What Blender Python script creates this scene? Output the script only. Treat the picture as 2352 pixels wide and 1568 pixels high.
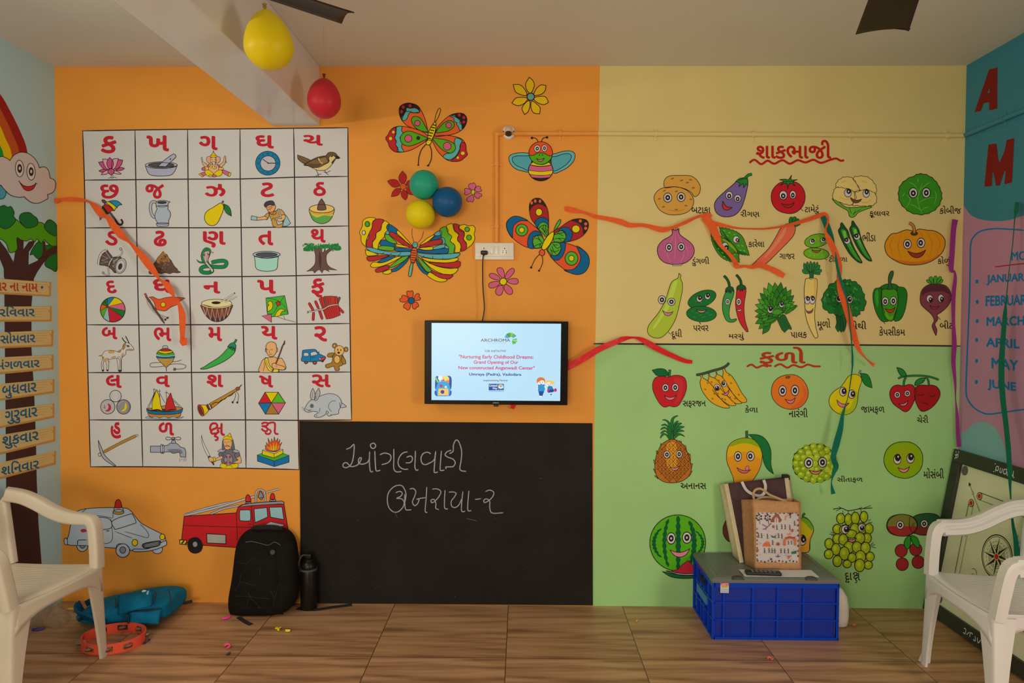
import bpy, bmesh, math, random
from mathutils import Vector, Matrix
from mathutils.geometry import tessellate_polygon
S = bpy.context.scene
for _o in list(bpy.data.objects): bpy.data.objects.remove(_o)
random.seed(7)
# ---------------- camera, world, lights, exposure
FPX, CX, CY = 1600.0, 1176.0, 784.0
CH, CD, PITCH, YAW, ROLL = 1.4957, 3.6343, 0.0288, -0.0133, 0.0034
XL, XR, HC = -2.436, 2.2732, 2.8115          # left wall, right wall, ceiling height; back wall is y = 0
YF = -6.2                                     # front wall, behind the camera
_F = Vector((math.sin(YAW)*math.cos(PITCH), math.cos(YAW)*math.cos(PITCH), -math.sin(PITCH)))
_R0 = Vector((math.cos(YAW), -math.sin(YAW), 0)); _U0 = _R0.cross(_F)
_R = _R0*math.cos(ROLL) + _U0*math.sin(ROLL); _U = -_R0*math.sin(ROLL) + _U0*math.cos(ROLL)
EYE = Vector((0, -CD, CH))
cam = bpy.data.cameras.new('camera'); cam.sensor_width = 36; cam.lens = 36*FPX/2352; cam.clip_start = .05
camo = bpy.data.objects.new('camera', cam); S.collection.objects.link(camo)
camo.matrix_world = Matrix(((_R.x, _U.x, -_F.x, EYE.x), (_R.y, _U.y, -_F.y, EYE.y), (_R.z, _U.z, -_F.z, EYE.z), (0, 0, 0, 1)))
S.camera = camo
S.view_settings.view_transform = 'Standard'; S.view_settings.look = 'None'
S.view_settings.exposure = 0.0; S.view_settings.gamma = 1; S.view_settings.use_curve_mapping = False
w = bpy.data.worlds.new('daylight'); S.world = w; w.use_nodes = True
w.node_tree.nodes['Background'].inputs[0].default_value = (.75, .85, 1, 1)
w.node_tree.nodes['Background'].inputs[1].default_value = 1.0
def area(name, loc, direction, sx, sy, power, col):
    l = bpy.data.lights.new(name, 'AREA'); l.shape = 'RECTANGLE'; l.size = sx; l.size_y = sy; l.energy = power; l.color = col
    o = bpy.data.objects.new(name, l); S.collection.objects.link(o); o.location = loc
    o.rotation_euler = Vector(direction).to_track_quat('-Z', 'Y').to_euler()
    return o
TUBE_Y, TUBE_Z = -1.95, 2.33
area('tube_lamp', (XL+.075, TUBE_Y, TUBE_Z), (1, .0, -.55), 1.15, .05, 16.5, (.91, .73, .515))
area('window_daylight', (-1.2, YF+.06, 1.45), (.06, 1, -.02), 1.8, 1.1, 84, (.92, .72, .495))
area('side_window_daylight', (XR-.03, -3.07, 1.3), (-1, .3, -.35), .8, 1.0, 38, (.92, .76, .56))

# ---------------- pixels of the photograph -> points on real planes
def ray(px, py):
    return (_F + _R*((px-CX)/FPX) - _U*((py-CY)/FPX))
def at_y(px, py, Y):
    d = ray(px, py); return EYE + d*((Y-EYE.y)/d.y)
def at_x(px, py, X):
    d = ray(px, py); return EYE + d*((X-EYE.x)/d.x)
def at_z(px, py, Z=0.0):
    d = ray(px, py); return EYE + d*((Z-EYE.z)/d.z)
PLANES = {'B': (lambda x, y: at_y(x, y, 0), Vector((0, -1, 0))),
          'L': (lambda x, y: at_x(x, y, XL), Vector((1, 0, 0))),
          'R': (lambda x, y: at_x(x, y, XR), Vector((-1, 0, 0)))}
# ---------------- materials
def lin(c):
    c /= 255.0
    return c/12.92 if c <= .04045 else ((c+.055)/1.055)**2.4
ILL = (.60, .51, .395)
def C(r, g, b):
    c = [lin(v)/i for v, i in zip((r, g, b), ILL)]; k = min(1, .88/max(c))
    return tuple(max(.004, v*k) for v in c) + (1,)
_M = {}
def mat(key, rgb, rough=.5, metal=0, spec=.5, noise=0, nscale=8, bump=0, bscale=120, emit=0, trans=0, alpha=1, sss=0, coat=0, stretch=None):
    if key in _M: return _M[key]
    m = bpy.data.materials.new(key); m.use_nodes = True; nt = m.node_tree; b = nt.nodes['Principled BSDF']
    col = rgb if len(rgb) == 4 else tuple(rgb)+(1,)
    b.inputs['Base Color'].default_value = col; b.inputs['Roughness'].default_value = rough
    b.inputs['Metallic'].default_value = metal; b.inputs['Specular IOR Level'].default_value = spec
    b.inputs['Transmission Weight'].default_value = trans; b.inputs['Alpha'].default_value = alpha
    b.inputs['Coat Weight'].default_value = coat; b.inputs['Subsurface Weight'].default_value = sss
    if sss: b.inputs['Subsurface Scale'].default_value = .02
    if emit:
        b.inputs['Emission Color'].default_value = col; b.inputs['Emission Strength'].default_value = emit
    if noise or bump:
        tc = nt.nodes.new('ShaderNodeTexCoord'); mp = nt.nodes.new('ShaderNodeMapping')
        nt.links.new(tc.outputs['Object'], mp.inputs[0])
        if stretch: mp.inputs['Scale'].default_value = stretch
    if noise:
        n = nt.nodes.new('ShaderNodeTexNoise'); n.inputs['Scale'].default_value = nscale; n.inputs['Detail'].default_value = 5
        nt.links.new(mp.outputs[0], n.inputs['Vector'])
        r = nt.nodes.new('ShaderNodeValToRGB'); r.color_ramp.elements[0].position = .3; r.color_ramp.elements[1].position = .7
        r.color_ramp.elements[0].color = tuple(v*(1-noise) for v in col[:3])+(1,)
        r.color_ramp.elements[1].color = tuple(min(1, v*(1+noise)) for v in col[:3])+(1,)
        nt.links.new(n.outputs[0], r.inputs[0]); nt.links.new(r.outputs[0], b.inputs['Base Color'])
    if bump:
        n2 = nt.nodes.new('ShaderNodeTexNoise'); n2.inputs['Scale'].default_value = bscale; n2.inputs['Detail'].default_value = 4
        nt.links.new(mp.outputs[0], n2.inputs['Vector'])
        bp = nt.nodes.new('ShaderNodeBump'); bp.inputs['Strength'].default_value = bump; bp.inputs['Distance'].default_value = .01
        nt.links.new(n2.outputs[0], bp.inputs['Height']); nt.links.new(bp.outputs[0], b.inputs['Normal'])
    _M[key] = m
    return m
def paint(rgb):
    r, g, b = rgb; b = b*.84 if max(rgb)-min(rgb) > 40 else b
    return mat('paint_%d_%d_%d' % rgb, C(r*.97, g*.98, b), rough=.65, spec=.12)
# ---------------- objects
def link(o, parent=None):
    S.collection.objects.link(o)
    if parent is not None: o.parent = parent
    return o
def tag(o, label=None, cat=None, group=None, kind=None):
    for k, v in (('label', label), ('category', cat), ('group', group), ('kind', kind)):
        if v: o[k] = v
    return o
def thing(name, label, cat, loc=(0, 0, 0), rotz=0, group=None):
    o = bpy.data.objects.new(name, None); o.empty_display_size = .05; S.collection.objects.link(o)
    o.location = loc; o.rotation_euler = (0, 0, rotz)
    return tag(o, label, cat, group)
def dup(root, loc, rotz, label=None, group=None):
    r = root.copy(); S.collection.objects.link(r); r.location = loc; r.rotation_euler = (0, 0, rotz)
    if label: r['label'] = label
    if group: r['group'] = group
    for ch in list(root.children):
        c = ch.copy(); S.collection.objects.link(c); c.parent = r
        for g in list(ch.children):
            d = g.copy(); S.collection.objects.link(d); d.parent = c
    return r
def cr(pts, n=6, closed=False):
    """Catmull-Rom through points of any dimension; a doubled point is a corner."""
    P = [Vector(p) for p in pts]; N = len(P); out = []
    rng = range(N) if closed else range(N-1)
    for i in rng:
        p1, p2 = P[i], P[(i+1) % N]
        if (p2-p1).length < 1e-9: continue
        p0 = P[i-1] if (closed or i > 0) else p1
        p3 = P[(i+2) % N] if (closed or i+2 < N) else p2
        for k in range(n):
            t = k/n
            out.append(.5*((2*p1)+(p2-p0)*t+(2*p0-5*p1+4*p2-p3)*t*t+(3*p1-p0-3*p2+p3)*t**3))
    if not closed: out.append(P[-1].copy())
    return out
class MB:
    def __init__(s): s.v = []; s.f = []; s.m = []; s.mats = []
    def mi(s, m):
        if m not in s.mats: s.mats.append(m)
        return s.mats.index(m)
    def add(s, vs, fs, m, M=None):
        b = len(s.v); k = s.mi(m)
        s.v += [(M @ Vector(v)) if M else Vector(v) for v in vs]
        for f in fs: s.f.append([b+i for i in f]); s.m.append(k)
        return s
    def box(s, lo, hi, m, M=None, bev=0):
        if bev:
            bm = bmesh.new(); bmesh.ops.create_cube(bm, size=1)
            for v in bm.verts: v.co = Vector([(lo[i]+hi[i])/2 + v.co[i]*(hi[i]-lo[i]) for i in range(3)])
            bmesh.ops.bevel(bm, geom=list(bm.edges), offset=bev, segments=3, affect='EDGES', profile=.5)
            bm.verts.index_update()
            s.add([v.co.copy() for v in bm.verts], [[v.index for v in f.verts] for f in bm.faces], m, M); bm.free(); return s
        x0, y0, z0 = lo; x1, y1, z1 = hi
        vs = [(x0,y0,z0),(x1,y0,z0),(x1,y1,z0),(x0,y1,z0),(x0,y0,z1),(x1,y0,z1),(x1,y1,z1),(x0,y1,z1)]
        return s.add(vs, [(0,3,2,1),(4,5,6,7),(0,1,5,4),(1,2,6,5),(2,3,7,6),(3,0,4,7)], m, M)
    def loft(s, rings, m, cap=True, close=True, M=None):
        n = len(rings[0]); vs = [p for r in rings for p in r]; fs = []
        for i in range(len(rings)-1):
            for j in range(n if close else n-1):
                k = (j+1) % n
                fs.append((i*n+j, i*n+k, (i+1)*n+k, (i+1)*n+j))
        if cap and close:
            fs.append(tuple(reversed(range(n)))); fs.append(tuple((len(rings)-1)*n+j for j in range(n)))
        return s.add(vs, fs, m, M)
    def sweep(s, path, prof, m, up=(0, 0, 1), M=None, cap=True):
        """prof: list of (a,b) or function of t; a along the side vector, b along the up-ish vector."""
        P = [Vector(p) for p in path]; rings = []; n = len(P); u = Vector(up)
        for i, p in enumerate(P):
            t = (P[min(i+1, n-1)]-P[max(i-1, 0)]).normalized()
            if i == 0 and abs(t.dot(u)) > .95: u = Vector((1, 0, 0)) if abs(t.x) < .8 else Vector((0, 1, 0))
            sd = t.cross(u); sd.normalize(); u = sd.cross(t).normalized()
            pr = prof(i/(n-1)) if callable(prof) else prof
            rings.append([p+sd*a+u*b for a, b in pr])
        return s.loft(rings, m, cap=cap, M=M)
    def tube(s, path, r, m, n=10, M=None, up=(0, 0, 1)):
        c = [(math.cos(2*math.pi*k/n), math.sin(2*math.pi*k/n)) for k in range(n)]
        f = r if callable(r) else (lambda t: r)
        return s.sweep(path, lambda t: [(a*f(t), b*f(t)) for a, b in c], m, M=M, up=up)
    def lathe(s, prof, m, n=32, M=None, cap=True):
        rings = [[Vector((r*math.cos(2*math.pi*k/n), r*math.sin(2*math.pi*k/n), z)) for k in range(n)] for r, z in prof]
        return s.loft(rings, m, cap=cap, M=M)
    def grid(s, fn, nu, nv, m, M=None):
        vs = [fn(i/nu, j/nv) for i in range(nu+1) for j in range(nv+1)]; q = nv+1
        return s.add(vs, [(i*q+j, (i+1)*q+j, (i+1)*q+j+1, i*q+j+1) for i in range(nu) for j in range(nv)], m, M)
    def build(s, name, parent=None, smooth=True, angle=40, label=None, bevel=0, subsurf=0, solid=0, loc=None):
        me = bpy.data.meshes.new(name); me.from_pydata([tuple(v) for v in s.v], [], s.f)
        for m in s.mats: me.materials.append(m)
        me.polygons.foreach_set('material_index', s.m)
        bm = bmesh.new(); bm.from_mesh(me); bmesh.ops.recalc_face_normals(bm, faces=bm.faces); bm.to_mesh(me); bm.free()
        if smooth:
            me.polygons.foreach_set('use_smooth', [True]*len(me.polygons)); me.set_sharp_from_angle(angle=math.radians(angle))
        o = bpy.data.objects.new(name, me); link(o, parent)
        if solid: md = o.modifiers.new('solid', 'SOLIDIFY'); md.thickness = solid; md.offset = 0
        if bevel: md = o.modifiers.new('bevel', 'BEVEL'); md.width = bevel; md.segments = 2; md.limit_method = 'ANGLE'
        if subsurf: md = o.modifiers.new('subsurf', 'SUBSURF'); md.levels = subsurf; md.render_levels = subsurf
        if loc: o.location = loc
        if label: o['label'] = label
        return o
def rrect(w, h, r, n=4):
    """rounded rectangle profile, centred"""
    o = []
    for cx, cy, a0 in ((w/2-r, h/2-r, 0), (-w/2+r, h/2-r, 90), (-w/2+r, -h/2+r, 180), (w/2-r, -h/2+r, 270)):
        for k in range(n+1):
            a = math.radians(a0+90*k/n); o.append((cx+r*math.cos(a), cy+r*math.sin(a)))
    return o
# ---------------- painted pictures and lettering: flat paint laid on a surface
KX = (36, 27, 23)
class Pic:
    """fr = (ox, oy, scale): the coordinates of a drawing are zoomed photo pixels."""
    def __init__(s, fr, plane='B', base=.0008, ow=6, step=.00003):
        s.ox, s.oy, s.sc = fr; s.fn, s.n = PLANES[plane] if isinstance(plane, str) else plane
        s.z = base; s.mb = MB(); s.ow = ow; s.step = step
    def P(s, p, dz=0): return s.fn(s.ox+p[0]/s.sc, s.oy+p[1]/s.sc) + s.n*(s.z+dz)
    @staticmethod
    def pts(t):
        if not isinstance(t, str): return [tuple(p) for p in t]
        a = [float(v) for v in t.split()]; return list(zip(a[::2], a[1::2]))
    def _m(s, c): return paint(c) if isinstance(c, tuple) else c
    def poly(s, c, q):
        tri = tessellate_polygon([[Vector((x, y, 0)) for x, y in q]])
        s.mb.add([s.P(p) for p in q], tri, s._m(c)); s.z += s.step
    def ribbon(s, c, w, q, closed=False, taper=0):
        r = []
        for p in q:
            if not r or (Vector(p)-Vector(r[-1])).length > 1e-3: r.append(tuple(p))
        if closed and len(r) > 2 and (Vector(r[0])-Vector(r[-1])).length < 1e-3: r.pop()
        n = len(r)
        if n < 2: return s
        vs = []
        for i in range(n):
            a = Vector(r[i-1] if (closed or i) else r[i]); b = Vector(r[(i+1) % n] if (closed or i < n-1) else r[i]); p = Vector(r[i])
            t1 = (p-a); t2 = (b-p)
            t = (t1.normalized() if t1.length else Vector((0, 0))) + (t2.normalized() if t2.length else Vector((0, 0)))
            if t.length < 1e-4: t = t2 if t2.length else t1
            t.normalize(); nn = Vector((-t.y, t.x))
            tt = t1 if t1.length else t2
            k = abs(t.dot(tt.normalized())); ww = w/2/max(k, .6)
            if taper: ww *= 1-taper*abs(2*i/(n-1)-1)
            elif not closed and n > 4 and i in (0, n-1): ww *= .6
            vs += [s.P(p+nn*ww, i*2e-6), s.P(p-nn*ww, i*2e-6)]
        fs = [(2*i, 2*i+1, (2*i+3) % (2*n), (2*i+2) % (2*n)) for i in range(n if closed else n-1)]
        s.mb.add(vs, fs, s._m(c)); s.z += s.step
        return s
    def f(s, c, t, o=None, oc=KX, n=5):
        q = [tuple(p) for p in cr(s.pts(t), n, True)]
        s.poly(c, q); o = s.ow if o is None else o
        if o: s.ribbon(oc, o, q, True)
        return s
    def p(s, c, t, o=None, oc=KX):
        q = s.pts(t); s.poly(c, q); o = s.ow if o is None else o
        if o: s.ribbon(oc, o, q, True)
        return s
    def l(s, c, w, t, n=5, smooth=True, o=0, taper=0):
        q = [tuple(p) for p in cr(s.pts(t), n)] if smooth else s.pts(t)
        if o: s.ribbon(KX, w+2*o, q, taper=taper)
        return s.ribbon(c, w, q, taper=taper)
    def k(s, t, w=None): return s.l(KX, w or s.ow*.8, t)
    def e(s, c, x, y, rx, ry=None, rot=0, o=None, oc=KX):
        ry = rx if ry is None else ry; a = math.radians(rot); N = 28 if rx*s.mb.__class__.__name__.__len__() else 20
        q = []
        for k in range(N):
            u, v = rx*math.cos(2*math.pi*k/N), ry*math.sin(2*math.pi*k/N)
            q.append((x+u*math.cos(a)-v*math.sin(a), y+u*math.sin(a)+v*math.cos(a)))
        s.poly(c, q); o = s.ow if o is None else o
        if o: s.ribbon(oc, o, q, True)
        return s
    def eye(s, x, y, rx, ry=None, dx=0, dy=0, pr=.55, hx=0, hy=0, white=(190, 178, 165)):
        ry = ry or rx
        s.e((32, 24, 22), x, y, rx, ry, o=0); s.e(white, x, y, rx*.84, ry*.84, o=0)
        s.e((32, 24, 22), x+dx, y+dy, rx*pr, ry*pr, o=0)
        return s.e(white, x+dx+hx, y+dy+hy, rx*.2, ry*.2, o=0)
    def smile(s, x0, y0, x1, y1, d, c=(185, 105, 125), o=None):
        """lips from corner to corner, d deep"""
        mx, my = (x0+x1)/2, (y0+y1)/2; px, py = -(y1-y0), x1-x0; L = math.hypot(px, py); px /= L; py /= L
        def q(t, k): return (x0+(x1-x0)*t+px*d*k, y0+(y1-y0)*t+py*d*k)
        pts = [(x0, y0), (x0, y0), q(.25, .28), q(.5, .4), q(.75, .28), (x1, y1), (x1, y1), q(.8, .72), q(.5, 1), q(.2, .72)]
        return s.f(c, pts, o)
    def text(s, c, t, box, bold=.0, sk=0, shear=0, font=None):
        """lettering fitted to the box (x0,y0,x1,y1); sk: how far its right end sinks"""
        cu = bpy.data.curves.new('t', 'FONT'); cu.body = t; cu.size = 1; cu.resolution_u = 3
        ob = bpy.data.objects.new('t', cu); S.collection.objects.link(ob)
        dg = bpy.context.evaluated_depsgraph_get(); me = bpy.data.meshes.new_from_object(ob.evaluated_get(dg))
        vs = [v.co.copy() for v in me.vertices]; fs = [list(p.vertices) for p in me.polygons]
        bpy.data.objects.remove(ob); bpy.data.curves.remove(cu); bpy.data.meshes.remove(me)
        if not vs: return s
        B = bold*1.0; X0, X1 = min(v.x for v in vs)-B, max(v.x for v in vs)+B; Y0, Y1 = min(v.y for v in vs)-B, max(v.y for v in vs)+B
        x0, y0, x1, y1 = box; nd = 0 if not bold else (8 if bold > .016 else 4)
        for k in range(nd+1):      # heavier brush: the letter laid down again a little to each side
            ox, oy = (B*math.cos(2*math.pi*k/nd), B*math.sin(2*math.pi*k/nd)) if k < nd else (0, 0); out = []
            for v in vs:
                a = (v.x+ox-X0)/max(1e-6, X1-X0); b = (v.y+oy-Y0)/max(1e-6, Y1-Y0)
                out.append(s.P((x0+(x1-x0)*a+shear*b, y1+(y0-y1)*b+sk*a), k*5e-6))
            s.mb.add(out, fs, s._m(c))
        s.z += s.step+nd*5e-6
        return s
    def build(s, name, parent=None, label=None):
        return s.mb.build(name, parent, smooth=False, label=label)
FR = dict(A=(180,280,4.356), B=(500,280,4.356), C=(190,620,4.356), D=(500,620,4.356), E=(190,950,4.612), F=(800,160,5.228), G=(1100,160,5.228),
  H=(800,440,5.228), I=(1080,440,5.228), J=(1480,300,4.355), K=(1840,300,4.355), L=(1470,600,6.03), M=(1830,580,5.6), N=(1480,790,4.479),
  O=(1830,790,4.479), P=(1470,1090,3.136), Q=(0,200,3.41), R=(0,620,3.265), S=(0,1080,3.214), T=(400,1090,4.238), U=(960,720,6.533),
  V=(2050,1000,2.7616), W=(2140,100,2.613), X=(0,0,2.352), b1=(760,960,3.563), b2=(2180,460,2.703), c1=(1560,1080,3.92), px=(0,0,1))
# ---------------- the room
ORANGE = mat('wall_orange', C(203, 129, 46), .55, spec=.3, noise=.04, nscale=3, bump=.06, bscale=60)
YELLOW = mat('wall_yellow', C(182, 160, 98), .55, spec=.3, noise=.03, nscale=3, bump=.06, bscale=60)
GREEN = mat('wall_green', C(131, 165, 98), .55, spec=.3, noise=.04, nscale=3, bump=.06, bscale=60)
PALE = mat('wall_pale_blue', C(146, 168, 162), .6, spec=.3, noise=.03, nscale=3, bump=.06, bscale=60)
TEAL = mat('wall_teal', C(46, 106, 116), .6, spec=.3, noise=.03, nscale=3, bump=.06, bscale=60)
CEIL = mat('ceiling_paint', C(176, 166, 146), .7, spec=.2, noise=.02, nscale=2, bump=.05, bscale=50)
BEAMM = mat('beam_paint', C(178, 164, 146), .22, spec=.5, noise=.02, nscale=2)
WHITEWALL = mat('front_wall_paint', C(172, 160, 135), .6)
TH = .12
def zone(mb, fn, quad, m):
    mb.add([fn(*p) for p in quad], [(0, 1, 2, 3)], m)
# back wall: orange, yellow and green fields
mb = MB()
xb_t, xb_m, xb_b = at_y(1378, 150, 0).x, at_y(1367.5, 790, 0).x, at_y(1361, 1392, 0).x
z_m0, z_m1 = at_y(1367, 790, 0).z, at_y(2207, 794.5, 0).z
Wv = lambda x, z: Vector((x, 0, z))
mb.add([Wv(XL, 0), Wv(xb_b, 0), Wv(xb_m, z_m0), Wv(xb_t, HC), Wv(XL, HC)], [(0, 1, 2, 3, 4)], ORANGE)
mb.add([Wv(xb_m, z_m0), Wv(XR, z_m1), Wv(XR, HC), Wv(xb_t, HC)], [(0, 1, 2, 3)], YELLOW)
mb.add([Wv(xb_b, 0), Wv(XR, 0), Wv(XR, z_m1), Wv(xb_m, z_m0)], [(0, 1, 2, 3)], GREEN)
mb.box((XL-TH, .0005, -TH), (XR+TH, TH, HC+TH), WHITEWALL)
wall_back = tag(mb.build('wall_back', smooth=False), kind='structure')
tag(wall_back, 'mural-painted back wall in orange, yellow and green fields')
mb = MB(); mb.box((XL-TH, YF-TH, -TH), (XR+TH, 0, 0), paint((90, 65, 45)))
FLOOR = bpy.data.materials.new('wood_plank_tile'); FLOOR.use_nodes = True
def floor_material(m):
    nt = m.node_tree; N = nt.nodes; Lk = nt.links; b = N['Principled BSDF']
    tc = N.new('ShaderNodeTexCoord'); sp = N.new('ShaderNodeSeparateXYZ'); Lk.new(tc.outputs['Object'], sp.inputs[0])
    def math_(op, a, b_=None, c=None):
        n = N.new('ShaderNodeMath'); n.operation = op
        for i, v in enumerate((a, b_, c)):
            if v is None: continue
            if isinstance(v, (int, float)): n.inputs[i].default_value = v
            else: Lk.new(v, n.inputs[i])
        return n.outputs[0]
    T = .6; X0 = -.0629; Y0 = -.578
    u = math_('DIVIDE', math_('SUBTRACT', sp.outputs[0], X0), T); v = math_('DIVIDE', math_('SUBTRACT', sp.outputs[1], Y0), T)
    fu = math_('FRACT', u); fv = math_('FRACT', v); row = math_('FLOOR', v)
    cb = N.new('ShaderNodeCombineXYZ'); Lk.new(fu, cb.inputs[0]); Lk.new(fv, cb.inputs[1]); Lk.new(math_('MULTIPLY', row, 3.7), cb.inputs[2])
    def noise(sx, sy, sc, det, dist=0):
        mp = N.new('ShaderNodeMapping'); mp.inputs['Scale'].default_value = (sx, sy, 1); Lk.new(cb.outputs[0], mp.inputs[0])
        n = N.new('ShaderNodeTexNoise'); n.inputs['Scale'].default_value = sc; n.inputs['Detail'].default_value = det; n.inputs['Distortion'].default_value = dist
        Lk.new(mp.outputs[0], n.inputs['Vector']); return n.outputs[0]
    big = noise(.5, 6.5, 1.9, 4, .5); fine = noise(.9, 26, 3.5, 6, .3)
    r1 = N.new('ShaderNodeValToRGB'); e = r1.color_ramp.elements
    e[0].position = .34; e[0].color = C(118, 82, 51); e[1].position = .62; e[1].color = C(164, 122, 83)
    e2 = r1.color_ramp.elements.new(.47); e2.color = C(148, 107, 70)
    Lk.new(big, r1.inputs[0])
    mx = N.new('ShaderNodeMix'); mx.data_type = 'RGBA'; mx.blend_type = 'MULTIPLY'; mx.inputs[0].default_value = .6
    r2 = N.new('ShaderNodeValToRGB'); r2.color_ramp.elements[0].position = .3; r2.color_ramp.elements[0].color = (.74, .69, .64, 1)
    r2.color_ramp.elements[1].position = .65; r2.color_ramp.elements[1].color = (1, 1, 1, 1); Lk.new(fine, r2.inputs[0])
    Lk.new(r1.outputs[0], mx.inputs[6]); Lk.new(r2.outputs[0], mx.inputs[7])
    du = math_('MINIMUM', fu, math_('SUBTRACT', 1, fu)); dv = math_('MINIMUM', fv, math_('SUBTRACT', 1, fv))
    g = math_('LESS_THAN', math_('MINIMUM', du, dv), .0028)
    mg = N.new('ShaderNodeMix'); mg.data_type = 'RGBA'; Lk.new(g, mg.inputs[0]); Lk.new(mx.outputs[2], mg.inputs[6]); mg.inputs[7].default_value = C(60, 38, 24)
    Lk.new(mg.outputs[2], b.inputs['Base Color'])
    b.inputs['Roughness'].default_value = .42; b.inputs['Specular IOR Level'].default_value = .4
floor_material(FLOOR)
mb = MB(); mb.box((XL-TH, YF-TH, -TH), (XR+TH, .0, 0), FLOOR)
floor = tag(mb.build('floor', smooth=False), 'wood-look square floor tiles', kind='structure')
mb = MB(); mb.box((XL-TH, YF-TH, HC), (XR+TH, TH, HC+TH), CEIL)
ceiling = tag(mb.build('ceiling', smooth=False), kind='structure')
# the ceiling beam that runs from the back wall towards the camera
bx0, bx1, bz = at_y(628, 290, 0).x, at_y(735, 289, 0).x, at_y(680, 290, 0).z
mb = MB(); mb.box((bx0, YF, bz), (bx1, -.0, HC), BEAMM)
beam = tag(mb.build('trim_1', smooth=False, bevel=.004), 'white concrete ceiling beam', kind='structure')
# side walls
mb = MB(); mb.box((XL-TH, YF-TH, -TH), (XL, 0, HC+TH), PALE)
wall_left = tag(mb.build('wall_left', smooth=False), 'pale blue left wall with a painted tree and rainbow', kind='structure')
mb = MB()
for lo, hi in (((YF-TH, -TH), (-3.52, HC+TH)), ((-3.52, -TH), (-2.62, .78)), ((-3.52, 1.82), (-2.62, HC+TH)), ((-2.62, -TH), (0, HC+TH))):
    mb.box((XR, lo[0], lo[1]), (XR+TH, hi[0], hi[1]), TEAL)
wall_right = tag(mb.build('wall_right', smooth=False), 'teal right wall with painted months', kind='structure')
# front wall behind the camera, with a window and a door opening
mb = MB()
for lo, hi in (((XL, 0), (-2.15, HC)), ((-2.15, 0), (-.25, .85)), ((-2.15, 2.05), (-.25, HC)), ((-.25, 0), (XR, HC))):
    mb.box((lo[0], YF-TH, lo[1]), (hi[0], YF, hi[1]), WHITEWALL)
wall_front = tag(mb.build('wall_front', smooth=False), kind='structure')
FRAMEM = mat('window_frame', C(120, 110, 100), .4)
mb = MB()
for a, b in (((-2.15, .85), (-2.1, 2.05)), ((-.30, .85), (-.25, 2.05)), ((-2.1, .85), (-.30, .9)), ((-2.1, 2.0), (-.30, 2.05)), ((-1.53, .9), (-1.49, 2.0)), ((-.92, .9), (-.88, 2.0))):
    mb.box((a[0], YF-.08, a[1]), (b[0], YF-.03, b[1]), FRAMEM)
tag(mb.build('window_1', smooth=False), kind='structure')
mb = MB()
for a, b in (((-3.52, .78), (-3.47, 1.82)), ((-2.67, .78), (-2.62, 1.82)), ((-3.47, .78), (-2.67, .83)), ((-3.47, 1.77), (-2.67, 1.82)), ((-3.09, .83), (-3.05, 1.77))):
    mb.box((XR+.03, a[0], a[1]), (XR+.08, b[0], b[1]), FRAMEM)
tag(mb.build('window_2', smooth=False), kind='structure')
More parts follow.
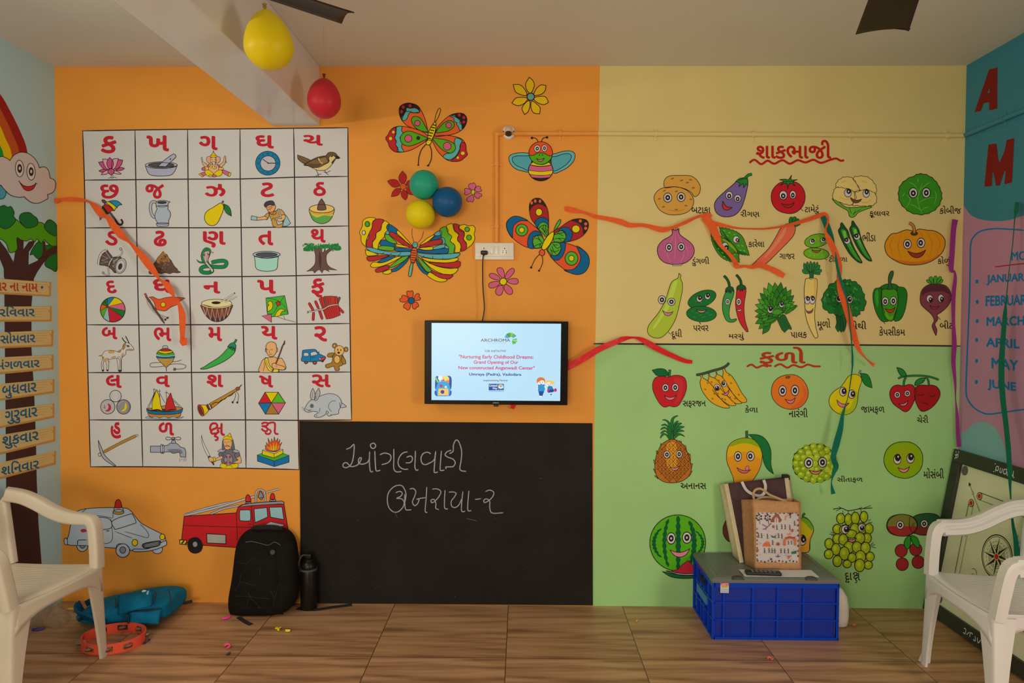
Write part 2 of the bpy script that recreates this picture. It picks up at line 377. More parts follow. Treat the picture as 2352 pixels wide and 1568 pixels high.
# ---------------- plastic armchairs
def make_chair(name, label, m, loc, rz, group, double_arm=False, deep=.94):
    t = thing(name, label, 'chair', loc, rz, group); t.scale = (deep, 1, 1)
    # seat: dished and ribbed, front edge rolled down
    def seat_pt(u, v):
        x = .225-.445*u; hw = .225-.03*u; y = hw*(2*v-1)
        z = .415-.018*math.sin(math.pi*min(1, u*1.05))*(1-(2*v-1)**2*.8) - .01*u
        if u < .08: z -= .02*((.08-u)/.08)**2
        x += .022*(1-(2*v-1)**2)*(1-u)
        if .1 < u < .93 and .1 < v < .9: z += .0011*math.sin((2*v-1)*82)
        return Vector((x, y, z))
    mb = MB(); mb.grid(seat_pt, 22, 96, m)
    seat = mb.build('seat', t, solid=.008)
    # skirt below the seat edge: an arch between each pair of legs
    def skirt(p0, p1, bulge, nrm, nm):
        def fn(u, v):
            p = Vector(p0).lerp(Vector(p1), u); k = 1-(2*u-1)**2
            p = p+Vector(nrm)*bulge*k
            drop = .045+.07*abs(2*u-1)**3.2
            return Vector((p.x+nrm[0]*.006*v, p.y+nrm[1]*.006*v, p.z-drop*v))
        b = MB(); b.grid(fn, 24, 4, m); b.build(nm, seat, solid=.009)
    skirt((.226, -.225, .41), (.226, .225, .41), .022, (1, 0, 0), 'front_skirt')
    for sg in (-1, 1): skirt((.226, sg*.225, .41), (-.215, sg*.195, .405), .0, (0, sg, 0), 'side_skirt')
    # legs: angle section that narrows to the foot, a small fin at the foot
    for (x, y, fx, fy) in ((.208, .208, .23, .23), (.208, -.208, .23, -.23), (-.2, .175, -.25, .205), (-.2, -.175, -.25, -.205)):
        sx, sy = (1 if x > 0 else -1), (1 if y > 0 else -1); rings = []
        for k in range(9):
            q = k/8; z = .405*(1-q); cx = x+(fx-x)*q**1.15+sx*.028; cy = y+(fy-y)*q**1.15+sy*.028
            if sx > 0: cx -= .02*q
            a = .098*(1-q)**1.6+.046*(1-(1-q)**1.6) if q < 1 else .046; th = .012
            # L profile in plan: outer corner at (cx,cy), arms running inwards, rounded corner
            L = [(0, -a), (-.004, -a), (-th, -a), (-th, -th*1.4), (-th*1.4, -th), (-a, -th), (-a, -.004), (-a, 0), (-.016, 0), (-.006, -.003), (-.002, -.008), (0, -.018)]
            rings.append([Vector((cx+sx*px_, cy+sy*py_, z)) for px_, py_ in L])
        b = MB(); b.loft(rings, m)
        ex, ey = rings[-1][0].x, rings[-1][8].y
        b.loft([[Vector((ex-sx*.012, ey-sy*.006, 0)), Vector((ex-sx*.006, ey-sy*.012, 0)), Vector((ex-sx*.008, ey-sy*.008, .042))],
                [Vector((ex-sx*.012+sx*.0, ey+sy*.016, 0)), Vector((ex-sx*.004, ey+sy*.016, 0)), Vector((ex-sx*.008, ey+sy*.001, .036))]], m)
        b.build('leg', t, angle=35)
    # armrests: front post that bends into a channel rail, rising to the back
    for sg in (-1, 1):
        run = cr([(.212, sg*.222, .40), (.206, sg*.229, .46), (.196, sg*.236, .53), (.187, sg*.240, .575), (.172, sg*.242, .600), (.145, sg*.245, .607), (.09, sg*.25, .607), (.02, sg*.255, .613), (-.05, sg*.256, .633), (-.12, sg*.252, .667), (-.19, sg*.24, .697), (-.245, sg*.205, .716)], 7)
        def prof(q):
            if double_arm and q > .42:
                w_, h_ = .058, .062; e = min(1, (q-.42)*8); dp = .013*e
                return [(-w_/2, h_*.3), (-w_*.25, h_*.5), (w_*.25, h_*.5), (w_/2, h_*.3), (w_/2, .008), (w_/2-dp, .002), (w_/2-dp, -.006), (w_/2, -.012), (w_/2, -h_*.5), (w_*.3, -h_*.62), (-w_*.3, -h_*.62), (-w_/2, -h_*.5), (-w_/2, -.012), (-w_/2+dp, -.006), (-w_/2+dp, .002), (-w_/2, .008)]
            if double_arm:
                w_, h_ = .058, .048
                return [(-w_/2, h_*.3), (-w_*.35, h_*.5), (w_*.35, h_*.5), (w_/2, h_*.3), (w_/2, .008), (w_/2, .002), (w_/2, -.006), (w_/2, -.012), (w_/2, -h_*.36), (w_*.35, -h_*.5), (-w_*.35, -h_*.5), (-w_/2, -h_*.36), (-w_/2, -.012), (-w_/2, -.006), (-w_/2, .002), (-w_/2, .008)]
            return rrect(.058, .046+.012*min(1, max(0, (q-.4)*4)), .013, 3)
        b = MB(); b.sweep(run, prof, m, up=(1, 0, 0))
        b.build('armrest', t)
    # backrest: curved panel on two stiles, leaning back
    def bp(u, v):       # u across, v up
        z = .41+.335*v; s = 2*u-1; hw = .2+.012*v-.03*max(0, v-.8)*5*.3
        x = -.205-.06*v-.03*(1-s*s)*min(1, v*2+.3)
        if v > .82: z -= .06*(abs(s)**3)*((v-.82)/.18)
        return Vector((x, s*hw, z))
    b = MB(); b.grid(bp, 26, 16, m)
    o = b.build('backrest', t, solid=.009)
    for sg in (-1, 1):
        b = MB(); b.sweep([bp(.5+.5*sg, k/10)+Vector((.004, 0, 0)) for k in range(11)], rrect(.036, .024, .01, 3), m, up=(1, 0, 0))
        b.build('back_stile', o)
    return t
CH_OLD = mat('aged_cream_plastic', C(172, 154, 128), .38, spec=.45, noise=.05, nscale=6)
CH_NEW = mat('white_plastic', C(214, 203, 184), .3, spec=.5, coat=.2)
def place(rz, local, world, deep=.94):
    local = (local[0]*deep, local[1])
    c, s = math.cos(rz), math.sin(rz)
    return (world[0]-(c*local[0]-s*local[1]), world[1]-(s*local[0]+c*local[1]), 0)
rz = math.radians(-8)
make_chair('plastic_armchair', 'aged cream plastic armchair by the tree mural, over the tambourine', CH_OLD, place(rz, (.235, .235), (-1.848, -.60), .96), rz, 'plastic armchairs', False, .96)
rz = math.radians(178)
make_chair('plastic_armchair', 'glossy white plastic armchair in front of the leaning carrom board', CH_NEW, place(rz, (.235, -.235), (1.765, -.60), .86), rz, 'plastic armchairs', True, .86)

# ---------------- television
TVB = mat('tv_black', (.008, .008, .008, 1), .3, spec=.1); TVD = mat('tv_dark_plastic', C(18, 18, 18), .5)
def emit(rgb, k=1.0):
    c = tuple(lin(v) for v in rgb)+(1,)
    m = mat('screen_%d_%d_%d' % rgb, c, .2, emit=k, spec=.22)
    m.node_tree.nodes['Principled BSDF'].inputs['Base Color'].default_value = (.01, .01, .012, 1)
    return m
tvY = -.085
tl, tr, br, bl = (at_y(x, y, tvY) for x, y in ((975.3, 735.5), (1305.5, 738), (1303.3, 930.5), (974.8, 927.5)))
tv = thing('television', 'black flat television on the orange wall showing a pale blue slide', 'television', ((bl.x+br.x)/2, tvY+.03, bl.z))
off = tv.location
def lv(v): return Vector(v)-off
def quadslab(mb, q, y0, y1, m):
    f = [Vector((p.x, y0, p.z)) for p in q]; g = [Vector((p.x, y1, p.z)) for p in q]
    mb.loft([[lv(p) for p in f], [lv(p) for p in g]], m)
mb = MB(); quadslab(mb, [tl, tr, br, bl], tvY, tvY+.035, TVB)
cx_, cz_ = (tl.x+br.x)/2, (tl.z+br.z)/2
mb.build('cabinet', tv, smooth=False, bevel=.003)
mb = MB(); mb.box(tuple(lv((cx_-.25, tvY+.0352, cz_-.15))), tuple(lv((cx_+.25, -.02, cz_+.13))), TVD, bev=.008); mb.box(tuple(lv((cx_-.1, -.02, cz_-.1))), tuple(lv((cx_+.1, -.001, cz_+.1))), TVD)
mb.build('wall_mount', tv)
SC = [(205, 140), (2148, 152), (2133, 1310), (203, 1296)]
scn = Pic(FR['U'], (lambda x, y: lv(at_y(x, y, tvY)), Vector((0, -1, 0))), base=.0006, ow=0, step=.00001)
scn.poly(emit((186, 226, 248)), SC)
scn.build('screen', tv, 'lit screen with a pale blue slide')
def slide(): return Pic(FR['U'], (lambda x, y: lv(at_y(x, y, tvY)), Vector((0, -1, 0))), base=.0008, ow=0, step=.00001)
E_ = emit
sl = slide()
sl.text(E_((95, 100, 115)), 'ARCHROMA', (940, 375, 1385, 422), .02)
sl.build('slide_logo', tv, 'ARCHROMA lettering'); sl = slide()
_m = math
for a0, a1, r0, r1, c in ((200, 212, 45, 100, (40, 150, 200)), (214, 226, 45, 105, (30, 140, 215)), (228, 246, 40, 108, (20, 140, 60)), (246, 268, 40, 108, (60, 170, 60)), (268, 290, 40, 104, (120, 200, 60)),
                          (290, 312, 40, 100, (70, 180, 90)), (313, 325, 40, 98, (30, 130, 200)), (348, 366, 20, 90, (90, 190, 40)), (12, 28, 25, 100, (120, 200, 60)), (32, 50, 30, 92, (40, 160, 60)), (52, 70, 35, 85, (90, 190, 50))):
    q = [(1395+r*_m.cos(_m.radians(a)), 388+.95*r*_m.sin(_m.radians(a))) for r, a in ((r0, a0), (r1, a0), (r1, (a0+a1)/2), (r1, a1), (r0, a1))]
    sl.poly(E_(c), q)
sl.build('slide_logo', tv, 'green and blue fan emblem'); sl = slide()
sl.text(E_((170, 185, 200)), 'LIFE ENHANCED', (1040, 432, 1330, 448))
sl.text(E_((110, 115, 125)), 'CSR INITIATIVE', (1002, 546, 1320, 576), .024)
PKT = (205, 70, 120)
sl.text(E_(PKT), '"Nurturing Early Childhood Dreams:', (612, 616, 1732, 688), .026, sk=6)
sl.text(E_(PKT), 'Grand Opening of Our', (836, 700, 1508, 766), .026, sk=4)
sl.text(E_(PKT), 'New constructed Anganwadi Center"', (606, 782, 1752, 850), .026, sk=6)
sl.text(E_((20, 75, 145)), 'Umraya (Padra), Vadodara', (768, 886, 1550, 942), .028, sk=4)
sl.text(E_((80, 95, 115)), 'Implementing Partner', (984, 988, 1354, 1022), .02)
sl.build('slide_text', tv, 'grey, pink and navy lettering on the slide'); sl = slide()
sl.poly(E_((10, 75, 160)), [(1062, 1052), (1196, 1052), (1196, 1150), (1062, 1150)])
sl.poly(E_((25, 125, 200)), [(1196, 1052), (1290, 1052), (1290, 1150), (1196, 1150)])
sl.text(E_((235, 240, 250)), 'United', (1070, 1062, 1190, 1096), .02); sl.text(E_((235, 240, 250)), 'Way', (1118, 1104, 1190, 1146), .02)
sl.e(E_((240, 235, 220)), 1243, 1098, 38, 36); sl.e(E_((230, 170, 90)), 1243, 1090, 26, 22); sl.poly(E_((245, 240, 235)), [(1205, 1100), (1281, 1100), (1275, 1122), (1243, 1134), (1211, 1122)])
sl.l(E_((30, 40, 90)), 7, '1210 1118 1243 1132 1276 1118'); sl.l(E_((190, 60, 60)), 6, '1243 1085 1243 1115')
sl.text(E_((40, 70, 120)), 'United Way of Baroda', (1064, 1158, 1288, 1174), .012)
sl.build('slide_logo', tv, 'blue United Way logo'); sl = slide()
sl.f(E_((20, 70, 165)), '265 960 300 940 320 1000 290 1120 258 1120'); sl.f(E_((20, 70, 165)), '430 940 475 935 505 975 500 1120 470 1120 450 1000')
sl.p(E_((120, 215, 80)), '250 955 268 945 315 1025 292 1040'); sl.e(E_((235, 240, 245)), 335, 968, 34); sl.f(E_((245, 215, 110)), '370 945 440 935 468 975 455 1010 380 1000')
sl.p(E_((200, 50, 60)), '345 1010 360 985 372 1005 384 978 405 1010'); sl.f(E_((235, 130, 60)), '420 1005 465 1005 465 1050 420 1040')
sl.f(E_((40, 165, 225)), '290 1060 320 1025 378 1012 435 1025 470 1065 490 1160 485 1225 440 1238 310 1238 262 1225 265 1150')
sl.f(E_((20, 95, 185)), '250 1165 275 1160 290 1235 255 1215'); sl.f(E_((20, 95, 185)), '505 1160 482 1165 470 1235 498 1215')
sl.f(E_((245, 200, 95)), '310 1128 318 1124 445 1124 455 1132 458 1215 450 1224 308 1224 300 1215'); sl.e(E_((70, 55, 160)), 368, 1174, 29); sl.e(E_((190, 60, 90)), 347, 1083, 24); sl.e(E_((225, 235, 235)), 418, 1100, 18)
sl.build('slide_picture', tv, 'cartoon school bag on the slide'); sl = slide()
sl.f(E_((225, 120, 55)), '1790 1040 1785 990 1815 958 1870 958 1905 990 1900 1030 1850 1000'); sl.e(E_((245, 235, 235)), 1848, 1030, 48, 42)
sl.f(E_((225, 120, 55)), '1792 1020 1800 970 1850 955 1900 975 1895 1005 1850 1000 1810 1025'); sl.p(E_((25, 55, 100)), '1800 1070 1900 1065 1905 1140 1800 1140')
sl.f(E_((40, 150, 205)), '1812 1072 1885 1070 1895 1165 1808 1170'); sl.l(E_((235, 230, 230)), 16, '1800 1080 1788 1110 1800 1130'); sl.l(E_((235, 230, 230)), 15, '1898 1085 1915 1115 1935 1135')
sl.p(E_((15, 75, 155)), '1808 1165 1893 1165 1866 1240 1822 1232'); sl.e(E_((240, 240, 245)), 1840, 1243, 24, 12)
sl.f(E_((240, 205, 90)), '1912 1030 1940 1000 1990 1002 2045 1025 2040 1060 1990 1050 1930 1060'); sl.e(E_((245, 235, 235)), 1965, 1058, 42, 38); sl.f(E_((240, 205, 90)), '1922 1045 1960 1000 2010 1030 2005 1065 1970 1025')
sl.f(E_((30, 130, 180)), '1950 1095 2010 1090 2040 1160 2000 1182 1945 1178'); sl.p(E_((20, 70, 140)), '1960 1140 2030 1135 2045 1168 2000 1184 1945 1180'); sl.p(E_((200, 50, 120)), '1935 1160 1960 1125 1980 1140 1955 1172')
sl.l(E_((235, 230, 230)), 12, '2020 1100 2050 1130'); sl.e(E_((200, 40, 120)), 2062, 1146, 22, 26); sl.l(E_((235, 230, 230)), 12, '1990 1180 1997 1205'); sl.e(E_((40, 40, 60)), 1997, 1212, 12, 9)
for x_, y_ in ((1832, 1032), (1866, 1030), (1950, 1060), (1984, 1058)): sl.e(E_((70, 60, 70)), x_, y_, 5, 8)
sl.l(E_((190, 90, 90)), 5, '1838 1052 1850 1057 1862 1051'); sl.l(E_((190, 70, 90)), 6, '1956 1076 1966 1080 1976 1075')
sl.build('slide_picture', tv, 'two cartoon school children on the slide')
lg = Pic(FR['U'], (lambda x, y: lv(at_y(x, y, tvY)), Vector((0, -1, 0))), base=.0005, ow=0)
lg.text((190, 185, 180), 'SAMSUNG', (1125, 1331, 1212, 1346), .02); lg.build('maker_lettering', tv, 'pale lettering on the lower bezel')
mb = MB(); p0 = at_y(1133.5, 929, tvY); p1 = at_y(1144.5, 932, tvY)
mb.box(tuple(lv((p0.x, tvY+.004, p1.z-.004))), tuple(lv((p1.x, tvY+.028, p0.z+.002))), TVD, bev=.002); mb.build('sensor', tv)

# ---------------- switch board with the plug, power cord
IV = mat('switch_ivory', C(196, 184, 160), .35)
a = at_y(1091.5, 558, 0); b_ = at_y(1180.5, 597, 0)
sw = thing('switchboard', 'ivory switchboard with two sockets above the television', 'switchboard', ((a.x+b_.x)/2, 0, b_.z))
wv, hv = b_.x-a.x, a.z-b_.z
mb = MB(); mb.box((-wv/2, -.022, 0), (wv/2, 0, hv), IV, bev=.004); mb.build('mounting_box', sw)
mb = MB(); mb.box((-wv/2+.003, -.027, hv*.17), (wv/2-.003, -.0225, hv-.003), mat('switch_plate', C(190, 176, 152), .3), bev=.002); mb.build('plate', sw)
def swx(px_): return at_y(1080+px_/5.228, 580, 0).x-(a.x+b_.x)/2
def swz(py): return at_y(1130, 440+py/5.228, 0).z-b_.z
for x0, x1, on in ((246, 285, 1), (302, 345, 0)):
    mb = MB(); mb.box((swx(x0), -.033 if on else -.030, swz(758)), (swx(x1), -.0272, swz(662)), mat('rocker', C(205, 195, 172), .25), bev=.002); mb.build('rocker_switch', sw)
DK = mat('socket_hole', C(30, 24, 20), .6)
for cx0 in (168, 415):
    mb = MB(); mb.box((swx(cx0-46), -.0285, swz(762)), (swx(cx0+46), -.0272, swz(660)), mat('socket_face', C(198, 186, 162), .3), bev=.0006)
    for dx, dy, r in ((0, -52, 7), (-20, -22, 5), (20, -22, 5), (-22, 0, 6), (20, 0, 6)):
        M = Matrix.Translation((swx(cx0+dx), -.0288, swz(740+dy))) @ Matrix.Rotation(math.pi/2, 4, 'X')
        mb.lathe([(0.0001, 0), (r/5.228/440, 0), (r/5.228/440, .0004)], DK, 10, M)
    mb.build('socket', sw)
CORD = mat('black_rubber', C(28, 24, 22), .45)
pc = thing('power_cord', 'black power cord hanging from the switchboard to the television', 'power cord', (0, 0, 0))
cp = [at_y(1080+x/5.228, 440+y/5.228, -.045) for x, y in ((158, 760), (150, 850), (150, 1000), (152, 1130), (160, 1250), (170, 1370), (165, 1450), (150, 1535))] + [at_y(1107, 742, -.05), at_y(1106, 760, -.045)]
mb = MB(); mb.tube(cr(cp, 6), .0034, CORD, 8); mb.build('cord', pc)
pz = at_y(1080+168/5.228, 440+733/5.228, -.04)
mb = MB(); mb.box((pz.x-.018, pz.y-.022, pz.z-.011), (pz.x+.018, -.029, pz.z+.010), CORD, bev=.007); mb.tube([(pz.x-.002, pz.y-.006, pz.z-.008), (cp[0].x, cp[0].y, cp[0].z-.006)], lambda q: .007-.0035*q, CORD, 8)
mb.build('plug', pc)

# ---------------- small wall camera and cable conduit
cc = at_y(1168.5, 305, 0)
wc = thing('wall_camera', 'small white wall camera at the head of the conduit', 'camera', cc)
CW = mat('camera_white', C(196, 182, 166), .35)
R90 = Matrix.Rotation(math.pi/2, 4, 'X')
mb = MB(); mb.lathe([(.0001, 0), (.033, 0), (.034, .01), (.030, .018), (.0001, .02)], CW, 32, Matrix.Scale(1.1, 4, (0, 0, 1)) @ R90); mb.build('base_plate', wc)
mb = MB(); pth = cr([(0, -.016, .012), (0, -.035, .010), (0, -.058, -.004), (0, -.068, -.022)], 5); mb.tube(pth, lambda q: .019-.003*q, mat('camera_body', C(178, 158, 138), .4), 18); mb.build('body', wc)
mb = MB(); d = Vector((0, -.42, -.9)).normalized(); mb.tube([Vector((0, -.066, -.018)), Vector((0, -.066, -.018))+d*.009], .0165, mat('lens_black', C(32, 28, 26), .1), 18); mb.build('lens', wc)
for sx in (-1, 1): mb = MB(); mb.lathe([(.0001, 0), (.003, 0), (.003, .002)], DK, 8, Matrix.Translation((sx*.027, -.019, .003)) @ R90); mb.build('screw', wc)
cd = thing('cable_conduit', 'wall-coloured cable conduit from switchboard up to the camera and along the back wall', 'conduit')
P_O = mat('conduit_orange', C(200, 126, 46), .5); P_Y = mat('conduit_yellow', C(184, 160, 100), .5); P_T = mat('conduit_teal', C(44, 104, 114), .5)
rp = .0115
def pipe(pts, m): mb = MB(); mb.tube(pts, rp, m, 12); mb.build('pipe', cd)
A1 = at_y(1141, 307, -rp); A2 = at_y(1374, 306.5, -rp); A3 = at_y(2214, 311, -rp); V2 = at_y(1141, 557, -rp)
pipe([(A1.x-.01, -rp, A1.z), A2], P_O); pipe([A2, A3], P_Y); pipe([(A1.x, -rp, A1.z), (V2.x, -rp, V2.z)], P_O)
cdr = thing('cable_conduit', 'teal-painted cable conduit along the right wall below the letter A', 'conduit')
B1 = Vector((XR-rp, -rp*2, A3.z)); cd_, cd = cd, cdr; pipe([B1, (XR-rp, -2.4, A3.z)], P_T); cd = cd_
def saddle(p, d, m):
    mb = MB(); d = Vector(d); mb.tube([Vector(p)-d*.008, Vector(p)+d*.008], rp*1.28, m, 14)
    return mb
for px_, m in ((1286, P_O), (1506, P_Y), (1730, P_Y), (1954, P_Y), (2176, P_Y)):
    p = at_y(px_, 306.5+(px_-1374)*.0054, -rp); mb = saddle(p, (1, 0, 0), m)
    mb.box((p.x-.008, -.004, p.z-.034), (p.x+.008, 0, p.z+.03), m, bev=.0015); mb.build('saddle_clip', cd)
for py in (377, 520):
    p = at_y(1141, py, -rp); mb = saddle(p, (0, 0, 1), P_O); mb.box((p.x-.034, -.004, p.z-.008), (p.x+.03, 0, p.z+.008), P_O, bev=.0015); mb.build('saddle_clip', cd)
p = Vector((XR-rp, -.30, A3.z)); mb = saddle(p, (0, 1, 0), P_T); mb.box((XR-.004, p.y-.008, p.z-.03), (XR, p.y+.008, p.z+.03), P_T, bev=.0015); mb.build('saddle_clip', cdr)

# ---------------- balloons
def balloon(label, rgb, centre, w, h, tilt=(0, 0, 0), group=None, pear=0.0, tape=None):
    m = mat('balloon_%d_%d_%d' % rgb, C(*rgb), .42, spec=.25, sss=.1)
    t = thing('balloon', label, 'balloon', centre, 0, group); t.rotation_euler = tilt
    prof = []
    for k in range(25):
        q = k/24; a = math.pi*q
        r = math.sin(a)*(1-.16*q*q*(1-.2*q)) if q < 1 else 0.0
        zz = -math.cos(a)
        r *= 1-pear*max(0, q-.38)
        prof.append((max(.0004, w/2*r*1.02), h/2*zz))
    mb = MB(); mb.lathe(prof, m, 36); mb.build('skin', t, angle=80)
    if True:
        mb = MB(); z = h/2; mb.lathe([(.004, z-.004), (.0035, z+.004), (.007, z+.009), (.0045, z+.012), (.0085, z+.019), (.0004, z+.02)], mat('knot_%d_%d_%d' % rgb, C(*[int(v*.62) for v in rgb]), .5), 12); mb.build('knot', t)
    if tape:
        mb = MB(); mb.tube([Vector((0, 0, h/2+.012)), Vector((0, 0, HC-centre[2]))], .0004, mat('thread', C(128, 104, 80), .8), 5); mb.build('thread', t)
    return t
def atZ(px_, py, Z): return EYE + ray(px_, py)*Z
gb = 'balloons taped to the room'
balloon('green balloon, topmost of the three taped beside the butterflies', (26, 128, 96), at_y(974, 424.5, -.108), .15, .16, (-1.45, .15, .1), gb)
balloon('dark blue balloon on the wall right of its green and yellow companions', (8, 66, 100), at_y(1027, 464, -.108), .154, .16, (-1.5, -.2, .25), gb)
balloon('yellow balloon below the green one on the orange wall', (188, 164, 8), at_y(966, 493, -.112), .147, .16, (-1.6, .1, -.15), gb)
yb = atZ(616, 91, 2.43)
balloon('large yellow balloon hanging beside the ceiling beam', (180, 150, 4), yb, .178, .208, (0, -.1, .0), gb, .62, True)
rb = atZ(744.5, 226, 3.12)
balloon('crimson balloon hanging at the wall end of the beam', (160, 30, 36), rb, .155, .178, (0, .0, 0), gb, .3, True)

# ---------------- ceiling fans
FANM = mat('fan_brown', (.02, .011, .007, 1), .5, spec=.25)
def fan(label, hub, tip_dir, R, group):
    t = thing('ceiling_fan', label, 'ceiling fan', (hub[0], hub[1], HC), 0, group); zz = hub[2]-HC
    mb = MB(); mb.tube([(0, 0, 0), (0, 0, zz+.06)], .012, FANM, 12); mb.lathe([(.0001, -.06), (.03, -.06), (.055, -.012), (.055, 0), (.0001, 0)], FANM, 24); mb.build('down_rod', t)
    mb = MB(); mb.lathe([(.0001, zz-.06), (.06, zz-.055), (.1, zz-.02), (.105, zz+.02), (.07, zz+.055), (.02, zz+.075), (.0001, zz+.075)], FANM, 32); mb.build('motor', t)
    a0 = math.atan2(tip_dir[1], tip_dir[0])
    for k in range(3):
        a = a0+k*2*math.pi/3; M = Matrix.Rotation(a, 4, 'Z') @ Matrix.Translation((0, 0, zz)) @ Matrix.Rotation(.17, 4, 'X')
        mb = MB()
        def bpnt(u, v):
            x = .17+(R-.17)*u; hw = .052+.016*u; y = hw*(2*v-1)
            if u > .99: x -= .05*(1-v)
            return Vector((x, y, .006*(1-(2*v-1)**2)))
        mb.grid(bpnt, 12, 8, FANM, M); mb.box((.09, -.016, -.006), (.22, .016, -.001), FANM, M)
        o = mb.build('blade', t, solid=.003)
    return t
fz = 2.33
tip1 = at_z(812, 46, fz); d1 = (at_z(430, -78, fz)-tip1).normalized(); hub1 = tip1+d1*.58
fan('brown ceiling fan whose blade tip shows beside the yellow balloon', hub1, -d1, .58, 'ceiling fans')
tip2 = at_z(2024, 80, fz); d2 = (at_z(2080, -80, fz)-tip2).normalized(); hub2 = tip2+d2*.58
fan('brown ceiling fan whose blade tip shows over the yellow wall', hub2, -d2, .58, 'ceiling fans')

# ---------------- wall batten lamp (beyond the left edge of the picture)
bl_ = thing('batten_lamp', 'white batten lamp high on the left wall', 'lamp', (XL, TUBE_Y, TUBE_Z))
mb = MB(); mb.box((0, -.61, -.028), (.05, .61, .028), CW, bev=.006); mb.build('housing', bl_)
mb = MB(); mb.tube([(.058, -.58, 0), (.058, .58, 0)], .013, mat('lamp_diffuser', (1, .95, .85, 1), .4, emit=1.5), 12); mb.build('diffuser', bl_)
# ---------------- carrom board leaning on the right wall
bd = .85; lean = math.asin((XR-.012-2.115)/bd)
U0 = Vector((2.115+.012, -.012, .003)); UU = Vector((0, -1, 0)); VV = Vector((math.sin(lean), 0, math.cos(lean))); NN = Vector((-math.cos(lean), 0, math.sin(lean)))
cb = thing('carrom_board', 'carrom board with black frame leaning on the right wall', 'carrom board', U0)
Mb = Matrix((( UU.x, VV.x, NN.x, 0), (UU.y, VV.y, NN.y, 0), (UU.z, VV.z, NN.z, 0), (0, 0, 0, 1)))
BLK = mat('carrom_frame', C(38, 36, 28), .45, noise=.15, nscale=20); PLY = mat('carrom_ply', C(186, 176, 140), .35, noise=.04, nscale=5)
fw = .066
mb = MB()
for lo, hi in (((0, 0), (bd, fw)), ((0, bd-fw), (bd, bd)), ((0, fw), (fw, bd-fw)), ((bd-fw, fw), (bd, bd-fw))):
    mb.box((lo[0], lo[1], 0), (hi[0], hi[1], .03), BLK, Mb)
mb.build('frame', cb, smooth=False, bevel=.003)
mb = MB(); mb.box((fw, fw, .002), (bd-fw, bd-fw, .014), PLY, Mb); mb.build('playing_surface', cb, smooth=False)
for cxp, cyp in ((fw+.028, fw+.028), (fw+.028, bd-fw-.028), (bd-fw-.028, fw+.028), (bd-fw-.028, bd-fw-.028)):
    mb = MB(); mb.lathe([(.0001, 0), (.024, 0), (.024, .0015), (.0001, .0016)], mat('pocket_net', C(84, 78, 66), .8), 24, Mb @ Matrix.Translation((cxp, cyp, .0142))); mb.build('pocket', cb)
pf = (lambda x, y: Mb @ Vector((x/1000, y/1000, .0143)), NN)
g = Pic((0, 0, 1), pf, base=.0004, ow=0, step=.00002)
BK = (34, 30, 24); RD = (172, 34, 40); PL = (186, 176, 140); c0 = 425.0
for r, wd in ((98, 5), (90, 2.2), (52, 2), (44, 2), (34, 1.6)):
    g.ribbon(BK, wd, [(c0+r*math.cos(2*math.pi*k/48), c0+r*math.sin(2*math.pi*k/48)) for k in range(48)], True)
for k in range(24):
    a = 2*math.pi*k/24; g.ribbon(BK, 2, [(c0+68*math.cos(a), c0+68*math.sin(a)), (c0+68*math.cos(a+.13), c0+68*math.sin(a+.13))])
for k in range(8):
    a = 2*math.pi*k/8+.06
    for sgn, colr in ((1, BK), (-1, PL)):
        q = [(c0, c0), (c0+28*math.cos(a+sgn*.38), c0+28*math.sin(a+sgn*.38)), (c0+88*math.cos(a), c0+88*math.sin(a))]
        g.poly(colr, q); g.ribbon(BK, 1.8, q, True)
g.e(PL, c0, c0, 17, o=2, oc=BK); g.e(RD, c0, c0, 13, o=0)
for k in range(4):
    M4 = lambda p, k=k: (c0+(p[0]-c0)*[1, 0, -1, 0][k]-(p[1]-c0)*[0, 1, 0, -1][k], c0+(p[0]-c0)*[0, 1, 0, -1][k]+(p[1]-c0)*[1, 0, -1, 0][k])
    e1, e2 = 172, 206; n1, n2 = 236, 614
    g.ribbon(BK, 3.2, [M4((n1, e1)), M4((n2, e1))]); g.ribbon(BK, 2, [M4((n1, e2)), M4((n2, e2))])
    for xx in (n1, n2):
        p = M4((xx, (e1+e2)/2)); g.e(BK, p[0], p[1], 19, o=0); g.e(PL, p[0], p[1], 15.5, o=0); g.e(RD, p[0], p[1], 12, o=0)
    for dx in (-8, 4): g.ribbon(RD, 4, [M4((430+dx-40, e1+9)), M4((438+dx-40, e2-8))])
    a0, a1 = M4((150, 150)), M4((300, 300)); g.ribbon(BK, 2.2, [a0, a1]); p = M4((187, 187)); g.e(PL, p[0], p[1], 6, o=2, oc=BK)
    g.poly(BK, [M4((143, 143)), M4((162, 149)), M4((149, 162))])
    q = [M4((300+22*math.cos(t), 300+22*math.sin(t))) for t in [(-.6+k2*.28) for k2 in range(12)]]; g.ribbon(BK, 2, q)
g.build('board_markings', cb, 'black and red court lines and compass star')
pf2 = (lambda x, y: Mb @ Vector((x/1000, y/1000, .0302)), NN)
WT = (176, 172, 156)
for grp in (('22 800 30 812 28 828', '34 806 44 816 40 832', '18 822 30 820 42 828', '20 838 26 834', '40 842 48 838'),
            ('330 826 330 800', '330 812 345 808 345 826 332 826', '318 796 322 800', '360 826 360 806 372 806 372 826', '384 826 384 806 400 806 400 826 386 822', '410 828 408 804 424 802 424 828', '404 838 420 842 428 832', '318 834 324 838', '440 812 448 804 444 830', '450 798 456 802'),
            ('330 22 345 22 345 42 330 42', '356 22 372 42', '380 22 380 42 396 42', '404 22 420 22 412 42', '428 42 440 22 452 42')):
    lt = Pic((0, 0, 1), pf2, base=.0004, ow=0)
    for ln in grp: lt.l(WT, 4.5, ln)
    lt.build('frame_lettering', cb, 'white brush lettering on the frame')

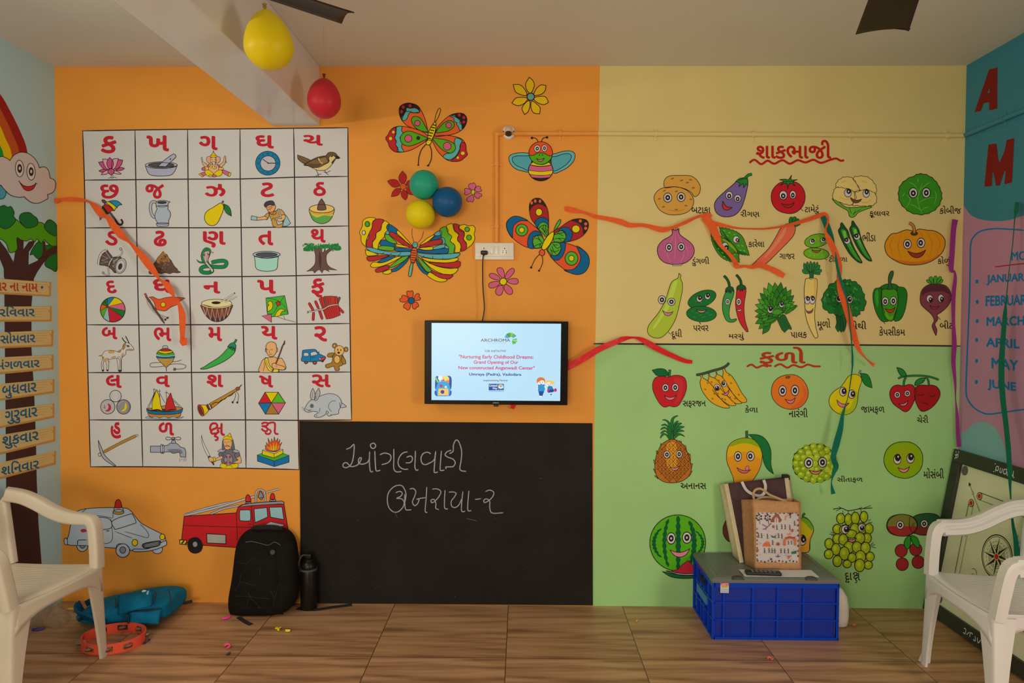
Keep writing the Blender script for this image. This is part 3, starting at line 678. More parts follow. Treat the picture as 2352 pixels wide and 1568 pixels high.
# ---------------- blue crate and what lies on it
BLU = mat('crate_blue', (.004, .055, .62, 1), .32, spec=.2); BLUD = mat('crate_blue_inner', (.003, .032, .42, 1), .45)
LIDM = mat('crate_lid_grey', C(90, 88, 78), .38, spec=.45, trans=.0)
kx0, kx1, ky0, ky1, kz = .905, 1.497, -.378, -.012, .282
kr = thing('plastic_crate', 'blue ribbed plastic crate with grey lid under the bags', 'crate', ((kx0+kx1)/2, (ky0+ky1)/2, 0))
def kl(p): return (p[0]-(kx0+kx1)/2, p[1]-(ky0+ky1)/2, p[2])
mb = MB(); tp = .006
ring = lambda e, z: [Vector(kl((kx0+e, ky0+e, z))), Vector(kl((kx1-e, ky0+e, z))), Vector(kl((kx1-e, ky1-e, z))), Vector(kl((kx0+e, ky1-e, z)))]
mb.loft([ring(.014, .004), ring(.008, kz)], BLUD)
for z0, z1 in ((0, .012), (.090, .096), (.172, .178), (.248, .282)):
    mb.box(kl((kx0, ky0, z0)), kl((kx1, ky1, z1)), BLU)
for fx in (0, .1, .3, .5, .76, .98) if False else (0, .085, .32, .52, .73, 1):
    xx = kx0+.004+(kx1-kx0-.012)*fx
    mb.box(kl((xx-.004, ky0-.001, .001)), kl((xx+.004, ky0+.012, kz-.001)), BLU); mb.box(kl((xx-.004, ky1-.012, .001)), kl((xx+.004, ky1+.001, kz-.001)), BLU)
for fy in (0, .2, .42, .58, .8, 1):
    yy = ky0+.004+(ky1-ky0-.008)*fy
    mb.box(kl((kx0-.001, yy-.004, .001)), kl((kx0+.012, yy+.004, kz-.001)), BLU); mb.box(kl((kx1-.012, yy-.004, .001)), kl((kx1+.001, yy+.004, kz-.001)), BLU)
mb.build('body', kr, smooth=False)
for xx in (kx0-.0008, kx1+.0008):
    mb = MB(); mb.box(kl((xx-.002, -.24, .205)), kl((xx+.002, -.14, .232)), mat('handle_hole', (.004, .006, .02, 1), .9), bev=.0008); mb.build('handle_hole', kr, smooth=False)
    mb = MB(); mb.box(kl((xx-.003, -.28, .125)), kl((xx+.003, -.10, .165)), mat('crate_panel', C(50, 100, 140), .5)); mb.build('label_holder', kr, smooth=False)
mb = MB()
R_ = lambda e, z, f=0: [Vector(kl((kx0-e, ky0-e-f, z))), Vector(kl((kx1+e, ky0-e-f, z))), Vector(kl((kx1+e, ky1+e*.3, z))), Vector(kl((kx0-e, ky1+e*.3, z)))]
mb.loft([R_(.003, kz-.012), R_(.004, kz+.004), R_(-.01, kz+.012), R_(-.03, kz+.0135), R_(-.036, kz+.0095), R_(-.05, kz+.0095)], LIDM)
lid = mb.build('lid', kr, smooth=False, bevel=.002)
for xx in (.2, .78):
    mb = MB(); X_ = kx0+(kx1-kx0)*xx; mb.loft([[Vector(kl((X_-.03, ky0-.005, kz+.004))), Vector(kl((X_+.03, ky0-.005, kz+.004))), Vector(kl((X_+.012, ky0-.003, kz+.016))), Vector(kl((X_-.012, ky0-.003, kz+.016)))],
        [Vector(kl((X_-.03, ky0+.014, kz+.012))), Vector(kl((X_+.03, ky0+.014, kz+.012))), Vector(kl((X_+.012, ky0+.014, kz+.019))), Vector(kl((X_-.012, ky0+.014, kz+.019)))]], mat('clip_dark', C(52, 46, 44), .5))
    mb.build('lid_clip', kr, smooth=False)
pl = (lambda x, y: Vector(kl(at_y(x, y, ky0))), Vector((0, -1, 0)))
st = Pic(FR['c1'], pl, base=.002, ow=0)
st.poly((196, 186, 178), [(370, 1010), (447, 1012), (445, 1102), (370, 1100)]); st.poly((176, 30, 45), [(372, 1008), (449, 1010), (448, 1034), (371, 1032)]); st.poly((208, 170, 40), [(371, 1036), (447, 1038), (447, 1052), (371, 1050)])
st.text((225, 200, 190), 'ARISTO', (376, 1014, 444, 1030), .03); st.text((120, 80, 30), 'PLAST', (385, 1039, 440, 1050), .02)
for yy in (1064, 1074, 1084, 1092): st.ribbon((140, 138, 140), 4, [(376, yy), (440, yy+1)])
st.build('sticker', kr, 'red, yellow and white maker sticker')
lidz = kz+.0095
# white plastic canister behind the crate
mb = MB(); WP = mat('canister_white', C(196, 182, 162), .25, coat=.2)
prof = lambda k: None
rings = []
for z, sx, dx in ((.002, .060, 0), (.012, .068, 0), (.05, .072, .002), (.10, .073, .001), (.15, .070, -.006), (.185, .058, -.016), (.2, .03, -.03)):
    rings.append([Vector((1.557+dx+a, -.155+b, z)) for a, b in rrect(2*sx*.78, .2*min(1, sx/.07), .03*sx/.07, 5)])
mb.loft(rings, WP)
tag(mb.build('plastic_canister', angle=60), 'white rounded plastic canister showing past the crate\'s right side', 'canister')

# bags: a soft loft through hand-set cross-sections
def bag_panel(mb, q, m, n=10, puff=.0, nrm=(0, -1, 0), wob=0):
    a, b, c, d = (Vector(p) for p in q); nr = Vector(nrm)      # TL TR BR BL
    def fn(u, v):
        p = a.lerp(b, u).lerp(d.lerp(c, u), v)
        return p+nr*(puff*math.sin(math.pi*u)*math.sin(math.pi*v)+wob*math.sin(9*u+5*v)*math.sin(math.pi*u)*math.sin(math.pi*v))
    mb.grid(fn, n, n, m)
BRN = mat('tote_brown', C(62, 40, 40), .8, noise=.12, nscale=30); BEI = mat('tote_beige', C(170, 150, 112), .85, noise=.06, nscale=40, bump=.2, bscale=300); JUTE = mat('jute_tan', C(164, 116, 72), .9, noise=.1, nscale=60, bump=.35, bscale=420)
JUTED = mat('jute_gusset', C(142, 98, 60), .9, noise=.12, nscale=60, bump=.35, bscale=420)
tb = thing('tote_bag', 'tall dark brown tote with beige sides leaning on the wall', 'bag', (1.2, -.1, lidz))
o_ = tb.location
yf, yt = -.16, -.045
TL, TR, BR_, BL_ = at_y(1664, 1110, yt-.03), at_y(1808, 1097, yt-.03), at_y(1833, 1272, yf), at_y(1700, 1281, yf)
TL2, TR2 = at_y(1652, 1112, -.012), at_y(1814, 1094, -.012); BL2 = at_y(1683, 1276, yf+.10); BR2 = at_y(1842, 1270, yf+.10)
for p in (BL_, BR_, BL2, BR2): p.z = lidz+.002
L_ = lambda v: Vector(v)-o_
mb = MB(); bag_panel(mb, [L_(p) for p in (TL, TR, BR_, BL_)], BRN, 14, .012, wob=.004); mb.build('front_panel', tb, solid=.003)
mb = MB(); mid = lambda a, b, k, dx=0: a.lerp(b, k)+Vector((dx, 0, 0))
def gus(u, v):
    a = TL2.lerp(TL, u); b = BL2.lerp(BL_, u); p = a.lerp(b, v); return L_(p+Vector((.02*math.sin(math.pi*u)*(1 if u < .5 else 1)*math.sin(math.pi*v), 0, 0)))
mb.grid(gus, 8, 12, BEI)
def gus2(u, v):
    a = TR.lerp(TR2, u); b = BR_.lerp(BR2, u); return L_(a.lerp(b, v))
mb.grid(gus2, 4, 12, BEI); bag_panel(mb, [L_(p) for p in (TL2, TR2, BR2, BL2)], BRN, 8, 0); mb.build('side_gusset', tb, solid=.003, label='beige side and back panels')
def strip(pts, w, m, name, par, up=(0, -1, 0), th=.004):
    mb = MB(); mb.sweep(cr(pts, 6), [(-w/2, -th/2), (w/2, -th/2), (w/2, th/2), (-w/2, th/2)], m, up=up); return mb.build(name, par)
strip([L_(TL.lerp(BL_, k/6)+Vector((.006, -.006, 0))) for k in range(7)], .02, BEI, 'edge_binding', tb); strip([L_(TR.lerp(BR_, k/6)+Vector((-.006, -.006, 0))) for k in range(7)], .02, BEI, 'edge_binding', tb)
WHN = mat('tote_handle', C(178, 164, 150), .8)
strip([L_(at_y(x, y, yt-.045-.015*min(1, k/2))) for k, (x, y) in enumerate(((1704, 1106), (1712, 1122), (1722, 1131), (1736, 1137), (1748, 1138), (1756, 1130), (1758, 1115), (1754, 1102)))], .014, WHN, 'handle', tb, label if False else (0, -1, 0))
mb = MB(); mb.box(tuple(L_((TR.x-.02, yt-.035, TR.z-.012))), tuple(L_((TR.x+.014, yt, TR.z+.014))), mat('dark_cloth', C(34, 30, 28), .9), bev=.006); mb.build('cloth_corner', tb)
jb = thing('jute_bag', 'tan jute bag with folk-art printed patch, in front of the brown tote', 'bag', (1.25, -.25, lidz))
o_ = jb.location.copy(); yj0, yj1 = -.225, -.262
TL, TR, BR_, BL_ = at_y(1730, 1147, yj0), at_y(1838, 1153, yj0), at_y(1840, 1297, yj1), at_y(1735, 1291, yj1)
tl2 = at_y(1703, 1147, yj0+.07); bl2 = at_y(1711, 1285, yj1+.08)
for p in (BL_, BR_, bl2): p.z = lidz+.002
tr2, br2 = TR+Vector((-.006, .07, 0)), BR_+Vector((0, .08, 0)); br2.z = lidz+.002
mb = MB(); bag_panel(mb, [L_(p) for p in (TL, TR, BR_, BL_)], JUTE, 12, .008, wob=.003); mb.build('front_panel', jb, solid=.004)
mb = MB(); bag_panel(mb, [L_(p) for p in (tl2, TL, BL_, bl2)], JUTED, 8, -.01, (-1, -.3, 0)); bag_panel(mb, [L_(p) for p in (TR, tr2, br2, BR_)], JUTED, 6, -.006, (1, 0, 0)); bag_panel(mb, [L_(p) for p in (tl2, tr2, br2, bl2)], JUTE, 6); mb.build('gusset', jb, solid=.004, label='darker folded side panels')
ROPE = mat('rope_handle', C(160, 128, 86), .9, bump=.4, bscale=300)
mb = MB(); mb.tube(cr([L_(at_y(x, y, yj0+.03-.02*k/8)) for k, (x, y) in enumerate(((1733, 1150), (1730, 1136), (1735, 1125), (1746, 1122), (1756, 1127), (1768, 1136), (1785, 1143), (1806, 1152)))], 6), .006, ROPE, 10); mb.build('handle', jb)
mb = MB(); mb.tube(cr([L_(at_y(x, y, yj0+.06)) for x, y in ((1735, 1150), (1750, 1142), (1775, 1143), (1800, 1152))], 6), .006, ROPE, 10); mb.build('handle', jb)
def jf(x, y):
    u = (x-680)/(1100-680); v = (y-270)/(860-270)
    return L_(at_y(1560+x/3.92, 1080+y/3.92, yj0+(yj1-yj0)*v)+Vector((0, -.011*math.sin(math.pi*max(0, min(1, u)))*math.sin(math.pi*max(0, min(1, v)))-.003, 0)))
pt = Pic((0, 0, 1), (jf, Vector((0, -1, 0))), base=.0012, ow=0, step=.00004)
for i in range(8):
    for j in range(8):
        xa, xb2, ya, yb2 = 690+47.5*i, 690+47.5*(i+1), 372+56*j, 372+56*(j+1)
        sk = lambda x: (x-690)/380*8
        pt.mb.add([pt.P((xa, ya+sk(xa))), pt.P((xb2, ya+sk(xb2))), pt.P((xb2, yb2+sk(xb2))), pt.P((xa, yb2+sk(xa)))], [(0, 1, 2, 3)], paint((174, 158, 144)))
pt.z += .0005
BRK = (128, 70, 62); DKB = (66, 52, 48); GRN = (52, 88, 62); ORG = (176, 96, 66)
pt.p(BRK, '815 440 860 385 885 385 915 440 900 460 815 460'); pt.p((174, 158, 144), '848 460 850 430 866 405 884 430 886 460'); pt.l(BRK, 6, '866 405 866 460')
for a, b in ((715, 420), (790, 420)):
    pt.l(DKB, 5, '%d %d %d %d' % (a+8, b+60, a, b-10))
    for dx, dy in ((-18, -15), (0, -25), (18, -12), (-22, 8), (18, 12), (-8, 22)): pt.e(DKB, a+dx, b+dy, 9, o=0)
pt.l((120, 80, 100), 9, '770 530 775 500 740 480'); pt.l((120, 80, 100), 9, '775 505 800 490 815 470'); pt.l((120, 80, 100), 9, '772 515 745 525')
for a, b in ((838, 498), (1010, 535), (700, 715)): pt.e((156, 76, 66), a, b, 12, 14, o=0)
def man(a, b, s=1, c=DKB): pt.e(c, a, b-18*s, 5*s, o=0); pt.l(c, 5*s, '%g %g %g %g %g %g' % (a, b-12*s, a+3, b+2*s, a-4*s, b+22*s)); pt.l(c, 4*s, '%g %g %g %g' % (a-8*s, b-2*s, a+9*s, b-6*s)); pt.l(c, 4*s, '%g %g %g %g' % (a+2, b+2*s, a+7*s, b+22*s))
for a, b in ((868, 505), (912, 498), (942, 500), (985, 505), (1030, 470), (708, 580), (734, 582), (785, 585), (882, 578), (912, 582), (830, 640), (760, 715), (800, 712), (826, 714), (850, 716), (905, 715), (938, 716), (972, 718), (990, 400)): man(a, b)
pt.p(GRN, '812 572 845 585 862 565 855 592 825 596'); pt.p(GRN, '1000 725 1050 715 1045 742 1005 745'); pt.l(GRN, 6, '840 585 860 600')
pt.p((188, 88, 62), '742 676 760 640 800 640 816 676'); pt.l((188, 88, 62), 5, '770 640 785 630 800 638'); pt.e((150, 86, 74), 878, 652, 17, o=0); pt.e(DKB, 878, 652, 6, o=0)
pt.l(ORG, 22, '938 668 940 615 985 596 1030 615 1034 668'); pt.l((150, 60, 54), 10, '945 600 985 588 1028 604')
for k in range(5): pt.p((150, 60, 54), '%d %d %d %d %d %d' % (940+k*20, 590, 950+k*20, 605, 960+k*20, 590))
man(972, 640, .8); man(1000, 640, .8); pt.l((190, 108, 92), 8, '945 440 950 405 975 400'); pt.e(DKB, 990, 385, 10, 12, o=0); pt.l((200, 110, 84), 8, '960 560 990 566 985 552')
pt.l((160, 84, 74), 7, '960 770 980 760 975 785 1000 755'); pt.l(DKB, 6, '860 760 880 770 900 758'); pt.l(DKB, 6, '880 745 880 772'); pt.e(DKB, 820, 790, 9, o=0)
for k in range(12): pt.e(BRK if k % 2 else DKB, 700+k*32, 806+(k % 3)*5, 7, 9, o=0)
for k in range(9): pt.e(BRK if k % 2 else DKB, 1062, 395+k*46, 6, 11, o=0); pt.e(DKB if k % 2 else BRK, 695, 520+k*34, 5, 9, o=0)
for k in range(10): pt.e(BRK if k % 2 else DKB, 705+k*38, 378, 8, 5, o=0)
random.seed(31)
for k in range(70):
    a, b = random.uniform(705, 1055), random.uniform(395, 800)
    if min((a-866)**2+(b-420)**2, (a-985)**2+(b-630)**2, (a-780)**2+(b-660)**2) > 2600: pt.l(random.choice([DKB, BRK, (120, 100, 90)]), 4, [(a, b), (a+random.uniform(-9, 9), b+random.uniform(-9, 9))], taper=.4)
pt.build('printed_patch', jb, 'cream patch printed with tiny folk-art people and huts')
rm = thing('remote_control', 'black remote control on the crate lid before the jute bag', 'remote', (1.155, -.335, kz+.0135+.0005), math.radians(-4))
mb = MB(); mb.box((-.083, -.021, 0), (.083, .021, .017), mat('remote_black', C(24, 26, 24), .4), bev=.007); mb.build('body', rm)
for i in range(7):
    for j in range(3):
        if i < 6: mb = MB(); mb.box((-.05+i*.02-.005, -.013+j*.012-.003, .0165), (-.05+i*.02+.005, -.013+j*.012+.003, .0185), mat('remote_key', C(90, 90, 88) if True else 0, .5), bev=.001); mb.build('key', rm)
mb = MB(); mb.box((1.06, -.365, kz+.0136), (1.41, -.27, kz+.0142), mat('paper_white', C(196, 188, 176), .7), M=Matrix.Identity(4))
pp = mb.build('paper_sheet', smooth=False); tag(pp, 'white paper sheet lying under the remote and the jute bag', 'paper')

# ---------------- teal rucksack lying on its back
TEALB = mat('rucksack_teal', C(8, 88, 112), .8, spec=.15, noise=.12, nscale=25, bump=.25, bscale=90); TEALD = mat('rucksack_teal_dark', C(6, 62, 84), .8, spec=.15, noise=.1, nscale=30); ZIP = mat('zip_dark', C(24, 36, 48), .6); STRAP = mat('strap_black', C(30, 28, 26), .8)
tk = thing('rucksack', 'teal rucksack lying on the floor behind the tambourine', 'bag', (-1.95, -.2, 0))
o_ = tk.location.copy()
def TK(px_, py, Y): return L_(at_y(160+px_/7.84, 1330+py/7.84, Y))
# closed body: rings from the left (top of the pack) to the right (base); each ring is a set of (front..back) heights
rings = []
for (px_, top, bot, yf_, yb_) in ((250, 520, 640, -.26, -.14), (330, 440, 740, -.30, -.10), (460, 390, 800, -.33, -.08), (640, 360, 830, -.345, -.07), (860, 320, 832, -.345, -.06), (1100, 250, 830, -.34, -.05), (1400, 200, 828, -.335, -.045), (1650, 175, 800, -.325, -.045), (1800, 195, 740, -.31, -.05), (1870, 215, 720, -.30, -.06), (1893, 260, 660, -.285, -.07), (1899, 330, 600, -.26, -.09)):
    X_ = at_y(160+px_/7.84, 1330+600/7.84, -.2).x; zt = at_y(160+px_/7.84, 1330+top/7.84, (yf_+yb_)/2+.03).z; zb = max(.004, at_y(160+px_/7.84, 1330+bot/7.84, yf_).z-.012)
    r = []
    for k in range(20):
        a = 2*math.pi*k/20; ca, sa = math.cos(a), math.sin(a); ca = math.copysign(abs(ca)**.62, ca); sa = math.copysign(abs(sa)**.62, sa)
        r.append(L_((X_, (yf_+yb_)/2+(yf_-yb_)/2*ca, (zt+zb)/2+(zt-zb)/2*sa)))
    rings.append(r)
mb = MB(); mb.loft(rings, TEALB); mb.build('body', tk, angle=70, subsurf=1)
def tkpatch(name, quad, m, Y, puff, lab=None):
    mb = MB(); bag_panel(mb, [TK(*p, y) for p, y in zip(quad, Y)], m, 10, puff, (0, -.8, .6)); mb.build(name, tk, solid=.004, label=lab)
tkpatch('side_pocket', [(1085, 590), (1640, 545), (1600, 800), (1075, 800)], TEALB, (-.34, -.33, -.345, -.355), .022)
tkpatch('front_flap', [(870, 310), (1500, 190), (1480, 470), (870, 640)], TEALB, (-.26, -.24, -.34, -.352), .03)
def tkline(name, pts, r, m, Y):
    mb = MB(); mb.tube(cr([TK(x, y, Y[0]+(Y[1]-Y[0])*k/(len(pts)-1)) for k, (x, y) in enumerate(pts)], 5), r, m, 6); mb.build(name, tk)
tkline('zip', [(830, 330), (840, 480), (845, 645), (960, 640), (1150, 585), (1400, 560), (1640, 530)], .004, ZIP, (-.30, -.355)); tkline('zip', [(1520, 190), (1560, 270), (1520, 400), (1470, 480)], .0025, ZIP, (-.262, -.35)); tkline('zip', [(1780, 185), (1810, 300), (1815, 430)], .0025, ZIP, (-.24, -.325)); tkline('piping', [(1060, 640), (1055, 720), (1062, 800)], .004, ZIP, (-.356, -.36))
strip([TK(x, y, Y) for x, y, Y in ((200, 470, -.25), (150, 520, -.3), (160, 620, -.34), (300, 680, -.37), (450, 740, -.375), (600, 800, -.365))], .05, TEALD, 'shoulder_strap', tk, th=.012)
strip([TK(x, y, Y) for x, y, Y in ((300, 440, -.2), (420, 380, -.22), (520, 400, -.28), (460, 520, -.34), (450, 620, -.36))], .03, TEALD, 'carry_handle', tk, th=.008)
strip([TK(x, y, Y) for x, y, Y in ((1860, 440, -.14), (1960, 435, -.12), (2100, 420, -.11), (2210, 390, -.1))], .016, STRAP, 'tail_strap', tk, th=.003)
strip([TK(x, y, Y) for x, y, Y in ((250, 690, -.33), (200, 715, -.35), (150, 745, -.36))], .016, STRAP, 'tail_strap', tk, th=.003)
lgp = Pic((160, 1330, 7.84), (lambda x, y: L_(at_y(x, y, -.292)), Vector((0, -1, 0))), base=.006, ow=0)
lgp.p((170, 190, 150), '1305 210 1340 180 1400 190 1370 215 1330 222'); lgp.p((150, 170, 185), '1400 215 1440 185 1430 260 1395 270'); lgp.build('badge', tk, 'small pale logo patch')

# ---------------- black backpack standing against the wall
BLKB = mat('backpack_black', (.0085, .0082, .008, 1), .8, spec=.15, noise=.15, nscale=20, bump=.25, bscale=80); BLKZ = mat('backpack_trim', C(54, 54, 54), .5)
bp_ = thing('backpack', 'black backpack with faint web pattern against the orange wall', 'bag', (-1.3, -.1, 0)); o_ = bp_.location.copy()
def BP(px_, py, Y): return L_(at_y(500+px_/6.03, 1190+py/6.03, Y))
rows = ((1390, 190, 800, -.15, -.02), (1340, 150, 940, -.185, -.012), (1240, 135, 1030, -.20, -.012), (1120, 128, 1080, -.205, -.012), (950, 165, 1098, -.195, -.012), (800, 190, 1090, -.185, -.012), (620, 210, 1085, -.175, -.01), (450, 228, 1078, -.16, -.01), (320, 262, 1055, -.145, -.01), (220, 330, 1010, -.125, -.01), (160, 420, 930, -.105, -.012), (132, 520, 850, -.08, -.02))
rings = []
for py, xa, xb2, yf_, yb_ in rows:
    pa, pb = at_y(500+xa/6.03, 1190+py/6.03, yf_*.7), at_y(500+xb2/6.03, 1190+py/6.03, yf_*.7); z = max(.003, (pa.z+pb.z)/2); r = []
    for k in range(28):
        a = 2*math.pi*k/28; ca, sa = math.cos(a), math.sin(a); ca = math.copysign(abs(ca)**.6, ca); sa = math.copysign(abs(sa)**.75, sa)
        r.append(L_(((pa.x+pb.x)/2+(pb.x-pa.x)/2*ca, (yf_+yb_)/2+(yf_-yb_)/2*-sa*-1, z)))
    rings.append(r)
mb = MB(); mb.loft(rings, BLKB); mb.build('body', bp_, angle=70, subsurf=1)
def yfa(py):
    for (p1, *_a), (p2, *_b) in zip(rows, rows[1:]):
        if p2 <= py <= p1: k = (p1-py)/(p1-p2); return _a[2]+(_b[2]-_a[2])*k
    return -.15
mb = MB()
def pocket(u, v):
    py = 370+(1330-370)*v; xa = 260-90*v; xb2 = 850+60*v-90*(1-v)*0
    x = xa+(xb2-xa)*u; e = math.sin(math.pi*u)**.5*math.sin(math.pi*v)**.4
    return BP(x, py, yfa(py)*.96-.026*e+.02*(1-e))
mb.grid(pocket, 14, 16, BLKB); mb.build('front_pocket', bp_, angle=70)
def bpl(name, pts, r, m, off=-.022):
    mb = MB(); mb.tube(cr([BP(x, y, yfa(y)+off) for x, y in pts], 4), r, m, 6); mb.build(name, bp_)
bpl('zip', [(385, 330), (480, 322), (600, 350), (700, 372), (780, 330), (830, 345), (868, 372)], .0022, BLKZ, -.008)
WEB = mat('web_line', C(50, 48, 46), .7)
webs = [[(245, 1075), (445, 1080), (580, 1230), (760, 1285)], [(445, 1080), (375, 1295)], [(375, 1295), (225, 1255)], [(445, 1080), (560, 1100), (720, 1112)], [(725, 990), (790, 1105), (880, 800)], [(790, 1105), (760, 1285)], [(580, 1230), (590, 1300)], [(265, 605), (395, 632), (500, 550)], [(395, 632), (360, 690)], [(310, 880), (430, 905), (540, 935)], [(310, 880), (320, 770)], [(310, 880), (240, 1010)], [(575, 690), (590, 790)], [(445, 1080), (420, 1020)], [(225, 1255), (250, 1180)], [(580, 1230), (510, 1250)]]
mb = MB()
for wl in webs:
    pts = []
    for p, q in zip(wl, wl[1:]): pts += [(p[0]+(q[0]-p[0])*k/6, p[1]+(q[1]-p[1])*k/6) for k in range(7)]
    def onp(x, y):
        v = (y-370)/960; u = (x-(260-90*v))/((850+60*v)-(260-90*v)); u = max(.01, min(.99, u)); v = max(.01, min(.99, v))
        return pocket(u, v)+Vector((0, -.0008, 0))
    mb.tube([onp(x, y) for x, y in pts], .00055, WEB, 4)
mb.build('web_pattern', bp_, label='faint grey web lines printed on the front')
M = Matrix.Translation(BP(760, 468, yfa(468)*.96-.021)) @ R90
mb = MB(); mb.lathe([(.0001, 0), (.0125, 0), (.013, .003), (.0115, .004), (.0105, .002), (.0001, .002)], BLKZ, 24, M); mb.build('round_badge', bp_)
strip([BP(x, y, Y) for x, y, Y in ((500, 175, -.07), (520, 130, -.085), (680, 118, -.09), (840, 132, -.085), (860, 175, -.07))], .026, STRAP, 'top_handle', bp_, th=.006)
def FLp(px_, py): v = at_z(px_, py, .002); return v
def fstrip(pts, w, m, name, par): 
    off = par.location
    return strip([FLp(x, y)-off for x, y in pts], w, m, name, par, up=(0, 0, 1), th=.003)
fstrip([(548, 1417), (558, 1424), (568, 1430), (577, 1434)], .022, STRAP, 'tail_strap', bp_)
fstrip([(682, 1397), (720, 1400), (765, 1394), (808, 1388.5)], .028, STRAP, 'tail_strap', bp_)
mb = MB(); bag_panel(mb, [BP(1085, 900, -.09), BP(1105, 930, -.05), BP(1110, 1110, -.05), BP(1075, 1080, -.09)], mat('blue_lining', C(28, 70, 110), .7), 3, .004, (1, -.3, 0)); mb.build('side_lining', bp_, solid=.003, label='blue lining showing at the side')

# ---------------- black bottle
bc = at_z(709.5, 1393, 0); bc.y = -.062; bc.x = at_y(709.5, 1393, -.062).x
bo = thing('water_bottle', 'matt black water bottle between backpack and chalkboard', 'bottle', (bc.x, bc.y, 0))
BM = mat('bottle_black', (.008, .008, .008, 1), .35, spec=.35)
mb = MB(); rb_ = .0425
mb.lathe([(.0001, 0), (rb_-.004, 0), (rb_, .005), (rb_, .185), (rb_-.003, .2), (rb_-.004, .205), (rb_-.004, .215), (rb_-.002, .222), (rb_-.006, .236), (rb_-.014, .246), (.0001, .247)], BM, 40); mb.build('body', bo)
mb = MB(); mb.lathe([(.0001, .247), (.026, .247), (.026, .262), (.0001, .264)], BM, 32); mb.box((-.016, -.014, .262), (.016, .014, .287), BM, bev=.004); mb.build('cap', bo)
mb = MB(); mb.tube(cr([(-.012, -.01, .283), (-.03, -.018, .28), (-.043, -.022, .25), (-.049, -.018, .215), (-.048, -.01, .195), (-.040, -.01, .2)], 6), .0045, mat('bottle_loop', C(36, 36, 36), .5), 8); mb.build('carry_loop', bo)
mb = MB(); mb.lathe([(rb_-.0035, .203), (rb_+.0015, .203), (rb_+.0015, .213), (rb_-.0035, .213), (rb_-.0035, .203)], BLKZ, 40, cap=False); mb.build('neck_ring', bo)

# ---------------- tambourine
TAM = mat('tambourine_orange', C(206, 70, 44), .38); JIN = mat('jingle_brass', C(150, 130, 100), .3, metal=.85); PIN = mat('jingle_pin', C(190, 180, 160), .3, metal=.9)
tc = at_z(262, 1476, 0); tm = thing('tambourine', 'orange half-ring tambourine with brass jingles under the cream chair', 'tambourine', (tc.x, tc.y, .0))
ra, rbb, hh = .138, .118, .046
TILT = Matrix.Translation((0, 0, .004)) @ Matrix.Rotation(.0, 4, 'X')
def rim(a): return Vector((ra*math.cos(a), rbb*math.sin(a), 0))
slots = [math.radians(d) for d in (20, 62, 100, 140, 205, 250, 285, 322)]
mb = MB(); NA = 144
for i in range(NA):
    a0, a1 = 2*math.pi*i/NA, 2*math.pi*(i+1)/NA; am = (a0+a1)/2
    insl = any(abs((am-s+math.pi) % (2*math.pi)-math.pi) < .155 for s in slots)
    for z0, z1 in (((.0, .011), (.035, hh)) if insl else ((0, .011), (.011, .035), (.035, hh))):
        p0, p1 = rim(a0), rim(a1); q0, q1 = p0*.955, p1*.955
        mb.loft([[p0+Vector((0, 0, z0)), p0+Vector((0, 0, z1)), q0+Vector((0, 0, z1)), q0+Vector((0, 0, z0))], [p1+Vector((0, 0, z0)), p1+Vector((0, 0, z1)), q1+Vector((0, 0, z1)), q1+Vector((0, 0, z0))]], TAM)
mb.build('rim', tm, smooth=False)
for s in slots:
    p = rim(s)*.978
    for dz in (.019, .026):
        mb = MB(); mb.lathe([(.0001, dz), (.010, dz), (.0185, dz+.0012), (.0185, dz+.002), (.010, dz+.003), (.006, dz+.0045), (.0001, dz+.0045)], JIN, 20, Matrix.Translation(p) @ Matrix.Rotation(.12, 4, 'X')); mb.build('jingle', tm)
    mb = MB(); mb.tube([p+Vector((0, 0, .004)), p+Vector((0, 0, .042))], .0012, PIN, 6); mb.build('jingle_pin', tm)

# ---------------- scraps on the floor
def scrap(label, rgb, px_, py, s, cat='balloon scrap', name='balloon_scrap', kind=0, rot=0):
    m = mat('scrap_%d_%d_%d' % rgb, C(*rgb), .4); p = at_z(px_, py, 0); random.seed(int(px_*7+py))
    o = thing(name, label, cat, (p.x, p.y, 0), rot, 'bits of burst balloon on the floor'); mb = MB()
    if kind == 0:      # crumpled fan with a knotted neck
        def fn(u, v):
            a = -.9+1.8*u; r = s*(.15+.85*v); return Vector((r*math.cos(a), r*math.sin(a)*.8, .002+s*.22*v*abs(math.sin(5*u+1))))
        mb.grid(fn, 10, 6, m); mb.tube(cr([(.1*s, 0, .004), (-.25*s, .05*s, .012), (-.5*s, -.05*s, .008)], 4), s*.13, m, 8)
        mb.lathe([(s*.12, 0), (s*.2, .003), (s*.12, .006), (.0005, .006)], m, 10, Matrix.Translation((-.5*s, -.05*s, .004)))
    elif kind == 1:    # flat tongue
        def fn(u, v):
            return Vector((s*(u-.5)*2, s*.42*(2*v-1)*math.sin(math.pi*(.12+.8*u)), .003+.009*math.sin(math.pi*v)))
        mb.grid(fn, 10, 6, m)
    else:              # curl
        mb.tube(cr([(-s*.8, s*.3, .005), (-s*.3, s*.6, .012), (s*.4, s*.4, .006), (s*.6, -s*.2, .01), (s*.1, -s*.7, .006)], 5), lambda q: s*(.28-.12*q), m, 8)
    mb.build('rubber', o, solid=.0015 if kind < 2 else 0)
scrap('magenta balloon scrap by the black backpack', (214, 48, 120), 520, 1421, .022, kind=1, rot=.7)
scrap('pink curled balloon scrap on the middle floor tile', (206, 62, 100), 523, 1487, .022, kind=2)
scrap('yellow crumpled balloon scrap right of the backpack', (202, 176, 20), 639, 1447, .026, rot=1.9)
scrap('small yellow balloon shred beside the larger yellow scrap', (190, 165, 25), 661, 1451, .012, kind=1)
scrap('purple balloon scrap behind the cream chair', (62, 44, 104), 88, 1447, .026, kind=1, rot=.3)
scrap('navy balloon scrap beside the tambourine', (38, 40, 62), 337, 1475, .024, rot=-2.2)
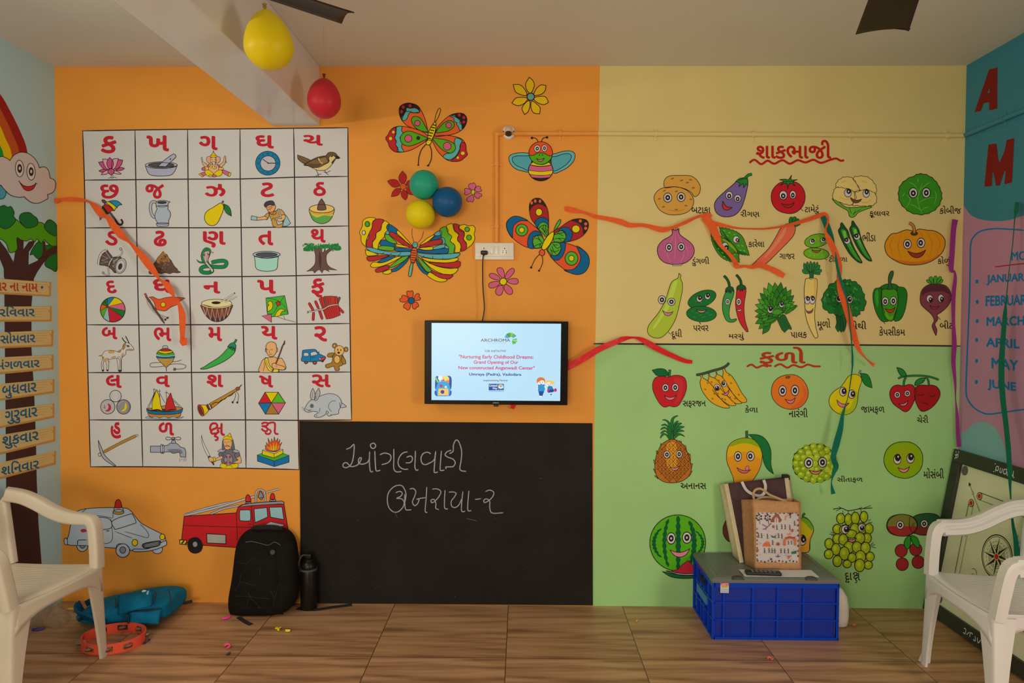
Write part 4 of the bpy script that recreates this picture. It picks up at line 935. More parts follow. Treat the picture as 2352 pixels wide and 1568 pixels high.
scrap('tiny yellow shred on the floor below the green wall', (180, 150, 30), 1463, 1428, .010, kind=1, rot=1)
scrap('small coral scrap on the floor before the crate', (206, 92, 80), 1770, 1516, .014, kind=2)
scrap('tiny orange shred beside the white canister', (170, 80, 50), 1962, 1438, .010, kind=1)
scrap('dark small shred below the pink curl', (58, 40, 34), 525, 1504, .009, kind=1, rot=1)
yl = at_z(165, 1402, .004); mb = MB(); mb.sweep(cr([(yl.x-.05, yl.y, .004), (yl.x-.01, yl.y+.006, .012), (yl.x+.05, yl.y-.004, .006)], 5), [(-.012, -.001), (.012, -.001), (.012, .001), (-.012, .001)], mat('yellow_ribbon', C(200, 178, 30), .5)); tag(mb.build('paper_strip'), 'yellow strip lying left of the teal rucksack', 'paper strip')
CL = mat('clear_polythene', (.82, .8, .72, 1), .12, trans=.75, spec=.6, alpha=.55)
bgp = at_z(125, 1425, 0); mb = MB(); random.seed(3)
def pb(u, v):
    a = 2*math.pi*u; r = .085*(1-v*.6)*(1+.22*math.sin(5*a+v*6)+.1*math.sin(11*a))
    return Vector((bgp.x+r*math.cos(a)*1.2, bgp.y+r*math.sin(a), .003+.06*v**.8*(1+.3*math.sin(3*a+4*v))))
mb.grid(pb, 40, 12, CL); tag(mb.build('polythene_bag', angle=20), 'crumpled clear polythene bag on the floor under the cream chair', 'plastic bag')

# ---------------- crepe streamers and ribbons
def streamer(name, label, cat, rgb, runs, W0=.034, plane='y', group=None, rough=.75):
    """runs: (x, y, visible width, distance off the wall) in photo pixels; a narrow place is where the strip turns edge-on"""
    m = mat('crepe_%d_%d_%d' % rgb, C(*rgb), rough, spec=.2, noise=.06, nscale=60)
    mb = MB()
    for run in runs:
        q = cr([(x, y, wd, d) for x, y, wd, d in run], 8); n = len(q); L = []; sgn = 1
        for i, p in enumerate(q):
            a, b = q[max(0, i-1)], q[min(n-1, i+1)]; tx, ty = b[0]-a[0], b[1]-a[1]; l = math.hypot(tx, ty) or 1
            nx, ny = -ty/l, tx/l; wd = max(1.2, p[2]); hw = wd/2
            dep = math.sqrt(max(0, (W0*440/2)**2-hw*hw))/440*.22
            d = max(.004+dep, p[3])
            fn = (lambda x, y, dd: at_y(x, y, -dd)) if plane == 'y' else (lambda x, y, dd: at_x(x, y, (XR-dd) if plane == 'r' else (XL+dd)))
            A, B = fn(p[0]+nx*hw, p[1]+ny*hw, d-dep), fn(p[0]-nx*hw, p[1]-ny*hw, d+dep)
            L.append([A, A.lerp(B, .5)+(Vector((0, -.0008*math.sin(i*.9), 0))), B])
        mb.add([v for r in L for v in r], [(3*i+j, 3*i+j+1, 3*i+j+4, 3*i+j+3) for i in range(n-1) for j in (0, 1)], m)
    return tag(mb.build(name, solid=.0006, smooth=False), label, cat, group)
OR = (204, 82, 34); GS = 'crepe streamers strung on the walls'
streamer('crepe_streamer', 'orange streamer hanging across the letter chart from the left wall', 'streamer', OR,
  [[(112, 467, 13, .006), (128, 461, 11, .02), (140, 458, 7, .03), (165, 457, 10, .03), (190, 459, 7, .03), (205, 464, 5, .035), (218, 474, 14, .04), (232, 490, 17, .04), (244, 498, 8, .05), (252, 505, 14, .05), (262, 520, 17, .05), (280, 541, 17, .05), (297, 556, 6, .06), (318, 578, 14, .06), (340, 605, 18, .06), (355, 625, 13, .06), (368, 642, 5, .06), (384, 655, 15, .06), (394, 670, 12, .06), (402, 684, 3, .06), (411, 697, 8, .06), (418, 722, 15, .06), (419, 750, 14, .06), (419, 775, 11, .055), (421, 782, 19, .05), (424, 793, 11, .05)]], group=GS)
streamer('crepe_streamer', 'orange streamer running from the spotted butterfly to the vegetable wall', 'streamer', OR,
  [[(1297, 478, 9, .006), (1310, 481, 13, .02), (1335, 486, 6, .03), (1352, 491, 5, .03), (1368, 497, 9, .03), (1395, 502, 10, .03), (1425, 509, 13, .03), (1447, 517, 11, .03), (1480, 517, 8, .03), (1520, 527, 13, .03), (1545, 522, 7, .03), (1575, 510, 8, .03), (1605, 497, 6, .02), (1625, 496, 16, .012), (1632, 500, 14, .01)]], group=GS)
streamer('crepe_streamer', 'orange streamer crossing the bitter gourds and ending under the carrot', 'streamer', OR,
  [[(1618, 498, 18, .012), (1632, 515, 19, .02), (1645, 540, 17, .03), (1655, 562, 9, .035), (1672, 580, 8, .035), (1685, 596, 10, .03), (1692, 610, 13, .015), (1698, 612, 8, .02), (1712, 611, 6, .02), (1728, 613, 9, .025), (1745, 608, 13, .025), (1765, 615, 12, .02), (1785, 624, 13, .02), (1801, 634, 12, .03)]], group=GS)
streamer('crepe_streamer', 'orange streamer sagging below the tomato, its long end hanging over the green fruit wall', 'streamer', OR,
  [[(1622, 508, 12, .012), (1655, 516, 9, .02), (1690, 523, 4, .03), (1720, 525, 3, .03), (1760, 525, 4, .03), (1800, 519, 5, .03), (1850, 506, 9, .02), (1885, 494, 10, .01), (1897, 493, 9, .012), (1902, 508, 5, .03), (1896, 530, 5, .05), (1904, 550, 13, .06), (1917, 578, 15, .07), (1928, 610, 12, .07), (1927, 640, 11, .07), (1932, 668, 16, .08), (1942, 700, 16, .08), (1955, 745, 15, .08), (1966, 785, 13, .08), (1975, 806, 8, .08), (1988, 822, 3, .08), (2000, 833, 5, .07), (2008, 839, 9, .07)]], group=GS)
streamer('crepe_streamer', 'dark green streamer hanging down over the pear and custard apple', 'streamer', (4, 84, 62),
  [[(1890, 497, 12, .012), (1898, 515, 14, .03), (1908, 545, 14, .05), (1918, 585, 6, .07), (1926, 625, 7, .09), (1935, 655, 6, .09), (1946, 690, 4, .09), (1952, 740, 3, .09), (1957, 800, 3, .09), (1958, 830, 5, .09), (1957, 850, 3, .09), (1950, 900, 2, .09), (1944, 925, 2, .09), (1936, 950, 7, .1), (1930, 985, 13, .1), (1921, 1020, 15, .1), (1914, 1050, 12, .1), (1920, 1070, 13, .09), (1915, 1085, 9, .09), (1910, 1105, 2, .09), (1911, 1120, 6, .09), (1914, 1134, 11, .09)]], group=GS)
streamer('ribbon', 'shiny red ribbon running from behind the television to the fruit wall', 'ribbon', (182, 30, 34),
  [[(1176, 938, 9, .02), (1190, 915, 11, .025), (1250, 872, 13, .03), (1305, 842, 15, .04), (1340, 823, 15, .05), (1375, 802, 14, .05), (1410, 787, 13, .04), (1432, 778, 11, .03), (1455, 775, 4, .03), (1472, 779, 10, .03), (1490, 789, 14, .03), (1515, 803, 13, .025), (1545, 817, 11, .02), (1572, 828, 10, .015), (1590, 831, 8, .012)]], rough=.35)
streamer('crepe_streamer', 'purple streamer hanging in the right corner of the vegetable wall', 'streamer', (118, 36, 92),
  [[(2194, 504, 13, .02), (2190, 530, 12, .03), (2187, 580, 12, .03), (2185, 618, 11, .03), (2192, 624, 5, .03), (2194, 640, 8, .03), (2190, 680, 10, .03), (2190, 740, 8, .03), (2192, 790, 11, .03), (2190, 830, 10, .03), (2194, 880, 6, .03), (2195, 915, 2, .03), (2198, 950, 7, .03), (2200, 990, 9, .03), (2203, 1026, 10, .03)]], group=GS)
streamer('crepe_streamer', 'green streamer hanging down the painted months on the right wall', 'streamer', (4, 88, 66),
  [[(2336, 464, 8, .02), (2334, 485, 10, .03), (2331, 500, 3, .04), (2326, 560, 2, .05), (2318, 620, 2, .05), (2311, 690, 3, .05), (2308, 725, 10, .05), (2303, 790, 12, .06), (2300, 850, 14, .06), (2303, 910, 13, .07), (2310, 970, 12, .08), (2316, 1030, 12, .1), (2319, 1080, 11, .11), (2320, 1115, 6, .12), (2322, 1150, 3, .13), (2326, 1200, 6, .13), (2333, 1240, 11, .13), (2336, 1280, 13, .13), (2335, 1310, 8, .13)]], plane='r', group=GS)
# ---------------- painted letter chart on the back wall (part), its pictures and letters (sub-parts)
WH = (179, 171, 157); RED = (168, 30, 48); ORG = (208, 86, 42); YEL = (200, 172, 14); GRN = (74, 146, 28); DGR = (24, 100, 48); BLU = (16, 88, 146); LBL = (78, 152, 168)
PNK = (184, 84, 122); BRN = (92, 66, 56); TAN = (186, 140, 72); SKN = (214, 160, 118); GRY = (152, 152, 152); DGY = (72, 66, 66); SKY = (132, 162, 186); CRM = (192, 170, 122)
def N(fr, ow=6, base=.0012, plane='B'): return Pic(FR[fr], plane, base=base, ow=ow)
chart = Pic(FR['px'], 'B', base=.0004, ow=0)
chart.poly(WH, [(190, 300), (310, 298), (432, 296.5), (551, 296), (675, 294.5), (799, 293.5), (802, 630), (807, 964), (685.5, 965), (687.5, 1077.5), (565, 1075), (444, 1073), (328, 1071.5), (208, 1071.5), (205, 964), (198.7, 746), (194, 414)])
GL = (44, 34, 38)
for t in ('190 300 194 414 196 523 197 635 199 746 202 855 205 964 208 1072', '310 298 312 412 314 523 316 634 319 746 322 855 325 964 328 1072', '431 297 432 411 433.7 523 435 635 438 746 440 855 442.5 964 443.7 1073',
          '551.5 296 551.8 411 554 522.5 555.8 634.5 558.5 745 561.5 854 564 964 565 1075', '674.5 294.5 676.5 408 678 521 680.5 633 682 744 684 854 685 964 687 1078', '799 293.5 799.8 405 801 519 802.3 629.5 804 742 805.6 854 807.5 964',
          '189 300.5 310 298.5 431 297 551 296 675 294.5 799.5 293.5', '193.8 413.6 312 412.5 431 411.3 551.6 411 676 407 799.6 405', '196 523.3 314 522.6 434 523 554 522.5 678 521 801 518.8', '197 635 316 634 435 635.2 555.6 635 680 633 802 629.7',
          '198.7 745.6 319 746 438 745.5 558.5 745 682 744 803.5 742.8', '202 855.3 322 855.5 440 855 561.5 854 684 854.5 805.3 854', '205 964 325 964.3 442.5 964.5 564 964 685 965 807.6 964', '208 1071.5 328 1071.5 443.7 1072.7 565 1075 687 1078'):
    chart.l(GL, 2.6, t, 3)
chart = chart.build('painted_letter_chart', wall_back, 'white gridded chart of red letters and pictures painted on the wall')
CELLS = [('ક', 'A', 225, 140, 385, 315), ('ખ', 'A', 682, 133, 908, 295), ('ગ', 'px', 457, 312, 500, 345), ('ઘ', 'B', 378, 133, 563, 267), ('ચ', 'B', 856, 130, 1052, 238),
  ('છ', 'A', 220, 625, 405, 768), ('જ', 'A', 672, 622, 858, 768), ('ઝ', 'px', 470.4, 422, 518, 451.5), ('ટ', 'B', 430, 605, 568, 752), ('ઠ', 'B', 957, 600, 1083, 742),
  ('ડ', 'A', 268, 1090, 393, 1237), ('ઢ', 'A', 755, 1087, 885, 1245), ('ણ', 'px', 466.3, 530.7, 518.4, 569), ('ત', 'B', 408, 1087, 557, 1235), ('થ', 'B', 933, 1070, 1080, 1208),
  ('દ', 'C', 235, 105, 342, 233), ('ધ', 'C', 703, 85, 895, 232), ('ન', 'px', 467.3, 646, 506, 674), ('પ', 'D', 395, 95, 583, 238), ('ફ', 'D', 937, 83, 1070, 277),
  ('બ', 'C', 192, 568, 347, 693), ('ભ', 'C', 712, 573, 887, 712), ('મ', 'px', 478.6, 750, 510.3, 783.5), ('ય', 'D', 433, 558, 598, 696), ('ર', 'D', 967, 560, 1095, 715),
  ('લ', 'C', 233, 1048, 390, 1180), ('વ', 'C', 735, 1050, 872, 1172), ('શ', 'px', 474.7, 860, 513, 889), ('ષ', 'D', 415, 1052, 556, 1175), ('સ', 'D', 943, 1043, 1130, 1172),
  ('હ', 'E', 297, 88, 408, 262), ('ળ', 'E', 805, 88, 968, 230)]
for ch, fr, x0, y0, x1, y1 in CELLS:
    N(fr, 0).text(RED, ch, (x0, y0, x1, y1), .027).build('painted_letter', chart)
p = N('E', 0); p.l(RED, 22, '1365 185 1350 150 1365 110 1400 100 1425 120 1415 150 1380 165 1360 190 1375 210 1415 205'); p.l(RED, 22, '1415 205 1440 190 1425 165'); p.l(RED, 20, '1425 205 1400 235 1430 250 1425 275 1400 278'); p.l(RED, 20, '1425 155 1470 150'); p.l(RED, 24, '1472 98 1470 180 1478 215 1505 222'); p.build('painted_letter', chart)
p = N('E', 0); p.l(RED, 20, '1895 110 1915 95 1950 95 1962 112 1940 128 1905 130 1935 138 1960 160 1945 185 1912 175 1895 155'); p.l(RED, 20, '1930 200 1960 215 1990 205'); p.l(RED, 20, '1955 105 2000 92 2030 95 2038 120 2035 190 2050 212 2075 212'); p.l(RED, 16, '1960 160 1990 175 1992 205'); p.build('painted_letter', chart)
def pic(fr, name, label, ow=6): 
    q = N(fr, ow); q._nm = (name, label); return q
def done(q): return q.build(q._nm[0], chart, q._nm[1])
P2, P3 = (176, 70, 124), (196, 136, 168)
p = pic('A', 'painted_lotus', 'pink lotus'); p.k('330 530 328 560').k('346 530 347 560').k('300 562 330 557 342 568').k('345 560 365 553 385 561')
for c, t in ((P2, '245 400 205 403 205 403 225 440 270 480 290 470 258 430'), (P2, '398 380 445 383 445 383 430 430 390 470 365 468 385 430'), (P2, '270 478 240 474 208 490 208 490 235 502 290 492'), (P2, '390 472 430 455 462 466 462 466 430 485 380 485'),
             (P3, '300 480 255 500 230 528 230 528 280 522 312 500'), (P3, '350 480 400 500 432 520 432 520 390 521 350 508'), (P3, '300 380 245 372 245 372 255 420 285 468 318 470 292 440'), (P3, '345 378 402 367 402 367 385 430 360 470 335 468'),
             (P2, '316 356 316 356 345 388 353 420 340 462 317 470 294 445 288 405 300 375'), (P2, '330 465 362 490 350 518 330 532 330 532 308 515 298 490')): p.f(c, t)
done(p)
p = pic('A', 'painted_mortar', 'grey mortar and pestle'); p.f((158, 154, 166), '672 440 672 440 700 510 740 535 830 541 920 533 960 500 990 436 990 436 900 462 830 466 740 460'); p.e((178, 172, 166), 831, 432, 160, 33); p.e((72, 66, 66), 830, 432, 130, 25); p.f((160, 156, 168), '795 446 795 446 860 385 935 330 960 322 978 340 968 362 920 405 872 450 872 450 835 444'); p.e((50, 44, 44), 921, 372, 7, 8, o=0); done(p)
p = pic('A', 'painted_elephant_deity', 'seated elephant-headed figure in yellow and pink', 4)
p.f(PNK, '1265 500 1205 522 1205 522 1240 552 1240 552 1275 525'); p.p(YEL, '1205 522 1220 516 1252 545 1240 552'); p.f(PNK, '1450 480 1522 508 1522 508 1505 545 1505 545 1445 510'); p.p(YEL, '1508 506 1530 512 1516 545 1498 540')
p.f(PNK, '1305 420 1285 470 1300 485 1325 440'); p.f(PNK, '1400 425 1425 470 1410 485 1385 440'); p.f(SKN, '1290 430 1250 400 1240 410 1265 450 1285 455'); p.f(SKN, '1415 430 1450 400 1462 345 1475 350 1470 410 1430 455'); p.k('1240 400 1228 360 1245 350').k('1245 395 1240 355'); p.k('1470 400 1490 410').k('1478 405 1482 390')
p.e((216, 168, 140), 1357, 470, 52, 48); p.f(SKN, '1300 450 1250 455 1235 470 1250 485 1300 480'); p.e(PNK, 1255, 470, 18, 14); p.f(SKN, '1410 455 1450 462 1445 480 1405 478')
p.f(YEL, '1270 490 1310 482 1352 520 1320 545 1280 530'); p.f(YEL, '1440 490 1405 482 1355 520 1390 545 1432 530'); p.e(PNK, 1360, 540, 24, 12); p.e(SKN, 1325, 540, 20, 10)
p.f((214, 150, 140), '1325 350 1290 352 1284 385 1305 410 1330 405'); p.f((214, 150, 140), '1380 350 1415 352 1420 385 1400 410 1378 405'); p.e((220, 176, 150), 1353, 385, 28, 38); p.f((220, 176, 150), '1340 400 1350 430 1342 455 1360 470 1385 460 1380 448 1364 452 1368 430 1370 400')
p.f(YEL, '1353 288 1353 288 1362 315 1385 340 1382 352 1325 352 1322 340 1345 315'); p.l((120, 60, 30), 4, '1325 340 1353 334 1383 340'); p.e((40, 30, 26), 1341, 378, 4, o=0).e((40, 30, 26), 1366, 378, 4, o=0); p.l(YEL, 9, '1312 425 1330 455 1350 470', o=2); done(p)
p = pic('B', 'painted_wall_clock', 'blue round clock'); p.e((24, 104, 158), 502, 413, 122, 120); p.e((168, 158, 152), 505, 415, 77, 76)
for k in range(12):
    a = math.radians(30*k); q = lambda r, d=0: (503+r*math.cos(a)-d*math.sin(a), 414+r*.98*math.sin(a)+d*math.cos(a))
    for d in ((0,) if k % 3 else (-6, 6)): p.ribbon((14, 52, 92), 5, [q(90, d), q(108, d)])
p.ribbon(KX, 7, [(506, 412), (452, 373)]); p.ribbon(KX, 8, [(500, 413), (580, 413)]); p.e(KX, 506, 412, 7, o=0); done(p)
SP = (110, 82, 58); p = pic('B', 'painted_sparrow', 'brown sparrow', 5); p.f(SP, '800 330 800 330 870 355 930 388 895 428 895 428 850 410 805 372'); p.k('805 345 900 400', 3).k('803 362 885 420', 3)
p.l(KX, 5, '985 480 1005 525 980 540').l(KX, 5, '1005 525 1040 520').l(KX, 5, '1005 525 1010 545').l(KX, 5, '1070 480 1085 510 1110 530').l(KX, 5, '1085 510 1130 488').l(KX, 5, '1085 510 1060 498')
p.f(CRM, '870 432 905 440 960 465 1010 485 1080 480 1130 442 1165 395 1182 360 1150 330 1110 310 1080 340 1010 362 940 386'); p.f(SP, '862 430 900 405 950 375 1010 350 1085 342 1115 380 1110 405 1075 425 1010 455 940 455 905 435'); p.f((86, 62, 46), '905 415 960 420 1040 420 1000 452 940 452', 0); p.f((128, 96, 70), '1000 372 1080 350 1098 372 1105 398 1060 420 1030 400', 4)
p.l((205, 186, 150), 11, '1008 362 1022 395 1050 416'); p.f((96, 72, 54), '1085 345 1108 308 1150 302 1185 318 1196 345 1150 338 1118 350 1108 392', 4); p.f((44, 34, 30), '1182 345 1196 338 1224 360 1200 370 1182 362', 3); p.f((60, 46, 38), '1140 405 1165 375 1180 362 1172 390 1150 420', 0); p.e(KX, 1141, 341, 11, 10, o=0); p.e(WH, 1138, 338, 4, o=0); done(p)
p = pic('A', 'painted_umbrella', 'multicoloured tilted umbrella'); p.l((92, 66, 54), 14, '312 898 372 978', o=3); p.l((44, 36, 36), 15, '368 972 395 1015 425 1028 444 1005 428 972', o=2)
for c, t in ((PNK, '212 905 212 905 245 903 270 935 270 935 240 955 218 982 218 982'), ((34, 108, 50), '242 842 242 842 238 890 268 950 268 950 282 920 300 920 300 920 270 870'), ((166, 34, 34), '268 818 268 818 250 855 300 922 300 922 330 890 362 888 362 888 315 845'), (YEL, '276 806 276 806 330 850 362 890 362 890 372 868 388 856 388 856 330 808 305 796'), ((28, 118, 176), '306 795 306 795 350 825 388 858 388 858 405 835 438 828 438 828 400 795 355 785')): p.f(c, t)
p.f((92, 66, 54), '245 778 262 782 280 800 262 814 245 802 236 785'); done(p)
JG = (150, 156, 158); p = pic('A', 'painted_jug', 'grey jug'); p.l(JG, 20, '790 812 755 798 728 815 722 860 730 910 752 948 772 948', o=5); p.f(JG, '785 840 788 870 768 920 770 965 790 1005 800 1020 895 1018 905 985 922 940 918 900 896 870 893 838'); p.f(JG, '790 1012 786 1032 800 1043 890 1041 902 1030 896 1012'); p.f(JG, '778 805 785 840 840 850 893 838 900 815 918 800 918 800 890 792 840 784 800 790'); p.e((58, 54, 54), 838, 806, 44, 11); done(p)
p = pic('A', 'painted_pear', 'yellow pear'); p.f(YEL, '1392 828 1420 812 1446 825 1455 855 1448 890 1432 930 1405 990 1380 1022 1345 1037 1298 1024 1264 975 1272 915 1305 880 1345 858'); p.l((84, 72, 62), 14, '1440 812 1452 788', o=3); p.f((30, 108, 54), '1456 820 1456 820 1500 842 1525 885 1532 942 1532 942 1485 915 1462 872'); p.k('1456 820 1490 880 1532 942', 3); done(p)
KH = (172, 128, 66); p = pic('B', 'painted_postman', 'postman in khaki handing over a letter', 5); p.f(SKY, '650 1035 665 985 680 930 730 1012 730 1012 690 1042'); p.f(KH, '512 905 575 892 615 872 645 905 650 1045 560 1045 540 985'); p.f((176, 128, 76), '515 905 480 928 470 950 490 978 512 950'); p.f(SKN, '475 945 430 953 395 955 395 982 440 978 500 970'); p.f(SKY, '340 938 340 938 395 950 395 950 392 985 392 985 333 978 333 978')
p.f((178, 132, 78), '600 872 640 880 672 925 625 935 610 900'); p.f((176, 176, 172), '580 960 580 960 632 945 632 945 655 1015 655 1015 600 1030 600 1030'); p.f(SKN, '625 935 675 932 668 975 625 998 595 985 605 965 640 965'); p.l((148, 160, 168), 12, '605 875 625 925 632 955', o=3); p.k('535 990 560 960 575 990')
p.f((206, 144, 104), '478 842 530 828 568 826 580 845 572 875 545 902 512 898 494 870'); p.f((54, 56, 58), '466 828 490 798 540 788 565 805 568 832 545 835 520 828 480 850'); p.k('478 850 505 855 540 845 540 862 515 865').k('500 880 520 874 532 884'); p.f(KH, '512 905 545 925 575 890 585 915 555 930'); done(p)
p = pic('B', 'painted_spinning_bowl', 'green bowl-shaped half fruit with a brown seed'); p.f((86, 140, 74), '918 872 930 935 965 990 1040 1018 1110 995 1150 940 1166 870 1100 905 985 905'); p.f((206, 144, 66), '920 880 1000 905 1100 903 1162 885 1150 925 1080 935 1060 915 1000 935 935 910', 0); p.f((176, 168, 70), '930 912 1000 932 1058 915 1080 935 1150 922 1140 942 1060 935 990 955', 0); p.f((0, 0, 0, 0)[:3] if False else (86, 140, 74), '935 935 950 960 975 980 950 950', 0); p.e((206, 172, 112), 1042, 868, 124, 42); p.f((98, 70, 58), '1040 768 1040 768 1068 810 1086 868 1060 882 1015 882 998 870 1012 810'); done(p)
p = pic('A', 'painted_hand_drum', 'brown hourglass hand drum', 5); p.l(WH, 9, '335 1360 390 1350 430 1325 440 1298 427 1275', o=3); p.e(WH, 425, 1270, 11); p.f((86, 66, 58), '225 1310 280 1278 312 1312 345 1365 310 1440 260 1435 212 1425 208 1365'); p.f((86, 66, 58), '345 1362 390 1352 430 1362 380 1505 335 1475 305 1438'); p.l(WH, 17, '285 1280 238 1310 210 1365 202 1430', o=4)
for k in range(6): p.e((60, 48, 44), 275-13*k+(k*k)*.2, 1286+26*k, 4, o=0)
for t in ('225 1330 300 1365 235 1385 300 1400 225 1415', '270 1290 325 1370', '345 1385 400 1375 350 1410 390 1420 345 1440 375 1460', '400 1360 350 1400'): p.l((192, 182, 170), 4, t, smooth=False)
p.l(WH, 9, '345 1362 318 1400 306 1438', o=3); p.e(WH, 425, 1440, 52, 78, 18); p.e((176, 166, 154), 423, 1442, 42, 64, 18, 4); p.e((52, 46, 46), 421, 1446, 20, 34, 18, 0); p.l(WH, 8, '300 1445 302 1500 310 1525 285 1532 250 1512', o=3); p.e(WH, 250, 1508, 9); done(p)
p = pic('A', 'painted_soil_heap', 'brown soil heap', 4); p.f((84, 64, 54), '850 1296 865 1315 890 1330 905 1360 930 1385 942 1410 965 1445 990 1470 1000 1490 1024 1502 990 1510 950 1506 915 1518 870 1508 830 1518 795 1508 760 1512 720 1522 705 1500 722 1488 752 1488 760 1455 755 1420 775 1395 790 1365 820 1330'); p.f((146, 100, 58), '850 1298 880 1330 905 1365 915 1400 870 1395 830 1410 785 1405 790 1370 820 1335', 0)
random.seed(4)
for k in range(46):
    y = random.uniform(1330, 1500); w = (y-1300)*.52; x = 855+random.uniform(-w, w)*.85; p.e(random.choice([(108, 80, 62), (64, 48, 42), (128, 92, 62)]), x, y, 9, 6, o=0)
done(p)
p = pic('A', 'painted_cobra', 'green hooded cobra', 4); CG = (28, 112, 72)
for t in ('1330 1405 1400 1392 1450 1388 1478 1400 1480 1425 1455 1448 1380 1450 1300 1442 1245 1452 1225 1478 1245 1502 1300 1508 1335 1495', ): p.l(KX, 40, t); p.l(CG, 31, t)
p.f(CG, '1184 1376 1184 1376 1215 1396 1270 1400 1270 1412 1225 1412 1200 1400'); p.f(CG, '1250 1275 1282 1256 1315 1268 1328 1295 1312 1345 1300 1395 1345 1460 1358 1490 1340 1512 1315 1505 1325 1480 1270 1420 1238 1390 1228 1330'); p.f((206, 150, 166), '1255 1310 1280 1290 1312 1300 1302 1360 1290 1400 1262 1390 1250 1340', 3); p.f((200, 190, 176), '1270 1300 1292 1300 1288 1360 1290 1400 1340 1465 1350 1490 1335 1500 1318 1470 1268 1405 1265 1350', 3)
for y in range(1315, 1480, 15): x = 1268+max(0, y-1390)*.62; p.ribbon(KX, 3, [(x-2, y), (x+24, y-2)])
p.e(PNK, 1262, 1330, 8, 10).e(PNK, 1304, 1325, 6, 9); p.e(KX, 1290, 1275, 5, o=0); p.l((168, 40, 50), 5, '1325 1295 1345 1305 1355 1300').l((168, 40, 50), 5, '1340 1304 1350 1315'); done(p)
p = pic('B', 'painted_basin', 'pale blue basin'); p.f((146, 188, 196), '368 1345 375 1400 380 1450 408 1480 490 1494 572 1482 596 1455 602 1400 608 1348 608 1348 490 1365 368 1345'); p.e((166, 190, 192), 490, 1325, 137, 31); p.e((70, 70, 74), 490, 1327, 106, 20); done(p)
p = pic('B', 'painted_tree', 'brown tree with a flat green crown', 4); p.f((94, 68, 58), '970 1268 978 1340 972 1420 930 1468 890 1495 890 1495 950 1488 968 1512 968 1512 1012 1478 1046 1510 1046 1510 1066 1478 1120 1498 1120 1498 1110 1478 1195 1482 1195 1482 1125 1452 1092 1410 1088 1340 1110 1305 1165 1262 1140 1250 1080 1290 1078 1258 1060 1300 1045 1302 1035 1262'); p.f((70, 50, 44), '1020 1290 1040 1380 1030 1470 1010 1400', 0); p.f((32, 108, 56), '855 1270 880 1245 915 1228 990 1238 1080 1222 1130 1232 1180 1222 1230 1245 1228 1280 1180 1286 1130 1265 1050 1262 960 1270 910 1292 880 1290', 0)
random.seed(9)
for k in range(70):
    x = random.uniform(858, 1232); y = random.choice([random.uniform(1220, 1240), random.uniform(1262, 1290) if x < 970 or x > 1150 else random.uniform(1250, 1268)]); p.poly((32, 108, 56), [(x-9, y+5), (x+random.uniform(-6, 6), y-13), (x+9, y+5)])
for k in range(26):
    x = random.uniform(875, 1215); p.e((46, 132, 68), x, random.uniform(1236, 1262), 9, 5, random.uniform(0, 90), 0)
done(p)
p = pic('C', 'painted_beach_ball', 'striped beach ball'); p.e(RED, 302, 396, 124, 124); hb = (250, 364); an = [-116, -82, -33, 6, 36, 104, 140, 175, 206, 226]
for k, c in enumerate(((28, 108, 168), YEL, PNK, DGR, RED, SKY, GRN, ORG, DGR, DGR)):
    a0, a1 = an[k], (an+[244])[k+1]; q = [hb]+[(302+124*math.cos(math.radians(a0+(a1-a0)*i/8)), 396+124*math.sin(math.radians(a0+(a1-a0)*i/8))) for i in range(9)]; p.p(c, q, 5)
p.e(None or (150, 40, 50), 246, 362, 9, 12); p.ribbon(KX, 7, [(302+124*math.cos(2*math.pi*i/40), 396+124*math.sin(2*math.pi*i/40)) for i in range(40)], True); done(p)
p = pic('C', 'painted_flag', 'saffron pennant on a pole', 5); p.l(WH, 7, '650 290 650 330 690 390 740 440 790 455 850 478', o=3).l(WH, 7, '668 290 700 370 740 420 820 495', o=3); p.e((70, 48, 44), 850, 478, 14, 10, -30, 0); p.e((70, 48, 44), 828, 496, 12, 12, 0, 0); p.l((88, 64, 54), 15, '632 258 660 300 820 535', o=3); p.l((168, 60, 60), 16, '622 232 642 266', o=3); p.f((208, 76, 40), '665 272 665 272 705 268 760 292 830 276 900 268 950 272 1025 280 1025 280 975 312 945 345 880 372 830 408 770 402 735 386 718 330 690 290'); p.e(YEL, 806, 345, 24); done(p)
p = pic('C', 'painted_kettle_drum', 'brown drum with white lacing and two sticks', 5); p.f((108, 58, 46), '1190 345 1200 400 1240 465 1290 505 1345 517 1400 505 1455 460 1485 400 1492 345 1340 375'); p.f((74, 44, 40), '1225 445 1260 485 1310 512 1370 514 1430 485 1460 448 1400 470 1340 478 1280 470', 0)
for t in ('1205 370 1232 450 1245 378 1280 495 1295 385 1330 510 1345 388 1375 510 1395 384 1415 490 1440 375 1450 455 1475 362',): p.l((196, 186, 172), 8, t, smooth=False)
p.e((196, 180, 150), 1341, 332, 151, 40); p.l((196, 180, 150), 8, '1192 345 1240 368 1340 378 1440 368 1490 345', o=3); p.e(KX, 1335, 327, 45, 14, 0, 0); p.l((196, 182, 160), 9, '1375 318 1440 285 1520 232', o=3).l((196, 182, 160), 9, '1420 318 1480 295 1545 262', o=3); p.e(KX, 1521, 230, 6, o=0); done(p)
p = pic('D', 'painted_kite', 'green kite with a pink tail', 5); p.p((62, 150, 50), '483 280 670 255 708 440 540 470 497 440'); p.k('483 280 560 290 640 330 690 400 700 430').k('505 440 560 430 600 360 670 258'); p.f(YEL, '500 330 530 310 552 340 545 385 510 412 500 412 500 365 515 350'); p.f(YEL, '575 462 600 410 640 388 682 410 682 410 650 412 630 440 625 455'); p.p((176, 40, 44), '580 325 612 310 632 345 600 362'); p.p(PNK, '443 460 537 440 540 524'); p.k('595 465 660 490 720 505 785 522').k('660 460 675 495'); done(p)
p = pic('D', 'painted_firecrackers', 'bundle of red firecrackers', 5); FR_ = (168, 40, 46)
